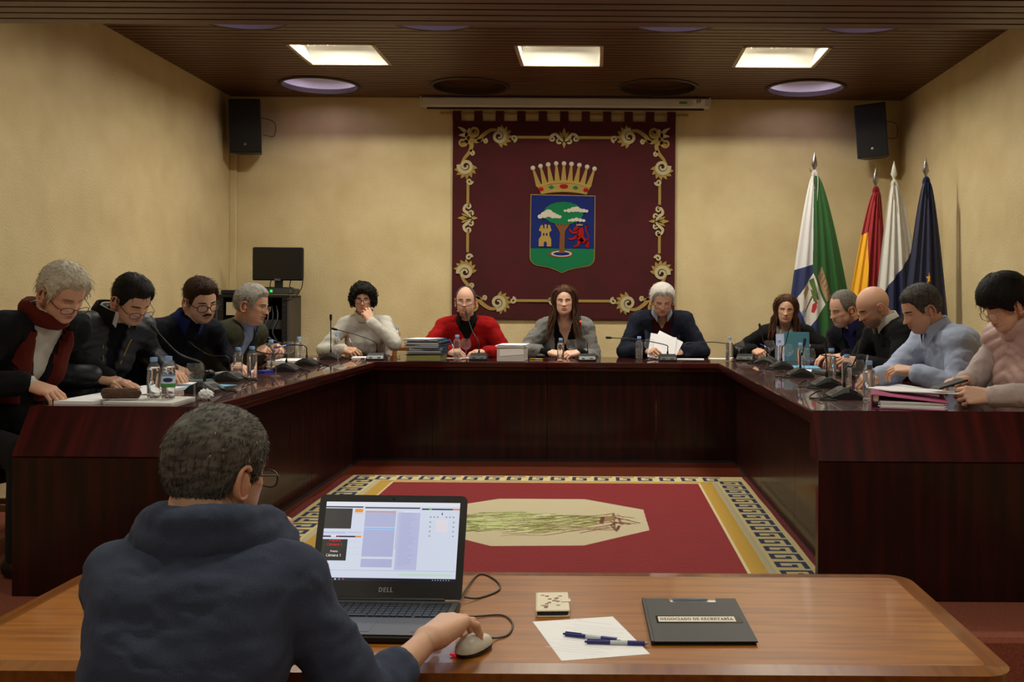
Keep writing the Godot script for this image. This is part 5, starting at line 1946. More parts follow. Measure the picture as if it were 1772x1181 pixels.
func screen_image() -> Image:
	var im := Image.create(1024, 576, false, Image.FORMAT_RGB8)
	im.fill(Color(0.88, 0.91, 0.98))
	var bar := Color(0.10, 0.12, 0.25)
	var R := func(x: int, y: int, w: int, h: int, c: Color) -> void: im.fill_rect(Rect2i(x, y, w, h), c)
	R.call(0, 0, 1024, 30, Color(0.95, 0.96, 1.0))
	R.call(0, 34, 285, 9, bar)
	R.call(300, 38, 420, 9, bar)
	R.call(735, 44, 289, 10, bar)
	R.call(790, 42, 20, 14, Color(0.45, 0.85, 0.3))
	R.call(970, 44, 54, 10, Color(0.95, 0.5, 0.25))
	R.call(0, 50, 205, 150, Color(0.13, 0.13, 0.14))
	R.call(225, 52, 60, 26, Color(0.98, 0.6, 0.2))
	R.call(225, 84, 60, 5, Color(0.8, 0.84, 0.93))
	R.call(0, 222, 170, 14, Color(0.78, 0.80, 0.93))
	R.call(180, 222, 110, 10, Color(0.80, 0.82, 0.94))
	R.call(0, 240, 290, 6, Color(0.84, 0.86, 0.95))
	R.call(0, 252, 245, 11, bar)
	R.call(60, 250, 40, 12, Color(0.95, 0.95, 0.95))
	R.call(112, 251, 12, 11, Color(0.85, 0.1, 0.15))
	R.call(245, 252, 45, 11, Color(0.96, 0.55, 0.25))
	R.call(0, 278, 190, 155, Color(0.07, 0.07, 0.08))
	for i in 3:
		for j in 3:
			R.call(210 + j * 28, 290 + i * 45, 10, 8, Color(0.82, 0.85, 0.93))
	R.call(305, 66, 235, 9, Color(0.95, 0.6, 0.5))
	R.call(305, 75, 235, 110, Color(0.74, 0.76, 0.90))
	R.call(305, 190, 235, 9, Color(0.55, 0.75, 0.98))
	R.call(305, 202, 235, 200, Color(0.73, 0.75, 0.90))
	R.call(305, 418, 235, 60, Color(0.73, 0.75, 0.90))
	R.call(560, 75, 165, 420, Color(0.78, 0.79, 0.93))
	rng.seed = 77
	for i in 30:
		R.call(552, 80 + i * 9, 4, 4, Color(0.35, 0.37, 0.5))
		R.call(580, 82 + i * 13, rng.randi_range(60, 125), 3, Color(0.69, 0.71, 0.86))
	R.call(600, 66, 120, 8, Color(0.96, 0.96, 1.0))
	R.call(850, 125, 90, 95, Color(0.94, 0.92, 0.95))
	R.call(888, 75, 8, 16, Color(0.25, 0.27, 0.4))
	for i in 3:
		R.call(800 + i * 27, 102, 11, 9, Color(0.55, 0.58, 0.68))
		R.call(920 + i * 27, 102, 11, 9, Color(0.55, 0.58, 0.68))
	for i in 4:
		R.call(800, 140 + i * 34, 11, 9, Color(0.58, 0.61, 0.70))
		R.call(978, 140 + i * 34, 11, 9, Color(0.58, 0.61, 0.70))
	R.call(0, 500, 1024, 3, Color(0.72, 0.76, 0.86))
	R.call(600, 520, 390, 18, Color(0.82, 0.92, 0.84))
	R.call(0, 555, 1024, 21, Color(0.04, 0.06, 0.16))
	for i in 4:
		R.call(90 + i * 30, 560, 12, 11, [Color(0.9, 0.9, 0.9), Color(0.9, 0.9, 0.9), Color(0.4, 0.6, 0.9), Color(0.8, 0.2, 0.2)][i])
	for i in 7:
		R.call(850 + i * 20, 563, 8, 5, Color(0.8, 0.8, 0.85))
	return im

# ---------------------------------------------------------------- people
func gauss(x: float, s: float) -> float:
	return exp(-x * x / (2.0 * s * s))

func exit_r(d: Vector3, c: Vector3, R: Vector3) -> float:
	var a := (d / R).length_squared()
	var b := (d / R).dot(c / R)
	var e := (c / R).length_squared() - 1.0
	return (b + sqrt(maxf(b * b - a * e, 0.0))) / a

func head_r(d: Vector3, az: float, el: float, P: Dictionary) -> float:
	var fw: float = P.get("wide", 1.0)
	var jaw: float = P.get("jaw", 1.0)
	var a := exit_r(d, Vector3(0, 0.025, -0.012), Vector3(0.075 * fw, 0.091, 0.097))
	var b := exit_r(d, Vector3(0, -0.035, 0.027), Vector3(0.0595 * fw * jaw, 0.082, 0.058))
	var k := 0.016
	var g := maxf(k - absf(a - b), 0.0)
	var r := maxf(a, b) + g * g / (4.0 * k)
	var z := absf(az)
	if z < 1.7:
		r += 0.0042 * gauss(z - 0.3, 0.22) * gauss(el - 0.2, 0.07)
		r -= 0.0100 * gauss(z - 0.37, 0.15) * gauss(el - 0.01, 0.1)
		r += 0.0200 * gauss(az, 0.098) * gauss(el + 0.27, 0.08) * P.get("nose", 1.0)
		r += 0.0115 * gauss(az, 0.095) * gauss(el + 0.08, 0.14)
		r += 0.0065 * gauss(z - 0.145, 0.06) * gauss(el + 0.31, 0.055)
		r -= 0.004 * gauss(az, 0.2) * gauss(el + 0.42, 0.05)
		r += 0.0062 * gauss(az, 0.2) * (gauss(el + 0.535, 0.04) + 1.1 * gauss(el + 0.64, 0.045))
		r -= 0.0066 * gauss(az, 0.21) * gauss(el + 0.588, 0.02)
		r -= 0.004 * gauss(az, 0.25) * gauss(el + 0.735, 0.045)
		r += 0.0085 * gauss(az, 0.26) * gauss(el + 0.87, 0.11)
		r += 0.0045 * gauss(z - 0.72, 0.22) * gauss(el + 0.17, 0.14)
		r -= 0.0035 * gauss(z - 0.42, 0.09) * gauss(el + 0.45, 0.16)
		r += 0.006 * gauss(z - 1.2, 0.25) * gauss(el + 0.75, 0.2) * jaw
	return r

func sph(az: float, el: float) -> Vector3:
	return Vector3(cos(el) * sin(az), sin(el), cos(el) * cos(az))

func hairline(az: float, L: Array) -> float:
	var z := absf(az)
	for i in range(0, L.size() - 2, 2):
		if z <= L[i + 2]:
			return lerpf(L[i + 1], L[i + 3], (z - L[i]) / (L[i + 2] - L[i]))
	return L[L.size() - 1]

const HL_MAN := [0.0, 0.66, 0.55, 0.70, 0.85, 0.52, 1.02, 0.15, 1.15, -0.12, 1.32, -0.2, 1.42, 0.22, 1.75, 0.25, 1.92, -0.3, 2.3, -0.58, 3.15, -0.62]
const HL_HIGH := [0.0, 0.88, 0.4, 0.95, 0.7, 0.95, 0.95, 0.35, 1.12, -0.05, 1.32, -0.18, 1.42, 0.22, 1.75, 0.25, 1.92, -0.3, 2.3, -0.58, 3.15, -0.62]
const HL_BALD := [0.0, 1.5, 0.9, 1.3, 1.1, 0.5, 1.2, 0.1, 1.32, -0.12, 1.42, 0.22, 1.75, 0.25, 1.92, -0.3, 2.3, -0.58, 3.15, -0.62]
const HL_NONE := [0.0, 2.0, 3.15, 2.0]
const HL_WOMAN := [0.0, 0.82, 0.4, 0.76, 0.7, 0.56, 0.95, 0.2, 1.12, -0.3, 1.3, -0.7, 3.15, -0.75]
const HL_NAPE := [0.0, 0.66, 0.55, 0.70, 0.85, 0.52, 1.02, 0.15, 1.15, -0.12, 1.32, -0.2, 1.42, 0.22, 1.75, 0.22, 1.92, -0.38, 2.2, -0.75, 3.15, -0.9]
const HL_BOB := [0.0, 0.26, 0.5, 0.24, 0.75, 0.10, 0.95, -0.05, 1.15, -0.25, 1.32, -0.3, 1.42, 0.1, 1.7, 0.12, 1.85, -0.3, 2.3, -0.6, 3.15, -0.65]

func build_head(P: Dictionary, xf: Transform3D, skin: MB, who: Node3D) -> void:
	var nu := 80
	var nv := 92
	var ps := PackedVector3Array()
	var azs := PackedFloat32Array()
	var els := PackedFloat32Array()
	var base: Color = P.skin
	var lip: Color = base.lerp(P.get("lips", Color(0.30, 0.08, 0.06)), 0.72)
	var beard: float = P.get("beard", 0.0)
	var hc: Color = P.hair[1]
	var cols := PackedColorArray()
	for j in nv:
		var tt := j / (nv - 1.0)
		var el := -PI / 2 + PI * (tt - 0.09 * (sin(TAU * (tt - 0.38)) + sin(TAU * 0.38)))
		for i in nu:
			var u := -PI + TAU * i / nu
			var az := u - 0.42 * sin(u)
			var d := sph(az, el)
			ps.append(d * head_r(d, az, el, P))
			azs.append(az)
			els.append(el)
			var c := base
			var red := 0.35 * gauss(absf(az) - 0.6, 0.25) * gauss(el + 0.25, 0.2) + 0.4 * gauss(az, 0.16) * gauss(el + 0.29, 0.1)
			c = c.lerp(Color(base.r * 1.02, base.g * 0.72, base.b * 0.68), red)
			c = c.lerp(lip, clampf(1.3 * gauss(az, 0.23) ** 2 * (gauss(el + 0.545, 0.03) + gauss(el + 0.63, 0.034)), 0.0, 1.0))
			c = c * (1.0 + 0.07 * nz.get_noise_3dv(d * 14.0) + 0.05 * nz.get_noise_3dv(d * 45.0))
			if beard > 0.0 and absf(az) < 1.4:
				var bz := smoothstep(-0.28, -0.45, el + 0.22 * absf(az) - 0.1 * gauss(az, 0.3)) * smoothstep(-1.25, -1.0, el) * (1.0 - 0.8 * gauss(az, 0.2) * gauss(el + 0.59, 0.07)) * smoothstep(1.4, 1.15, absf(az))
				c = c.lerp(hc, beard * bz * (0.75 + 0.25 * nz.get_noise_2d(az * 30.0, el * 30.0)))
			cols.append(c)
	var b := MB.new()
	b.grid(ps, nu, nv, true, true)
	b.c = cols
	skin.add(b, xf, true)
	# ears
	for s in [-1.0, 1.0]:
		var ear := MB.new()
		ear.col = Color(base.r, base.g * 0.84, base.b * 0.8)
		var rm := PackedVector3Array()
		for i in 15:
			var a := -2.3 + 4.5 * i / 14.0
			rm.append(Vector3(s * (0.004 + 0.010 * (0.5 + 0.5 * cos(a))), 0.031 * sin(a) * (1.0 if a > 0 else 0.9), -0.018 * cos(a) * 1.0 - 0.002))
		ear.tube(rm, PackedFloat32Array([0.0045, 0.0045, 0.004, 0.0045, 0.0045, 0.005, 0.005, 0.005, 0.0045, 0.0045, 0.004, 0.004, 0.005, 0.006, 0.005]), 7)
		ear.ball(Vector3(s * 0.003, -0.002, -0.004), Vector3(0.006, 0.026, 0.016), 12, 8, Basis(Vector3.UP, s * 0.35))
		ear.ball(Vector3(s * 0.004, -0.028, 0.003), Vector3(0.005, 0.009, 0.007), 10, 6)
		ear.ball(Vector3(s * 0.006, -0.003, 0.011), Vector3(0.004, 0.006, 0.004), 8, 6)
		skin.add(ear, xf * Transform3D(Basis(Vector3.UP, s * 0.1), Vector3(s * 0.0735 * P.get("wide", 1.0), -0.012, -0.008)), true)
	# eyes
	var ey := MB.new()
	var lids := MB.new()
	lids.col = Color(base.r * 0.94, base.g * 0.86, base.b * 0.84)
	var gaze: Vector2 = P.get("gaze", Vector2.ZERO)
	for s in [-1.0, 1.0]:
		var d := sph(s * 0.375, 0.012)
		var c := d * (head_r(d, s * 0.375, 0.012, P) - 0.0085)
		ey.col = Color(0.72, 0.69, 0.65)
		ey.ball(c, Vector3.ONE * 0.0126, 14, 10)
		var g := Vector3(gaze.x, gaze.y, 1.0).normalized()
		ey.col = Color(0.05, 0.025, 0.012)
		ey.ball(c + g * 0.0082, Vector3(0.0063, 0.0063, 0.0050), 12, 8)
		var lid: float = P.get("lid", 0.35)  # 0 open .. 1 closed
		for up in [1.0, -1.0]:
			var lp := PackedVector3Array()
			var edge := lerpf(0.42, -0.5, lid) if up > 0 else 0.55
			for j in 7:
				var e := lerpf(1.45, edge, j / 6.0)
				for i in 13:
					var a := -1.5 + 3.0 * i / 12.0
					lp.append(c + Vector3(sin(a) * cos(e), sin(e) * up, cos(a) * cos(e)) * 0.0136)
			lids.grid(lp, 13, 7, false, up > 0)
		var eo := MB.new()
		eo.add(ey, xf, true)
		part("eye", eo, M.painted, who)
		ey = MB.new()
	skin.add(lids, xf, true)
	# eyebrows
	b = MB.new()
	b.col = P.get("brow", hc)
	for s in [-1.0, 1.0]:
		var rp := PackedVector3Array()
		for i in 7:
			var az: float = s * lerpf(0.13, 0.64, i / 6.0)
			var el := 0.185 + 0.05 * sin(PI * (0.25 + 0.6 * i / 6.0))
			var d := sph(az, el)
			rp.append(d * (head_r(d, az, el, P) + 0.0012))
		b.tube(rp, PackedFloat32Array([0.0018, 0.0032, 0.0037, 0.0035, 0.0031, 0.0024, 0.001]), 6, true, 0.5, Vector3.UP)
		var eb := MB.new()
		eb.add(b, xf, true)
		part("eyebrow", eb, M.hair, who)
		b = MB.new()
		b.col = P.get("brow", hc)
	if P.get("moustache", 0.0) > 0.0:
		b.col = P.get("mcol", hc)
		for s in [-1.0, 1.0]:
			var rp := PackedVector3Array()
			for i in 6:
				var az: float = s * lerpf(0.0, 0.33, i / 5.0)
				var el := -0.475 - 0.09 * pow(i / 5.0, 1.5)
				var d := sph(az, el)
				rp.append(d * (head_r(d, az, el, P) + 0.001))
			b.tube(rp, PackedFloat32Array([0.005, 0.0065, 0.006, 0.005, 0.0035, 0.0015]), 6, true, 0.6, Vector3.UP)
	if b.v.size() > 0:
		var bb := MB.new()
		bb.add(b, xf, true)
		part("moustache", bb, M.hair, who)
	build_hair(P, xf, who, ps, azs, els, nu, nv)
	if P.has("glasses"):
		build_glasses(P, xf, who)

func build_hair(P: Dictionary, xf: Transform3D, who: Node3D, ps: PackedVector3Array, azs: PackedFloat32Array, els: PackedFloat32Array, nu: int, nv: int) -> void:
	var H: Dictionary = P.hs
	var L: Array = H.line
	var th: float = H.thick
	var c0: Color = P.hair[0]
	var c1: Color = P.hair[1]
	var rough: float = H.get("rough", 0.002)
	var side: float = H.get("side", 0.5)
	var back: float = H.get("back", 0.8)
	var b := MB.new()
	var hp := PackedVector3Array()
	var hv := PackedFloat32Array()
	var hcol := PackedColorArray()
	for k in ps.size():
		var az := azs[k]
		var el := els[k]
		var v := el - hairline(az, L)
		if absf(az) < 1e-3:
			v = el - hairline(0.0, L)
		hv.append(v)
		var r := ps[k].length()
		var t := th * lerpf(side, 1.0, smoothstep(0.1, 0.9, el)) * (lerpf(1.0, back, smoothstep(1.5, 2.6, absf(az))))
		var d := ps[k] / r
		var e := t * smoothstep(-0.02, H.get("soft", 0.22), v) - 0.0035 * (1.0 - smoothstep(-0.02, 0.05, v))
		e += rough * nz.get_noise_3dv(d * Vector3(H.get("fx", 16.0), 5.0, H.get("fz", 7.0)) * 1.6) * smoothstep(0.0, 0.15, v)
		hp.append(d * (r + e))
		hcol.append(H.get("tint", c0.lerp(c1, clampf(0.5 + 0.9 * nz.get_noise_3dv(d * Vector3(22, 9, 11)) + (0.5 if el < 0.25 else 0.0) * H.get("dark_low", 0.0), 0.0, 1.0))))
	b.grid(hp, nu, nv, true, true)
	b.c = hcol
	var keep := PackedInt32Array()
	for k in range(0, b.ix.size(), 3):
		if hv[b.ix[k]] > -0.03 or hv[b.ix[k + 1]] > -0.03 or hv[b.ix[k + 2]] > -0.03:
			for e in 3:
				keep.append(b.ix[k + e])
	b.ix = keep
	# strands
	rng.seed = 100 + int(absf(xf.origin.x * 1000.0))
	var mesh := MB.new()
	mesh.add(b, xf, true)
	var st := MB.new()
	var nst: int = H.get("strands", 700)
	var ln: float = H.get("len", 0.022)
	var wd: float = H.get("wid", 0.0014)
	for s in nst:
		var k := rng.randi_range(0, ps.size() - 1)
		if rng.randf() > cos(els[k]) or hv[k] < 0.03:
			continue
		var d := ps[k].normalized()
		var flow: Vector3 = H.get("flow", Vector3(0, 0.2, 1.0)) if els[k] > 0.75 else Vector3(0, -1, -0.25)
		if H.get("part", false):
			flow = Vector3(signf(d.x + 0.02) * maxf(d.y, 0.0) * 1.6, -0.7, -0.25)
		if H.get("swept", 0.0) > 0.0 and els[k] > 0.3:
			flow = flow.lerp(Vector3(H.swept, 0.1, 0.4), 0.6)
		flow += Vector3(rng.randf_range(-1, 1), rng.randf_range(-1, 1), rng.randf_range(-1, 1)) * H.get("mess", 0.25)
		flow = (flow - d * flow.dot(d)).normalized()
		var p0 := hp[k] - d * 0.002
		var up: float = H.get("lift", 0.35)
		var l := ln * rng.randf_range(0.6, 1.3)
		st.col = c0.lerp(c1, clampf(rng.randf() + (H.get("dark_low", 0.0) if els[k] < 0.3 else 0.0), 0.0, 1.0))
		if els[k] > 0.3 and rng.randf() < H.get("grey", 0.0):
			st.col = Color(0.55, 0.54, 0.5)
		st.tube(PackedVector3Array([p0, p0 + (flow + d * up).normalized() * l * 0.5, p0 + (flow + d * up * 0.4).normalized() * l]), PackedFloat32Array([wd, wd * 0.8, wd * 0.15]), 4, false, 0.6)
	# curls
	for s in H.get("curls", 0):
		var az := rng.randf_range(-PI, PI)
		var el := asin(rng.randf_range(-0.75, 1.0))
		var v := el - hairline(az, L)
		if v < 0.0:
			continue
		var d := sph(az, el)
		var ce := d * (head_r(d, az, el, P) + rng.randf_range(0.4, 1.05) * th)
		var ax := Vector3(rng.randf_range(-1, 1), rng.randf_range(-1, 1), rng.randf_range(-1, 1)).normalized()
		var e1 := ax.cross(Vector3(0.3, 0.8, 0.5)).normalized()
		var e2 := ax.cross(e1)
		var rr := rng.randf_range(0.008, 0.014)
		var cp := PackedVector3Array()
		for i in 10:
			var a := TAU * 1.2 * i / 9.0
			cp.append(ce + (e1 * cos(a) + e2 * sin(a)) * rr + ax * 0.012 * (i / 9.0 - 0.5))
		st.col = c0.lerp(c1, rng.randf())
		st.tube(cp, PackedFloat32Array([0.002, 0.0035, 0.004, 0.004, 0.0035, 0.002]), 5)
	# long locks
	for s in H.get("locks", 0):
		var sd := -1.0 if s % 2 == 0 else 1.0
		var az: float = sd * lerpf(H.get("open", 0.85), PI * 0.98, pow(rng.randf(), 0.8))
		var lay := rng.randf_range(0.004, th + 0.008)
		var cp := PackedVector3Array()
		for i in 6:
			var el := lerpf(1.2, -0.35, i / 5.0)
			var a2 := az * (0.55 + 0.45 * smoothstep(1.2, 0.5, el))
			var d := sph(a2, el)
			cp.append(d * (head_r(d, a2, el, P) + lay * smoothstep(1.35, 0.7, el) + 0.004))
		var q := cp[5]
		var end: float = H.drop * rng.randf_range(0.8, 1.05)
		var fwd: float = H.get("fall", 0.05) * (1.0 if absf(az) < 1.7 else -0.35)
		for i in range(1, 6):
			var f := i / 5.0
			cp.append(q + Vector3(sd * (0.018 * sin(f * 4.0 + s) + 0.03 * f * H.get("spread", 1.0)), -end * f, fwd * f + 0.01 * sin(f * 5.0 + s * 1.7)))
		st.col = c0.lerp(c1, rng.randf())
		var w := rng.randf_range(0.0035, 0.0068)
		st.tube(smooth(cp, 2), PackedFloat32Array([w * 0.6, w, w, w, w, w, w, w, w, w, w, w, w, w, w, w, w * 0.9, w * 0.8, w * 0.6, w * 0.4, w * 0.15]), 6, true, 0.55)
	mesh.add(st, xf, true)
	if mesh.ix.size() > 0:
		part("hair", mesh, M.hair, who)

func build_glasses(P: Dictionary, xf: Transform3D, who: Node3D) -> void:
	var G: Dictionary = P.glasses
	var low: float = G.get("low", 0.0)
	var r: float = G.get("r", 0.0016)
	var zz: float = 0.096 + low * 0.5
	var yy: float = -0.006 - low
	var g := Node3D.new()
	g.name = "glasses"
	who.add_child(g)
	var fm: Material = G.mat
	var b := MB.new()
	b.xf = xf
	for s in [-1.0, 1.0]:
		var rim := PackedVector3Array()
		var n := 24
		for i in n:
			var a := TAU * i / n
			var x := signf(cos(a)) * pow(absf(cos(a)), 0.72) * 0.0265
			var y = signf(sin(a)) * pow(absf(sin(a)), 0.72) * G.get("h", 0.0175)
			rim.append(Vector3(s * 0.0345 + x, yy + y, zz - 0.25 * (x * s + 0.0265) * 0.5))
		b.tube(rim, PackedFloat32Array([r]), 6, false, 1.0, Vector3.ZERO, true)
		b.tube(smooth(PackedVector3Array([Vector3(s * 0.060, yy + 0.008, zz - 0.007), Vector3(s * 0.0725, yy + 0.010, zz - 0.02), Vector3(s * 0.0775, 0.004 - low * 0.3, 0.02), Vector3(s * 0.0775, 0.012, -0.012), Vector3(s * 0.076, -0.012, -0.026)]), 5), PackedFloat32Array([r]), 6)
	b.tube(smooth(PackedVector3Array([Vector3(-0.009, yy + 0.004, zz), Vector3(0, yy + 0.008, zz + 0.003), Vector3(0.009, yy + 0.004, zz)])), PackedFloat32Array([r]), 6)
	part("frame", b, fm, g)
	for s in [-1.0, 1.0]:
		b = MB.new()
		b.xf = xf
		var lp := []
		for i in 20:
			var a := TAU * i / 20
			var x := signf(cos(a)) * pow(absf(cos(a)), 0.72) * 0.026
			lp.append(Vector3(s * 0.0345 + x, yy + signf(sin(a)) * pow(absf(sin(a)), 0.72) * (G.get("h", 0.0175) - 0.0004), zz - 0.125 * (x * s + 0.0265)))
		b.face(lp, Vector3.BACK)
		part("lens", b, M.spectacle_lens, g)

# hands: +z along the fingers, +y the back of the hand, thumb towards +x (a right hand); curls bend towards -y
var hand_cache := {}

func hand(pose: String) -> MB:
	if hand_cache.has(pose):
		return hand_cache[pose]
	var curls: Dictionary = {
		"flat": [[0.22, 0.3, 0.2], [0.2, 0.28, 0.2], [0.22, 0.3, 0.2], [0.28, 0.3, 0.2], [0.75, 0.1, 0.15, -0.25]],
		"relaxed": [[0.45, 0.5, 0.3], [0.5, 0.55, 0.35], [0.55, 0.6, 0.35], [0.6, 0.6, 0.35], [0.6, 0.25, 0.25, -0.5]],
		"grip": [[0.85, 0.75, 0.45], [0.9, 0.8, 0.45], [0.95, 0.85, 0.45], [1.0, 0.8, 0.45], [0.35, 0.35, 0.3, -0.8]],
		"pen": [[0.75, 0.65, 0.25], [0.85, 0.8, 0.35], [1.1, 1.1, 0.5], [1.2, 1.1, 0.5], [0.3, 0.35, 0.4, -0.75]],
		"fist": [[1.2, 1.4, 0.9], [1.25, 1.4, 0.9], [1.3, 1.4, 0.9], [1.3, 1.35, 0.9], [0.3, 0.6, 0.6, -0.7]],
		"mouse": [[0.35, 0.55, 0.45], [0.38, 0.6, 0.45], [0.45, 0.65, 0.45], [0.55, 0.7, 0.45], [0.55, 0.1, 0.25, -0.55]],
		"mouth": [[0.5, 0.9, 0.5], [0.55, 0.95, 0.5], [0.75, 1.1, 0.6], [0.9, 1.2, 0.6], [0.35, 0.3, 0.3, -0.6]]}
	var C: Array = curls[pose]
	var f := Fld.new()
	var bx := [0.0295, 0.0100, -0.0100, -0.0285]
	var bz := [0.090, 0.0945, 0.0900, 0.0810]
	var ls := [[0.042, 0.026, 0.020], [0.046, 0.029, 0.021], [0.042, 0.027, 0.020], [0.033, 0.020, 0.018]]
	var rr := [[0.0098, 0.0086, 0.0078, 0.0068], [0.0100, 0.0088, 0.0080, 0.0070], [0.0094, 0.0083, 0.0075, 0.0066], [0.0084, 0.0073, 0.0067, 0.0059]]
	f.bone(Vector3(0.007, 0, -0.014), Vector3(0.008, 0.0, 0.0), 0.0185, 0.0185, 0.012)
	f.bone(Vector3(-0.007, 0, -0.014), Vector3(-0.008, 0.0, 0.0), 0.0185, 0.0185, 0.012)
	for i in 4:
		f.bone(Vector3(bx[i] * 0.45, 0.0, 0.005), Vector3(bx[i], 0.001, bz[i]), 0.0155, 0.0108, 0.014)
	f.bone(Vector3(0.012, -0.008, 0.02), Vector3(0.026, -0.010, 0.05), 0.017, 0.013, 0.014)
	f.bone(Vector3(-0.014, -0.008, 0.02), Vector3(-0.022, -0.007, 0.06), 0.014, 0.011, 0.014)
	var spread := [0.10, 0.02, -0.06, -0.15]
	for i in 4:
		var p := Vector3(bx[i], 0.0, bz[i])
		var bend := 0.0
		for j in 3:
			bend += C[i][j]
			var d := Vector3(sin(spread[i]) * cos(bend), -sin(bend), cos(spread[i]) * cos(bend))
			var q: Vector3 = p + d * ls[i][j]
			f.bone(p, q, rr[i][j], rr[i][j + 1], 0.003)
			p = q
	var a: float = C[4][0]
	var tp := Vector3(0.022, -0.008, 0.022)
	var dn: float = C[4][3]
	for j in 3:
		var ang = a - (0.0 if j == 0 else C[4][1] + (C[4][2] if j == 2 else 0.0))
		var d := Vector3(sin(ang), dn * 0.55, cos(ang)).normalized()
		var q = tp + d * [0.042, 0.032, 0.025][j]
		f.bone(tp, q, [0.0135, 0.0105, 0.0095][j], [0.0108, 0.0095, 0.0078][j], 0.006)
		tp = q
	f.fill(0.0034)
	var b := MB.new()
	f.net(b)
	hand_cache[pose] = b
	return b

var arm_xf := Transform3D()

func elbow(S: Vector3, W: Vector3, l1: float, l2: float, pole: Vector3) -> Vector3:
	var d := W - S
	var L := minf(d.length(), (l1 + l2) * 0.985)
	var n := d.normalized()
	var a := (l1 * l1 - l2 * l2 + L * L) / (2.0 * L)
	var h := sqrt(maxf(l1 * l1 - a * a, 0.0))
	var p := (pole - n * pole.dot(n)).normalized()
	var best := S + n * a + p * h
	var score := 1e9
	for i in 48:  # turn the elbow about the line from shoulder to wrist until it clears the table
		var r := p.rotated(n, TAU * i / 48)
		var E := S + n * a + r * h
		var q := arm_xf * E
		var cost := 1.0 - r.dot(p)
		var on := q.z < -3.9 and (q.x > -2.25 and q.x < -1.5 or q.x > 0.8 and q.x < 1.75 or q.z > -7.75 and q.z < -6.9 and q.x > -2.3 and q.x < 1.79)
		on = on or (q.z > -2.85 and q.z < -2.02)
		var lim := TH + 0.035 if q.z < -3.0 else LOW + 0.79
		if on and q.y < lim:
			cost += (lim - q.y) * 40.0
		if cost < score:
			score = cost
			best = E
	return best

func torso_bones(f: Fld, J: Dictionary, g: float, sleeves: bool, cuff: float) -> void:
	var X := Vector3.RIGHT
	var u: Vector3 = J.u
	var w: Vector3 = J.w
	var Pv: Vector3 = J.P
	var N: Vector3 = J.N
	var bk: float = J.bulk
	var sw: float = J.sw
	f.bone(Pv - X * 0.075, Pv + X * 0.075, 0.122 * bk + g, 0.122 * bk + g, 0.05)
	var wa := Pv.lerp(N, 0.3) + w * 0.005
	f.bone(wa - X * 0.065, wa + X * 0.065, 0.108 * bk + g, 0.108 * bk + g, 0.06)
	if J.belly > 0.0:
		var be = Pv.lerp(N, 0.24) + w * J.belly
		f.bone(be - X * 0.03, be + X * 0.03, 0.105 * bk + g, 0.105 * bk + g, 0.06)
	var ch := Pv.lerp(N, 0.62) + w * 0.002
	f.bone(ch - X * sw * 0.42, ch + X * sw * 0.42, 0.104 * bk + g, 0.104 * bk + g, 0.06)
	if J.bust > 0.0:
		for s in [-1.0, 1.0]:
			var bu: Vector3 = Pv.lerp(N, 0.58) + w * 0.085 + X * 0.07 * s
			f.bone(bu - u * 0.01, bu + u * 0.02, J.bust + g, J.bust * 0.8 + g, 0.05)
	var uc := Pv.lerp(N, 0.80) - w * 0.012
	f.bone(uc - X * sw * 0.55, uc + X * sw * 0.55, 0.083 * bk + g, 0.083 * bk + g, 0.05)
	f.bone(N - u * 0.075, N - u * 0.008, 0.07 + g, 0.053 + g * 0.5, 0.03)
	for s in ["L", "R"]:
		var S: Vector3 = J["S" + s]
		f.bone(N - u * 0.045, S, 0.046 + g, 0.053 * bk + g, 0.045)
		if sleeves:
			var E: Vector3 = J["E" + s]
			var W: Vector3 = J["W" + s]
			f.bone(S, E, 0.051 * bk + g, 0.043 * bk + g, 0.03)
			f.bone(E, E.lerp(W, cuff), 0.043 * bk + g, (0.034 * bk + g) * (1.0 if cuff > 0.8 else 1.12), 0.022)

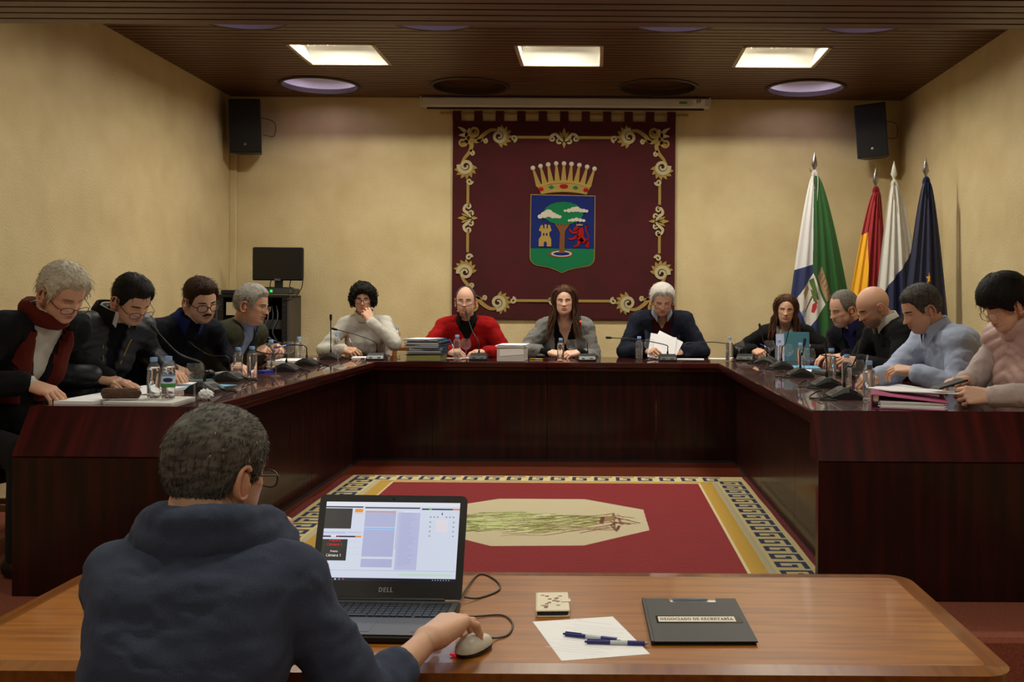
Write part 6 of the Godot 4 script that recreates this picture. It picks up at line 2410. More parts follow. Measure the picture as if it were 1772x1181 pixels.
func person(D: Dictionary) -> Node3D:
	var base: Vector3 = D.base
	var t := thing("person", D.label, "person", base, D.turn, "people seated round the council table" if not D.has("solo") else "")
	var inv := Transform3D(Basis(Vector3.UP, D.turn), base).affine_inverse()
	var rot := inv.basis
	arm_xf = inv.affine_inverse()
	var hr: Vector3 = D.get("hrot", Vector3.ZERO)
	var hb := Basis(Vector3.UP, hr.y) * Basis(Vector3.RIGHT, hr.x) * Basis(Vector3.BACK, hr.z)
	var hs: float = D.get("hscale", 1.0)
	var hp: Vector3 = inv * D.head
	var hx := Transform3D(hb.scaled(Vector3.ONE * hs), hp)
	var J := {}
	J.P = Vector3(0, 0.53, 0)
	var hn := hp + hb * Vector3(0, -0.06, -0.03) * hs
	var fw = Vector3(hp.x * 0.8, hp.y, hp.z) - J.P
	J.N = Vector3(hp.x * 0.75, hp.y - 0.150 * hs, hp.z - 0.058 - 0.085 * sin(hr.x))
	J.N = J.N + Vector3(0, D.get("neckdy", 0.012 + 0.11 * maxf(0.0, hr.x)), 0)
	J.u = (J.N - J.P).normalized()
	J.w = Vector3.RIGHT.cross(J.u).normalized()
	J.bulk = D.get("bulk", 1.0)
	J.belly = D.get("belly", 0.0)
	J.bust = D.get("bust", 0.0)
	J.sw = D.get("sw", 0.185) * 0.87
	var up: Vector3 = J.u
	for s in ["L", "R"]:
		var k := 1.0 if s == "L" else -1.0
		var a: Array = D["h" + s]
		var S: Vector3 = J.N + Vector3(k * J.sw, 0, 0) - up * 0.066 + J.w * D.get("hunch", 0.02)
		J["S" + s] = S
		var W: Vector3 = inv * a[0]
		J["W" + s] = W
		var pole: Vector3 = Vector3(k * 0.7, -0.75, -0.25) if a.size() < 5 else rot * a[4]
		var l := S.distance_to(W)
		var al := maxf(0.268, l * 0.53)
		J["E" + s] = elbow(S, W, al, al * 0.9, pole)
	# garments
	var outer: Fld = null
	var li := 0
	for lay in D.layers:
		var f := Fld.new()
		torso_bones(f, J, lay.g, lay.get("sleeves", true), lay.get("cuff", 0.93))
		f.fill(lay.get("cell", 0.0135))
		if lay.has("v"):
			f.cut(Transform3D(Basis(Vector3.RIGHT, J.u, J.w), J.N).affine_inverse(), lay.v[0], lay.v[1], lay.v[2])
		var b := MB.new()
		f.net(b)
		var q: float = lay.get("quilt", 0.0)
		var fo: float = lay.get("fold", 0.007)
		for i in b.v.size():
			var p := b.v[i]
			var rel: Vector3 = p - J.N
			var d := fo * nz.get_noise_3d(p.x * 6.0, p.y * 6.0, p.z * 6.0) + fo * 0.7 * (1.0 - 2.0 * absf(nz.get_noise_3d(p.x * 4.0 + 9.0, p.y * 9.0, p.z * 4.0)))
			var cr := nz.get_noise_3d(p.x * 5.0 + 3.0, p.y * 8.0, p.z * 5.0 + 1.0) / 0.07
			d -= fo * lay.get("crease", 0.6) * exp(-cr * cr)
			if q > 0.0:
				var along: float = rel.dot(J.u) + 0.012 * nz.get_noise_3d(p.x * 4, p.y * 4, p.z * 4) + absf(p.x) * lay.get("chevron", 0.0)
				d = d * 0.5 + q * (pow(absf(sin(PI * along / lay.get("pitch", 0.052))), 0.4) - 0.6)
			b.v[i] = p + b.n[i] * d
		relax_normals(b)
		part(lay.called, b, lay.mat, t, lay.get("label", ""))
		outer = f
		li += 1
	# skin: neck, chest and arms under the clothes, with the head and hands joined on
	var f := Fld.new()
	torso_bones(f, J, -0.024, true, 1.0)
	f.bone(J.N - J.u * 0.04, hn, 0.056 * hs * D.get("neck", 1.0), 0.054 * hs * D.get("neck", 1.0), 0.02)
	for s in ["L", "R"]:
		f.bone(J["E" + s].lerp(J["W" + s], 0.3), J["W" + s], 0.036 * J.bulk, 0.0245, 0.01)
	f.fill(D.get("skincell", 0.0135))
	var sk := MB.new()
	sk.col = D.face.skin
	f.net(sk)
	for s in ["L", "R"]:
		var a: Array = D["h" + s]
		var z: Vector3 = (rot * a[1]).normalized()
		var y: Vector3 = rot * a[2]
		y = (y - z * y.dot(z)).normalized()
		var x := y.cross(z)
		var m := 1.0 if s == "R" else -1.0
		var k: float = D.get("hand", 1.0)
		sk.add(hand(a[3]), Transform3D(Basis(x * m * k, y * k, z * k), J["W" + s]), false, m < 0.0)
	build_head(D.face, hx, sk, t)
	part("body", sk, M.skin, t)
	# trousers and shoes
	var tr := Fld.new()
	var knee := {}
	for s in [-1.0, 1.0]:
		var K := Vector3(s * D.get("knees", 0.13), 0.51, D.get("kneez", 0.40))
		var A := Vector3(s * 0.12, 0.09, D.get("kneez", 0.40) - 0.04)
		tr.bone(Vector3(s * 0.085, 0.53, 0.0), K, 0.092 * J.bulk, 0.066, 0.04)
		tr.bone(K, A, 0.064, 0.052, 0.03)
		var sh := Fld.new()
		sh.bone(A + Vector3(0, -0.045, -0.03), A + Vector3(s * 0.02, -0.052, 0.15), 0.044, 0.036, 0.02)
		sh.bone(A + Vector3(0, -0.045, -0.03), A + Vector3(0, 0.0, 0.0), 0.044, 0.046, 0.02)
		sh.fill(0.014)
		var sb := MB.new()
		sh.net(sb)
		for i in sb.v.size():
			sb.v[i].y = maxf(sb.v[i].y, 0.002)
		part("shoe", sb, M.black_plastic, t)
	tr.bone(Vector3(-0.07, 0.54, -0.01), Vector3(0.07, 0.54, -0.01), 0.125 * J.bulk, 0.125 * J.bulk, 0.04)
	tr.fill(0.018)
	var tb := MB.new()
	tr.net(tb)
	part("trousers", tb, D.get("trousers", M.cloth_charcoal), t)
	D.J = J
	D.fld = outer
	D.node = t
	D.hx = hx
	return t

func relax_normals(b: MB) -> void:
	var nn := PackedVector3Array()
	nn.resize(b.v.size())
	for k in range(0, b.ix.size(), 3):
		var i := b.ix[k]
		var j := b.ix[k + 1]
		var l := b.ix[k + 2]
		var q := (b.v[l] - b.v[i]).cross(b.v[j] - b.v[i])
		nn[i] += q
		nn[j] += q
		nn[l] += q
	for i in nn.size():
		b.n[i] = nn[i].normalized()

func front(D: Dictionary, x: float, v: float, off := 0.0) -> Vector3:  # a point on the outer garment, across and below the neck
	var J: Dictionary = D.J
	var p: Vector3 = J.N + Vector3(x, 0, 0) + J.u * v + J.w * 0.42
	var q: Vector3 = D.fld.march(p, -J.w)
	if D.fld.at(q) > 0.01:
		q = J.N + Vector3(x, 0, 0) + J.u * v + J.w * 0.05
	return q + J.w * off

func strip(D: Dictionary, called: String, path: Array, th: float, m: Material, label := "") -> void:  # path of [x_left, x_right, v]
	var n := 7
	var a := PackedVector3Array()
	var k := 0
	var fine := []
	for i in path.size() - 1:
		for j in 5:
			fine.append([lerpf(path[i][0], path[i + 1][0], j / 5.0), lerpf(path[i][1], path[i + 1][1], j / 5.0), lerpf(path[i][2], path[i + 1][2], j / 5.0)])
	fine.append(path[path.size() - 1])
	var bk := PackedVector3Array()
	for q in fine:
		for i in n:
			var s := i / (n - 1.0)
			var e := th * (0.15 if i == 0 or i == n - 1 else 1.0)
			a.append(front(D, lerpf(q[0], q[1], s), q[2], e))
	var b := MB.new()
	b.grid(a, n, fine.size(), false, path[0][2] > path[1][2])
	for p in a:
		bk.append(p - D.J.w * (th + 0.004))
	b.grid(bk, n, fine.size(), false, path[0][2] < path[1][2])
	part(called, b, m, D.node, label)

func collar(D: Dictionary, m: Material, r := 0.066, h := 0.045, open := 0.5, point := 0.03, called := "collar") -> void:
	var J: Dictionary = D.J
	var b := MB.new()
	var ps := PackedVector3Array()
	var n := 33
	var tilt: Vector3 = (J.u * 0.8 + Vector3(0, 0.2, 0) - J.w * 0.12).normalized()
	var w := Vector3.RIGHT.cross(tilt).normalized()
	for i in n:
		var a := PI + lerpf(-PI + open, PI - open, i / (n - 1.0))
		var d := Vector3.RIGHT * sin(a) + w * cos(a)
		var fr := clampf(cos(a), 0.0, 1.0)
		var tip := point * pow(absf(i / (n - 1.0) - 0.5) * 2.0, 6.0)
		var c: Vector3 = J.N + tilt * (0.0 - 0.018 * fr) + w * 0.012
		for q in [[r + 0.001, 0.0], [r - 0.004, h], [r + 0.003, h + 0.003], [r + 0.016, h * 0.25 - tip], [r + 0.012, h * 0.2 - tip], [r + 0.001, 0.0]]:
			ps.append(c + d * q[0] + tilt * q[1])
	b.grid(ps, 6, n, false, false)
	part(called, b, m, D.node)

func lapels(D: Dictionary, m: Material, v0: float, slope: float, top: float, wd := 0.05) -> void:
	for s in [-1.0, 1.0]:
		var path := []
		for i in 6:
			var f := i / 5.0
			var v := lerpf(-0.015, v0 + 0.01, f)
			var x := minf(slope * (v - v0), top) + 0.004
			var wid := wd * (0.75 + 0.5 * sin(PI * (0.15 + 0.6 * (1.0 - f)))) * (1.0 - 0.55 * f * f)
			path.append([s * x, s * (x + wid), v])
		if s < 0:
			for q in path:
				var e: float = q[0]
				q[0] = q[1]
				q[1] = e
		strip(D, "lapel", path, 0.007, m)

func chair(label: String, at: Vector3, turn: float) -> void:
	var t := thing("chair", label, "chair", at, turn, "wooden armless chairs")
	var w: Material = M.chair_wood
	box_part("seat", Vector3(-0.22, 0.36, -0.2), Vector3(0.22, 0.385, 0.2), cloth("seat_fabric", Color(0.22, 0.10, 0.09)), t, 0.008)
	for q in [[-0.2, 0.18], [0.2, 0.18]]:
		box_part("leg", Vector3(q[0] - 0.018, 0, q[1] - 0.018), Vector3(q[0] + 0.018, 0.36, q[1] + 0.018), w, t, 0.003)
	for s in [-1.0, 1.0]:
		var b := MB.new()
		b.tube(PackedVector3Array([Vector3(s * 0.2, 0, -0.23), Vector3(s * 0.2, 0.4, -0.21), Vector3(s * 0.2, 0.86, -0.29)]), PackedFloat32Array([0.019]), 8)
		part("leg", b, w, t)
	for y in [0.79, 0.60]:
		box_part("back_rail", Vector3(-0.2, y - 0.035, -0.24 - (y - 0.4) * 0.17 - 0.01), Vector3(0.2, y + 0.035, -0.24 - (y - 0.4) * 0.17 + 0.01), w, t, 0.004)
	for s in [-1.0, 1.0]:
		box_part("stretcher", Vector3(s * 0.2 - 0.01, 0.18, -0.2), Vector3(s * 0.2 + 0.01, 0.21, 0.18), w, t)

func people() -> void:
	cloth("cloth_charcoal", Color(0.12, 0.12, 0.13))
	var fair := lin(222, 178, 152)
	var tan_ := lin(206, 160, 132)
	var ruddy := lin(214, 166, 140)
	var grey := [lin(168, 164, 154), lin(120, 116, 108)]
	var white := [lin(215, 208, 190), lin(170, 160, 142)]
	var black := [lin(30, 26, 24), lin(14, 12, 11)]
	var brown := [lin(66, 42, 28), lin(34, 22, 16)]
	var salt := [lin(86, 82, 76), lin(40, 37, 34)]
	var bk := mat("frame_black", Color(0.04, 0.04, 0.045), 0.3)
	var gd := mat("frame_gold", Color(0.62, 0.55, 0.42), 0.3, 0.8)
	var rd := mat("frame_wine", Color(0.22, 0.06, 0.08), 0.3)
	var shirt := cloth("shirt_white", Color(0.84, 0.83, 0.80), 0.1)
	var short := {"line": HL_MAN, "thick": 0.013, "side": 0.55, "rough": 0.003, "strands": 900, "len": 0.02}
	var DN := Vector3.UP
	var h := PI / 2

	# 1 white-haired man with the red scarf
	var bz := cloth("blazer_black", Color(0.085, 0.087, 0.092))
	var D := {"label": "white-haired man in a black blazer and rust red scarf reading papers", "base": Vector3(-2.66, 0, -4.3), "turn": h * 0.78, "head": Vector3(-2.262, 1.165, -4.2), "hrot": Vector3(0.55, -0.1, 0.05), "sw": 0.2, "bulk": 1.06, "belly": 0.03, "hscale": 1.03,
		"hR": [Vector3(-2.30, 0.80, -4.02), Vector3(0.85, -0.32, -0.1), Vector3(0.25, 0.9, 0.3), "relaxed"], "hL": [Vector3(-2.27, 0.765, -4.62), Vector3(0.9, -0.1, 0.1), DN, "flat"],
		"face": {"skin": ruddy, "hair": white, "lid": 0.85, "hs": {"line": HL_MAN, "thick": 0.024, "side": 0.8, "rough": 0.006, "strands": 1300, "len": 0.035, "swept": 0.6, "fx": 6.0, "mess": 0.3}, "glasses": {"mat": bk, "low": 0.014, "h": 0.014}, "brow": lin(120, 110, 96)},
		"layers": [{"called": "shirt", "g": 0.0, "mat": shirt, "sleeves": true, "cuff": 0.98}, {"called": "blazer", "g": 0.014, "mat": bz, "v": [-0.34, 0.26, 0.075], "cuff": 0.88}]}
	person(D)
	collar(D, shirt, 0.066, 0.04, 0.45, 0.035)
	lapels(D, bz, -0.34, 0.26, 0.075)
	var sc := cloth("scarf_rust", Color(0.36, 0.10, 0.055), 0.5)
	for s in [-1.0, 1.0]:
		var pth := [[0.045, 0.105, -0.035], [0.055, 0.135, -0.1], [0.045, 0.14, -0.22], [0.03, 0.125, -0.36]]
		strip(D, "scarf_end", pth.map(func(q): return [q[0], q[1], q[2]] if s > 0 else [-q[1], -q[0], q[2]]), 0.02, sc)
	ring(D, "scarf", sc, 0.082, 0.034, 0.022)
	chair("light wooden chair of the red scarf man at the left picture edge", Vector3(-2.70, 0, -4.3), h * 0.85)

	# 2 quilted jacket
	var q2 := mat("quilt_navy", Color(0.105, 0.12, 0.155), 0.5)
	q2.rim_enabled = true
	q2.rim = 0.2
	D = {"label": "dark-haired man with glasses in a navy quilted jacket looking down at papers", "base": Vector3(-2.63, 0, -4.85), "turn": h * 0.75, "head": Vector3(-2.228, 1.140, -4.75), "hrot": Vector3(0.62, -0.1, 0.1), "sw": 0.2, "bulk": 1.06,
		"hR": [Vector3(-2.31, 0.782, -4.58), Vector3(0.93, -0.16, -0.12), Vector3(0.15, 0.95, 0.2), "flat"], "hL": [Vector3(-2.17, 0.78, -5.03), Vector3(0.75, -0.15, 0.5), DN, "relaxed"],
		"face": {"skin": tan_, "hair": black, "lid": 0.9, "beard": 0.12, "hs": {"line": HL_MAN, "thick": 0.02, "side": 0.5, "rough": 0.003, "strands": 1000, "len": 0.024}, "glasses": {"mat": bk, "low": 0.012, "h": 0.0165}},
		"layers": [{"called": "sweater", "g": 0.0, "mat": cloth("knit_navy", Color(0.045, 0.05, 0.085)), "sleeves": false}, {"called": "quilted_jacket", "g": 0.018, "mat": q2, "v": [-0.40, 0.16, 0.085], "cuff": 0.9, "quilt": 0.0105, "pitch": 0.055, "chevron": 0.3, "cell": 0.0115}]}
	person(D)
	collar(D, shirt, 0.066, 0.046, 0.5, 0.035)
	collar(D, cloth("cord_brown", Color(0.10, 0.075, 0.055)), 0.09, 0.05, 0.75, 0.05, "jacket_collar")
	cuffs(D, shirt)
	for s in [-1.0, 1.0]:
		strip(D, "zip", [[s * 0.083 - 0.004, s * 0.083 + 0.004, -0.08], [s * 0.05 - 0.004, s * 0.05 + 0.004, -0.2], [s * 0.028 - 0.004, s * 0.028 + 0.004, -0.32]], 0.004, M.brass)
	chair("chair of the man in the quilted jacket, hidden behind him", Vector3(-2.67, 0, -4.85), h)

	# 3 navy sweater
	var nav := cloth("knit_midnight", Color(0.065, 0.075, 0.12))
	D = {"label": "young man with moustache, glasses and navy sweater over a blue shirt", "base": Vector3(-2.60, 0, -5.5), "turn": h * 0.62, "head": Vector3(-2.118, 1.138, -5.3), "hrot": Vector3(0.35, -0.12, 0.12), "sw": 0.2, "bulk": 1.08, "belly": 0.02,
		"hR": [Vector3(-2.26, 0.80, -5.22), Vector3(0.9, -0.35, 0.05), Vector3(0.3, 0.9, 0.2), "relaxed"], "hL": [Vector3(-2.03, 0.785, -5.55), Vector3(0.8, -0.25, 0.5), DN, "relaxed"],
		"face": {"skin": fair, "hair": brown, "lid": 0.55, "beard": 0.35, "moustache": 1.0, "mcol": lin(50, 34, 24), "hs": {"line": HL_MAN, "thick": 0.022, "side": 0.28, "rough": 0.003, "strands": 1000, "len": 0.026, "lift": 0.7, "flow": Vector3(0.3, 0.6, 0.6)}, "glasses": {"mat": bk, "r": 0.0022, "h": 0.0185}},
		"layers": [{"called": "sweater", "g": 0.008, "mat": nav, "cuff": 0.93}]}
	person(D)
	collar(D, cloth("shirt_royal", Color(0.12, 0.17, 0.40)), 0.066, 0.046, 0.5, 0.05)
	chair("light wooden chair back showing beside the navy sweater man", Vector3(-2.64, 0, -5.5), h * 0.85)

	# 4 green blazer
	var gb := cloth("blazer_green", Color(0.23, 0.235, 0.17))
	D = {"label": "grey-haired man with moustache in an olive green blazer and light blue shirt", "base": Vector3(-2.52, 0, -6.1), "turn": h * 0.93, "head": Vector3(-2.035, 1.115, -5.85), "hrot": Vector3(0.2, 0.02, 0.0), "sw": 0.2, "bulk": 1.1, "belly": 0.03,
		"hR": [Vector3(-2.12, 0.835, -6.05), Vector3(0.85, 0.1, -0.35), Vector3(0.0, 0.75, 0.65), "grip"], "hL": [Vector3(-2.08, 0.83, -6.32), Vector3(0.8, 0.15, 0.45), Vector3(0, 0.7, -0.7), "grip"],
		"face": {"skin": ruddy, "hair": grey, "lid": 0.02, "moustache": 1.0, "mcol": lin(150, 142, 130), "brow": lin(110, 100, 90), "hs": {"line": HL_MAN, "thick": 0.018, "side": 0.6, "rough": 0.004, "strands": 1100, "len": 0.024, "flow": Vector3(0, 0.2, -1)}, "glasses": {"mat": gd, "r": 0.0011, "h": 0.015}},
		"layers": [{"called": "shirt", "g": 0.0, "mat": cloth("shirt_pale_blue", Color(0.64, 0.71, 0.87), 0.1), "sleeves": false}, {"called": "blazer", "g": 0.016, "mat": gb, "v": [-0.34, 0.24, 0.07], "cuff": 0.93}]}
	person(D)
	collar(D, M.shirt_pale_blue, 0.066, 0.045, 0.5, 0.045)
	lapels(D, gb, -0.34, 0.24, 0.07)
	pen("blue pen held up by the man in the green blazer", Vector3(-1.995, 0.85, -6.12), Vector3(-1.90, 0.875, -6.18), Color(0.10, 0.16, 0.55))
	chair("chair of the man in the green blazer, hidden behind him", Vector3(-2.58, 0, -6.1), h)

	# 5 white turtleneck
	var wt := cloth("knit_white", Color(0.80, 0.79, 0.75), 0.2)
	D = {"label": "woman with curly black hair and white turtleneck, hand before her mouth", "base": Vector3(-1.83, 0, -8.03), "turn": 0.08, "head": Vector3(-1.838, 1.155, -7.77), "hrot": Vector3(0.08, 0.1, 0.0), "sw": 0.175, "bust": 0.065, "hscale": 0.97, "bulk": 1.0,
		"hR": [Vector3(-1.935, 0.775, -7.58), Vector3(0.75, -0.1, 0.35), Vector3(-0.2, 0.8, 0.5), "pen"], "hL": [Vector3(-1.735, 0.985, -7.60), Vector3(-0.45, 0.85, -0.35), Vector3(0.35, 0.35, 0.85), "mouth", Vector3(0.8, -0.8, 0.1)],
		"face": {"skin": tan_, "hair": black, "lid": 0.02, "jaw": 0.93, "lips": Color(0.35, 0.08, 0.08), "hs": {"line": [0.0, 0.58, 0.5, 0.5, 0.8, 0.1, 0.95, -0.2, 1.2, -0.5, 3.15, -0.7], "thick": 0.036, "side": 0.85, "rough": 0.012, "fx": 6.0, "strands": 0, "curls": 650}, "glasses": {"mat": rd, "r": 0.0018, "h": 0.018}},
		"layers": [{"called": "turtleneck", "g": 0.006, "mat": wt, "cuff": 0.95, "fold": 0.009}]}
	person(D)
	ring(D, "rolled_collar", wt, 0.066, 0.032, 0.012)
	pen("red pen held by the woman in the white turtleneck", Vector3(-1.905, 0.905, -7.55), Vector3(-1.858, 0.79, -7.53), Color(0.60, 0.05, 0.07))
	chair("chair of the woman in the white turtleneck", Vector3(-1.91, 0, -8.1), 0.0)

	# 6 red sweater
	var rs := cloth("knit_red", Color(0.62, 0.05, 0.055), 0.3)
	var bs := cloth("shirt_black", Color(0.04, 0.04, 0.045))
	D = {"label": "balding man with glasses in a bright red V-neck sweater", "base": Vector3(-1.02, 0, -8.03), "turn": 0.0, "head": Vector3(-1.028, 1.148, -7.72), "hrot": Vector3(0.06, 0.02, 0.0), "sw": 0.2, "bulk": 1.1, "belly": 0.03,
		"hR": [Vector3(-1.13, 0.775, -7.50), Vector3(0.75, -0.1, 0.4), Vector3(-0.1, 0.85, 0.45), "pen"], "hL": [Vector3(-0.84, 0.765, -7.56), Vector3(-0.9, 0.0, 0.25), Vector3(0, 1, 0.2), "relaxed"],
		"face": {"skin": ruddy, "hair": [lin(92, 84, 76), lin(54, 48, 44)], "lid": 0.02, "beard": 0.28, "hs": {"line": HL_BALD, "thick": 0.006, "side": 1.0, "rough": 0.001, "strands": 500, "len": 0.01, "soft": 0.4}, "glasses": {"mat": mat("frame_steel", Color(0.3, 0.3, 0.3), 0.3, 0.7), "r": 0.0013, "h": 0.015}},
		"layers": [{"called": "shirt", "g": -0.004, "mat": bs, "sleeves": false}, {"called": "sweater", "g": 0.01, "mat": rs, "v": [-0.17, 0.5, 0.085], "cuff": 0.95, "fold": 0.009}]}
	person(D)
	collar(D, bs, 0.066, 0.045, 0.6, 0.05)
	pen("blue pen in the hand of the man in the red sweater", Vector3(-1.115, 0.86, -7.47), Vector3(-1.06, 0.765, -7.44), Color(0.10, 0.10, 0.45))
	sheet("paper_sheet", "white paper under the hand of the red sweater man", "paper", rect(-1.06, -7.46, 0.2, 0.14, 0.1), TH, 0.003, M.paper)
	chair("chair of the man in the red sweater", Vector3(-1.02, 0, -8.1), 0.0)

	# 7 long-haired woman in the middle
	var gc := tri_mat("cardigan_grey", noise_tex(0.12, [Color(0.26, 0.25, 0.24), Color(0.46, 0.455, 0.44), Color(0.60, 0.59, 0.57)], 256, 3, 51), Vector3(5, 5, 5), 0.95, T.weave_h, 0.15, 0.0, false)
	var bt := cloth("top_black", Color(0.035, 0.035, 0.037))
	D = {"label": "woman with long brown hair in a grey cardigan, speaking in the middle", "base": Vector3(-0.25, 0, -8.02), "turn": 0.0, "head": Vector3(-0.262, 1.150, -7.73), "hrot": Vector3(0.0, 0.0, 0.0), "sw": 0.18, "bust": 0.072, "bulk": 1.06, "hscale": 0.98, "skincell": 0.011,
		"hR": [Vector3(-0.37, 0.765, -7.55), Vector3(0.85, -0.1, 0.35), Vector3(-0.1, 0.85, 0.4), "relaxed"], "hL": [Vector3(-0.14, 0.765, -7.55), Vector3(-0.85, -0.1, 0.35), Vector3(0.1, 0.85, 0.4), "relaxed"],
		"face": {"skin": fair, "hair": [lin(104, 70, 48), lin(48, 31, 22)], "lid": 0.02, "jaw": 0.95, "lips": Color(0.38, 0.03, 0.05), "gaze": Vector2(-0.1, 0.0), "hs": {"line": HL_WOMAN, "thick": 0.022, "side": 0.9, "rough": 0.004, "soft": 0.4, "part": true, "wid": 0.002, "lift": 0.05, "mess": 0.12, "strands": 1500, "len": 0.05, "locks": 430, "drop": 0.27, "open": 1.15, "fall": 0.06, "flow": Vector3(0.4, -0.6, -0.3)}},
		"layers": [{"called": "black_top", "g": -0.004, "mat": bt, "v": [-0.20, 0.32, 0.075], "cuff": 0.97, "cell": 0.012}, {"called": "cardigan", "g": 0.014, "mat": gc, "v": [-0.72, 0.16, 0.085], "cuff": 0.55, "fold": 0.011}]}
	person(D)
	for s in [-1.0, 1.0]:
		var ea := MB.new()
		ea.xf = D.hx
		ea.rod(Vector3(s * 0.079, -0.045, -0.004), Vector3(s * 0.081, -0.075, -0.002), 0.0015)
		ea.box(Vector3(s * 0.081, -0.092, -0.002), Vector3(0.004, 0.03, 0.008), 0.001)
		ea.box(Vector3(s * 0.081, -0.086, -0.002), Vector3(0.005, 0.006, 0.022), 0.001)
		part("earring", ea, M.brass, D.node)
	chair("chair of the long-haired woman in the middle", Vector3(-0.25, 0, -8.1), 0.0)

	# 8 navy blazer
	var nb := cloth("blazer_navy", Color(0.11, 0.13, 0.185))
	D = {"label": "white-haired man with glasses in a navy blazer and burgundy sweater reading", "base": Vector3(0.51, 0, -8.05), "turn": 0.0, "head": Vector3(0.497, 1.165, -7.72), "hrot": Vector3(0.42, 0.03, 0.0), "sw": 0.205, "bulk": 1.14, "belly": 0.05, "hscale": 1.04,
		"hR": [Vector3(0.37, 0.79, -7.56), Vector3(0.45, -0.1, 0.8), Vector3(-0.6, 0.7, 0.1), "grip"], "hL": [Vector3(0.66, 0.785, -7.58), Vector3(-0.85, -0.05, 0.35), Vector3(0.1, 0.7, 0.6), "grip"],
		"face": {"skin": ruddy, "hair": [lin(212, 208, 202), lin(176, 170, 164)], "lid": 0.85, "wide": 1.06, "hs": {"line": HL_MAN, "thick": 0.024, "side": 0.6, "rough": 0.003, "strands": 1300, "len": 0.02, "lift": 0.6}, "glasses": {"mat": M.frame_steel, "r": 0.0013, "h": 0.014, "low": 0.006}, "brow": lin(150, 140, 130)},
		"layers": [{"called": "sweater", "g": 0.0, "mat": cloth("knit_burgundy", Color(0.22, 0.055, 0.075)), "sleeves": false, "v": [-0.12, 0.55, 0.075]}, {"called": "blazer", "g": 0.016, "mat": nb, "v": [-0.38, 0.26, 0.085], "cuff": 0.92}]}
	person(D)
	collar(D, cloth("shirt_check", Color(0.55, 0.60, 0.66)), 0.068, 0.045, 0.5, 0.05)
	lapels(D, nb, -0.38, 0.26, 0.085, 0.055)
	var pg := MB.new()
	pg.box(Vector3(0, 0.1, 0), Vector3(0.2, 0.2, 0.002), 0.0, Basis(Vector3.BACK, -0.2))
	pg.box(Vector3(0.03, 0.105, -0.006), Vector3(0.2, 0.2, 0.002), 0.0, Basis(Vector3.BACK, -0.5))
	var pgo := single("held_papers", pg, M.paper, "white papers held upright by the navy blazer man", "papers", Vector3(0.49, TH + 0.0, -7.47), 0.1)
	pgo.rotation.x = -0.45
	chair("chair of the white-haired man in the navy blazer", Vector3(0.51, 0, -8.12), 0.0)

	# 9 woman with the folder
	var bb := cloth("blazer_ink", Color(0.07, 0.071, 0.075))
	D = {"label": "woman with long brown hair and black blazer holding a turquoise folder", "base": Vector3(1.50, 0, -7.98), "turn": -0.12, "head": Vector3(1.440, 1.095, -7.62), "hrot": Vector3(0.08, -0.05, -0.06), "sw": 0.17, "bust": 0.06, "hscale": 0.94,
		"hR": [Vector3(1.19, 0.79, -7.60), Vector3(0.35, -0.15, 0.6), Vector3(-0.4, 0.85, 0.2), "pen"], "hL": [Vector3(1.60, 0.795, -7.46), Vector3(-0.75, 0.5, 0.2), Vector3(0.3, 0.1, 0.9), "grip"],
		"face": {"skin": tan_, "hair": [lin(104, 70, 48), lin(50, 33, 24)], "lid": 0.02, "jaw": 0.94, "gaze": Vector2(0.45, -0.05), "hs": {"line": HL_WOMAN, "thick": 0.02, "side": 0.8, "rough": 0.003, "soft": 0.4, "part": true, "wid": 0.002, "lift": 0.05, "mess": 0.12, "strands": 1500, "len": 0.05, "locks": 360, "drop": 0.22, "open": 1.12, "fall": 0.05, "flow": Vector3(0.4, -0.6, -0.3)}},
		"layers": [{"called": "white_top", "g": -0.002, "mat": shirt, "sleeves": false, "v": [-0.035, 1.2, 0.07]}, {"called": "blazer", "g": 0.014, "mat": bb, "v": [-0.34, 0.24, 0.075], "cuff": 0.93}]}
	person(D)
	lapels(D, bb, -0.34, 0.24, 0.075)
	var fo := thing("held_folder", "turquoise folder with white sheets held upright by the black blazer woman", "folder", Vector3(1.44, TH, -7.34), -0.08)
	fo.rotation.x = -0.22
	box_part("cover", Vector3(-0.06, 0.0, -0.004), Vector3(0.125, 0.22, 0.0), mat("cover_turquoise", Color(0.20, 0.42, 0.48), 0.6), fo, 0.001)
	box_part("sheets", Vector3(-0.12, 0.0, -0.012), Vector3(0.11, 0.205, -0.006), mat("paper_bluish", Color(0.72, 0.76, 0.88), 0.8), fo)
	pen("blue pen in the right hand of the woman with the folder", Vector3(1.235, 0.835, -7.56), Vector3(1.31, 0.80, -7.54), Color(0.12, 0.14, 0.6))
	chair("chair of the woman with the turquoise folder", Vector3(1.50, 0, -8.06), 0.0)

	# 10 navy jacket
	var nj := cloth("jacket_ink", Color(0.07, 0.078, 0.10))
	D = {"label": "man with short grey receding hair in a dark jacket and purple shirt", "base": Vector3(2.02, 0, -6.75), "turn": -h * 0.72, "head": Vector3(1.622, 1.112, -6.58), "hrot": Vector3(0.32, -0.05, -0.12), "sw": 0.2, "bulk": 1.08, "hscale": 1.03,
		"hL": [Vector3(1.60, 0.81, -6.42), Vector3(-0.8, -0.2, -0.2), Vector3(-0.2, 0.85, 0.4), "relaxed"], "hR": [Vector3(1.62, 0.79, -6.85), Vector3(-0.85, -0.1, 0.3), DN, "relaxed"],
		"face": {"skin": ruddy, "hair": [lin(130, 122, 114), lin(84, 78, 72)], "lid": 0.55, "beard": 0.22, "hs": {"line": HL_HIGH, "thick": 0.009, "side": 0.8, "rough": 0.001, "strands": 900, "len": 0.009, "soft": 0.7, "wid": 0.001}},
		"layers": [{"called": "shirt", "g": 0.0, "mat": cloth("shirt_violet", Color(0.13, 0.12, 0.30)), "sleeves": false}, {"called": "jacket", "g": 0.016, "mat": nj, "v": [-0.36, 0.2, 0.08], "cuff": 0.93}]}
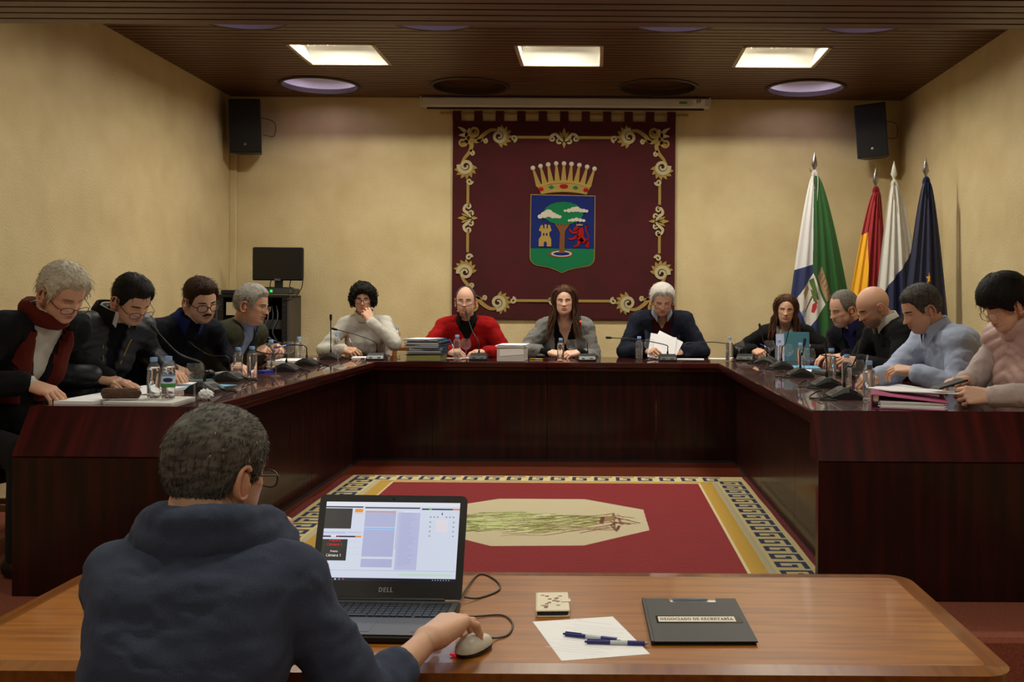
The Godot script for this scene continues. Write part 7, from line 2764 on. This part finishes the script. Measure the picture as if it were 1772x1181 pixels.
	person(D)
	collar(D, M.shirt_violet, 0.067, 0.046, 0.5, 0.05)
	chair("chair of the man with the purple shirt", Vector3(2.08, 0, -6.75), -h)

	# 11 bald bearded man
	var bk2 := cloth("knit_black", Color(0.065, 0.066, 0.07))
	D = {"label": "bald bearded man in a black sweater looking down at his phone", "base": Vector3(2.0, 0, -5.92), "turn": -h * 0.9, "head": Vector3(1.602, 1.125, -5.8), "hrot": Vector3(0.52, 0.0, -0.05), "sw": 0.2, "bulk": 1.1, "belly": 0.02, "hscale": 1.02,
		"hL": [Vector3(1.50, 0.815, -5.68), Vector3(-0.85, 0.0, 0.1), Vector3(-0.1, 0.6, 0.75), "grip"], "hR": [Vector3(1.52, 0.80, -5.9), Vector3(-0.85, 0.0, 0.35), Vector3(0.0, 0.6, -0.75), "grip"],
		"face": {"skin": tan_, "hair": [lin(60, 48, 40), lin(34, 27, 23)], "lid": 0.85, "beard": 0.72, "hs": {"line": HL_NONE, "thick": 0.0012, "side": 1.0, "rough": 0.0002, "strands": 0, "soft": 0.9, "tint": lin(182, 140, 114)}},
		"layers": [{"called": "sweater", "g": 0.012, "mat": bk2, "cuff": 0.93}]}
	person(D)
	collar(D, shirt, 0.068, 0.048, 0.4, 0.04)
	var ph := MB.new()
	ph.box(Vector3.ZERO, Vector3(0.14, 0.008, 0.07), 0.003)
	single("mobile_phone", ph, M.black_plastic, "black mobile phone in the hands of the bald man", "phone", Vector3(1.375, 0.835, -5.78), 0.1).rotation.z = -0.15
	chair("chair of the bald man", Vector3(2.07, 0, -5.92), -h)

	# 12 light blue shirt
	var lb := cloth("shirt_sky", Color(0.70, 0.745, 0.85), 0.1)
	D = {"label": "grey-haired man in a light blue shirt with folded arms, looking down", "base": Vector3(2.05, 0, -5.12), "turn": -h * 0.92, "head": Vector3(1.640, 1.118, -5.05), "hrot": Vector3(0.42, 0.0, -0.03), "sw": 0.205, "bulk": 1.12, "belly": 0.04, "hscale": 1.04,
		"hL": [Vector3(1.555, 0.815, -4.87), Vector3(-0.82, 0.08, -0.5), Vector3(-0.1, 0.85, 0.4), "relaxed"], "hR": [Vector3(1.42, 0.775, -5.02), Vector3(-0.9, -0.1, 0.25), Vector3(-0.1, 0.8, 0.5), "pen"],
		"face": {"skin": tan_, "hair": salt, "lid": 0.85, "beard": 0.15, "nose": 1.15, "hs": {"line": HL_MAN, "thick": 0.015, "side": 0.5, "rough": 0.003, "strands": 1200, "len": 0.018, "dark_low": -0.5}},
		"layers": [{"called": "shirt", "g": 0.012, "mat": lb, "cuff": 0.92, "fold": 0.008}]}
	person(D)
	collar(D, lb, 0.07, 0.048, 0.5, 0.05)
	pen("white pen upright in the hand of the blue shirt man", Vector3(1.352, 0.885, -4.98), Vector3(1.335, 0.77, -4.97), Color(0.75, 0.75, 0.75))
	chair("chair of the man in the light blue shirt", Vector3(2.12, 0, -5.12), -h)

	# 13 pink vest
	var pv := mat("vest_pink", Color(0.74, 0.60, 0.57), 0.5)
	pv.rim_enabled = true
	pv.rim = 0.25
	var pk := cloth("knit_pale_pink", Color(0.80, 0.735, 0.725), 0.2)
	D = {"label": "woman with a black bob and glasses in a pink quilted vest using her phone", "base": Vector3(2.08, 0, -4.38), "turn": -h * 0.85, "head": Vector3(1.742, 1.145, -4.25), "hrot": Vector3(0.45, -0.05, -0.03), "sw": 0.18, "bust": 0.082, "bulk": 1.12, "belly": 0.03, "hscale": 1.0,
		"hL": [Vector3(1.58, 0.775, -4.0), Vector3(-0.95, 0.02, -0.15), Vector3(0.1, 0.35, 0.9), "grip"], "hR": [Vector3(1.57, 0.82, -4.24), Vector3(-0.9, -0.05, 0.35), Vector3(0.0, 0.85, -0.3), "relaxed"],
		"face": {"skin": fair, "hair": black, "lid": 0.85, "jaw": 0.96, "lips": Color(0.36, 0.08, 0.09), "hs": {"line": HL_BOB, "thick": 0.036, "side": 0.75, "rough": 0.003, "strands": 260, "len": 0.035, "flow": Vector3(0, -0.1, 1.0), "lift": 0.0, "mess": 0.06, "soft": 0.16, "back": 0.75}, "glasses": {"mat": gd, "r": 0.0016, "h": 0.018, "low": 0.008}},
		"layers": [{"called": "sweater", "g": 0.002, "mat": pk, "cuff": 0.93, "fold": 0.009}, {"called": "quilted_vest", "g": 0.026, "mat": pv, "sleeves": false, "quilt": 0.0085, "pitch": 0.048, "chevron": 0.45, "cell": 0.011}]}
	person(D)
	ring(D, "vest_collar", pv, 0.075, 0.04, 0.016)
	ph = MB.new()
	ph.box(Vector3.ZERO, Vector3(0.14, 0.008, 0.07), 0.003)
	var pn := single("mobile_phone", ph, M.black_plastic, "mobile phone held by the woman in the pink vest", "phone", Vector3(1.45, 0.815, -4.1), 0.25)
	pn.rotation.z = 0.25
	chair("chair of the woman in the pink vest", Vector3(2.15, 0, -4.38), -h)

	# 14 man at the laptop
	var hd := cloth("hoodie_navy", Color(0.245, 0.275, 0.355), 0.3)
	D = {"label": "man in a dark navy hoodie seen from behind, working at the laptop", "solo": true, "base": Vector3(-0.70, LOW, -1.55), "turn": PI, "head": Vector3(-0.715, 0.815, -1.88), "hrot": Vector3(0.16, -0.5, 0.03), "sw": 0.172, "bulk": 0.93, "neckdy": 0.035, "belly": 0.03, "hscale": 1.0, "neck": 1.06, "hand": 1.14, "skincell": 0.0095,
		"hR": [Vector3(-0.345, 0.445, -2.05), Vector3(0.40, 0.10, -0.91), Vector3(-0.15, 0.97, 0.1), "mouse", Vector3(0.35, -0.9, 0.2)], "hL": [Vector3(-0.645, 0.61, -2.04), Vector3(-0.08, 0.85, 0.35), Vector3(0.3, 0.25, -0.9), "fist", Vector3(0.0, -0.8, -0.6)],
		"face": {"skin": tan_, "hair": [lin(118, 114, 106), lin(24, 22, 20)], "beard": 0.35, "lid": 0.02, "hs": {"line": HL_NAPE, "thick": 0.013, "side": 0.6, "rough": 0.0008, "fx": 26.0, "fz": 22.0, "strands": 14000, "len": 0.011, "wid": 0.0008, "mess": 0.5, "lift": 0.5, "grey": 0.02, "back": 1.0}, "glasses": {"mat": bk, "r": 0.0017, "h": 0.016}},
		"layers": [{"called": "hoodie", "g": 0.014, "mat": hd, "cuff": 0.42, "cell": 0.0095, "fold": 0.008, "crease": 0.35}]}
	person(D)
	var J: Dictionary = D.J
	var hf := Fld.new()
	for row in 5:  # rolls of cloth from the rim down to the tip at the back
		var q := row / 4.0
		var prev := Vector3.ZERO
		for i in 15:
			var a := lerpf(-2.3 + 0.75 * q, 2.3 - 0.75 * q, i / 14.0)
			var dip := pow(maxf(cos(a * 0.75), 0.0), 1.5)
			var p: Vector3 = J.N + Vector3(sin(a) * (0.098 + 0.045 * q), 0.035 - 0.030 * q - 0.105 * q * dip + 0.012 * cos(a), -cos(a) * (0.082 + 0.030 * q) + 0.022)
			if i > 0:
				hf.bone(prev, p, 0.031 - 0.006 * q + 0.005 * sin(row * 2.4), 0.031 - 0.006 * q + 0.005 * sin(row * 2.4), 0.006)
			prev = p
	hf.fill(0.0085)
	var hm := MB.new()
	hf.net(hm)
	for i in hm.v.size():
		var p := hm.v[i] - Vector3(J.N)
		hm.v[i] += hm.n[i] * (0.012 * nz.get_noise_3d(p.x * 5, p.y * 8, p.z * 5) + 0.004 * nz.get_noise_3d(p.x * 16, p.y * 16, p.z * 16))
	relax_normals(hm)
	part("hood", hm, hd, D.node)
	chair("chair of the man at the laptop, below the picture", Vector3(-0.70, LOW, -1.47), PI)

func ring(D: Dictionary, called: String, m: Material, r: float, hh: float, th: float) -> void:  # a soft band of cloth round the neck
	var J: Dictionary = D.J
	var tilt: Vector3 = (J.u * 0.8 + Vector3(0, 0.2, 0) - J.w * 0.1).normalized()
	var w := Vector3.RIGHT.cross(tilt).normalized()
	var ps := PackedVector3Array()
	var n := 36
	for i in n:
		var a := TAU * i / n
		var d := Vector3.RIGHT * sin(a) + w * cos(a)
		for j in 13:
			var e := TAU * j / 12
			var k := 1.0 + 0.25 * nz.get_noise_2d(a * 2.5, e)
			ps.append(J.N + w * 0.012 + tilt * (0.018 - 0.03 * clampf(cos(a), 0, 1) + sin(e) * hh * k) + d * (r + cos(e) * th * k))
	var b := MB.new()
	for j in 13:
		ps.append(ps[j])
	b.grid(ps, 13, n + 1, false, true)
	part(called, b, m, D.node)

func cuffs(D: Dictionary, m: Material) -> void:
	for s in ["L", "R"]:
		var E: Vector3 = D.J["E" + s]
		var W: Vector3 = D.J["W" + s]
		var b := MB.new()
		b.tube(PackedVector3Array([E.lerp(W, 0.82), E.lerp(W, 0.99)]), PackedFloat32Array([0.041, 0.038]), 20)
		part("shirt_cuff", b, m, D.node)
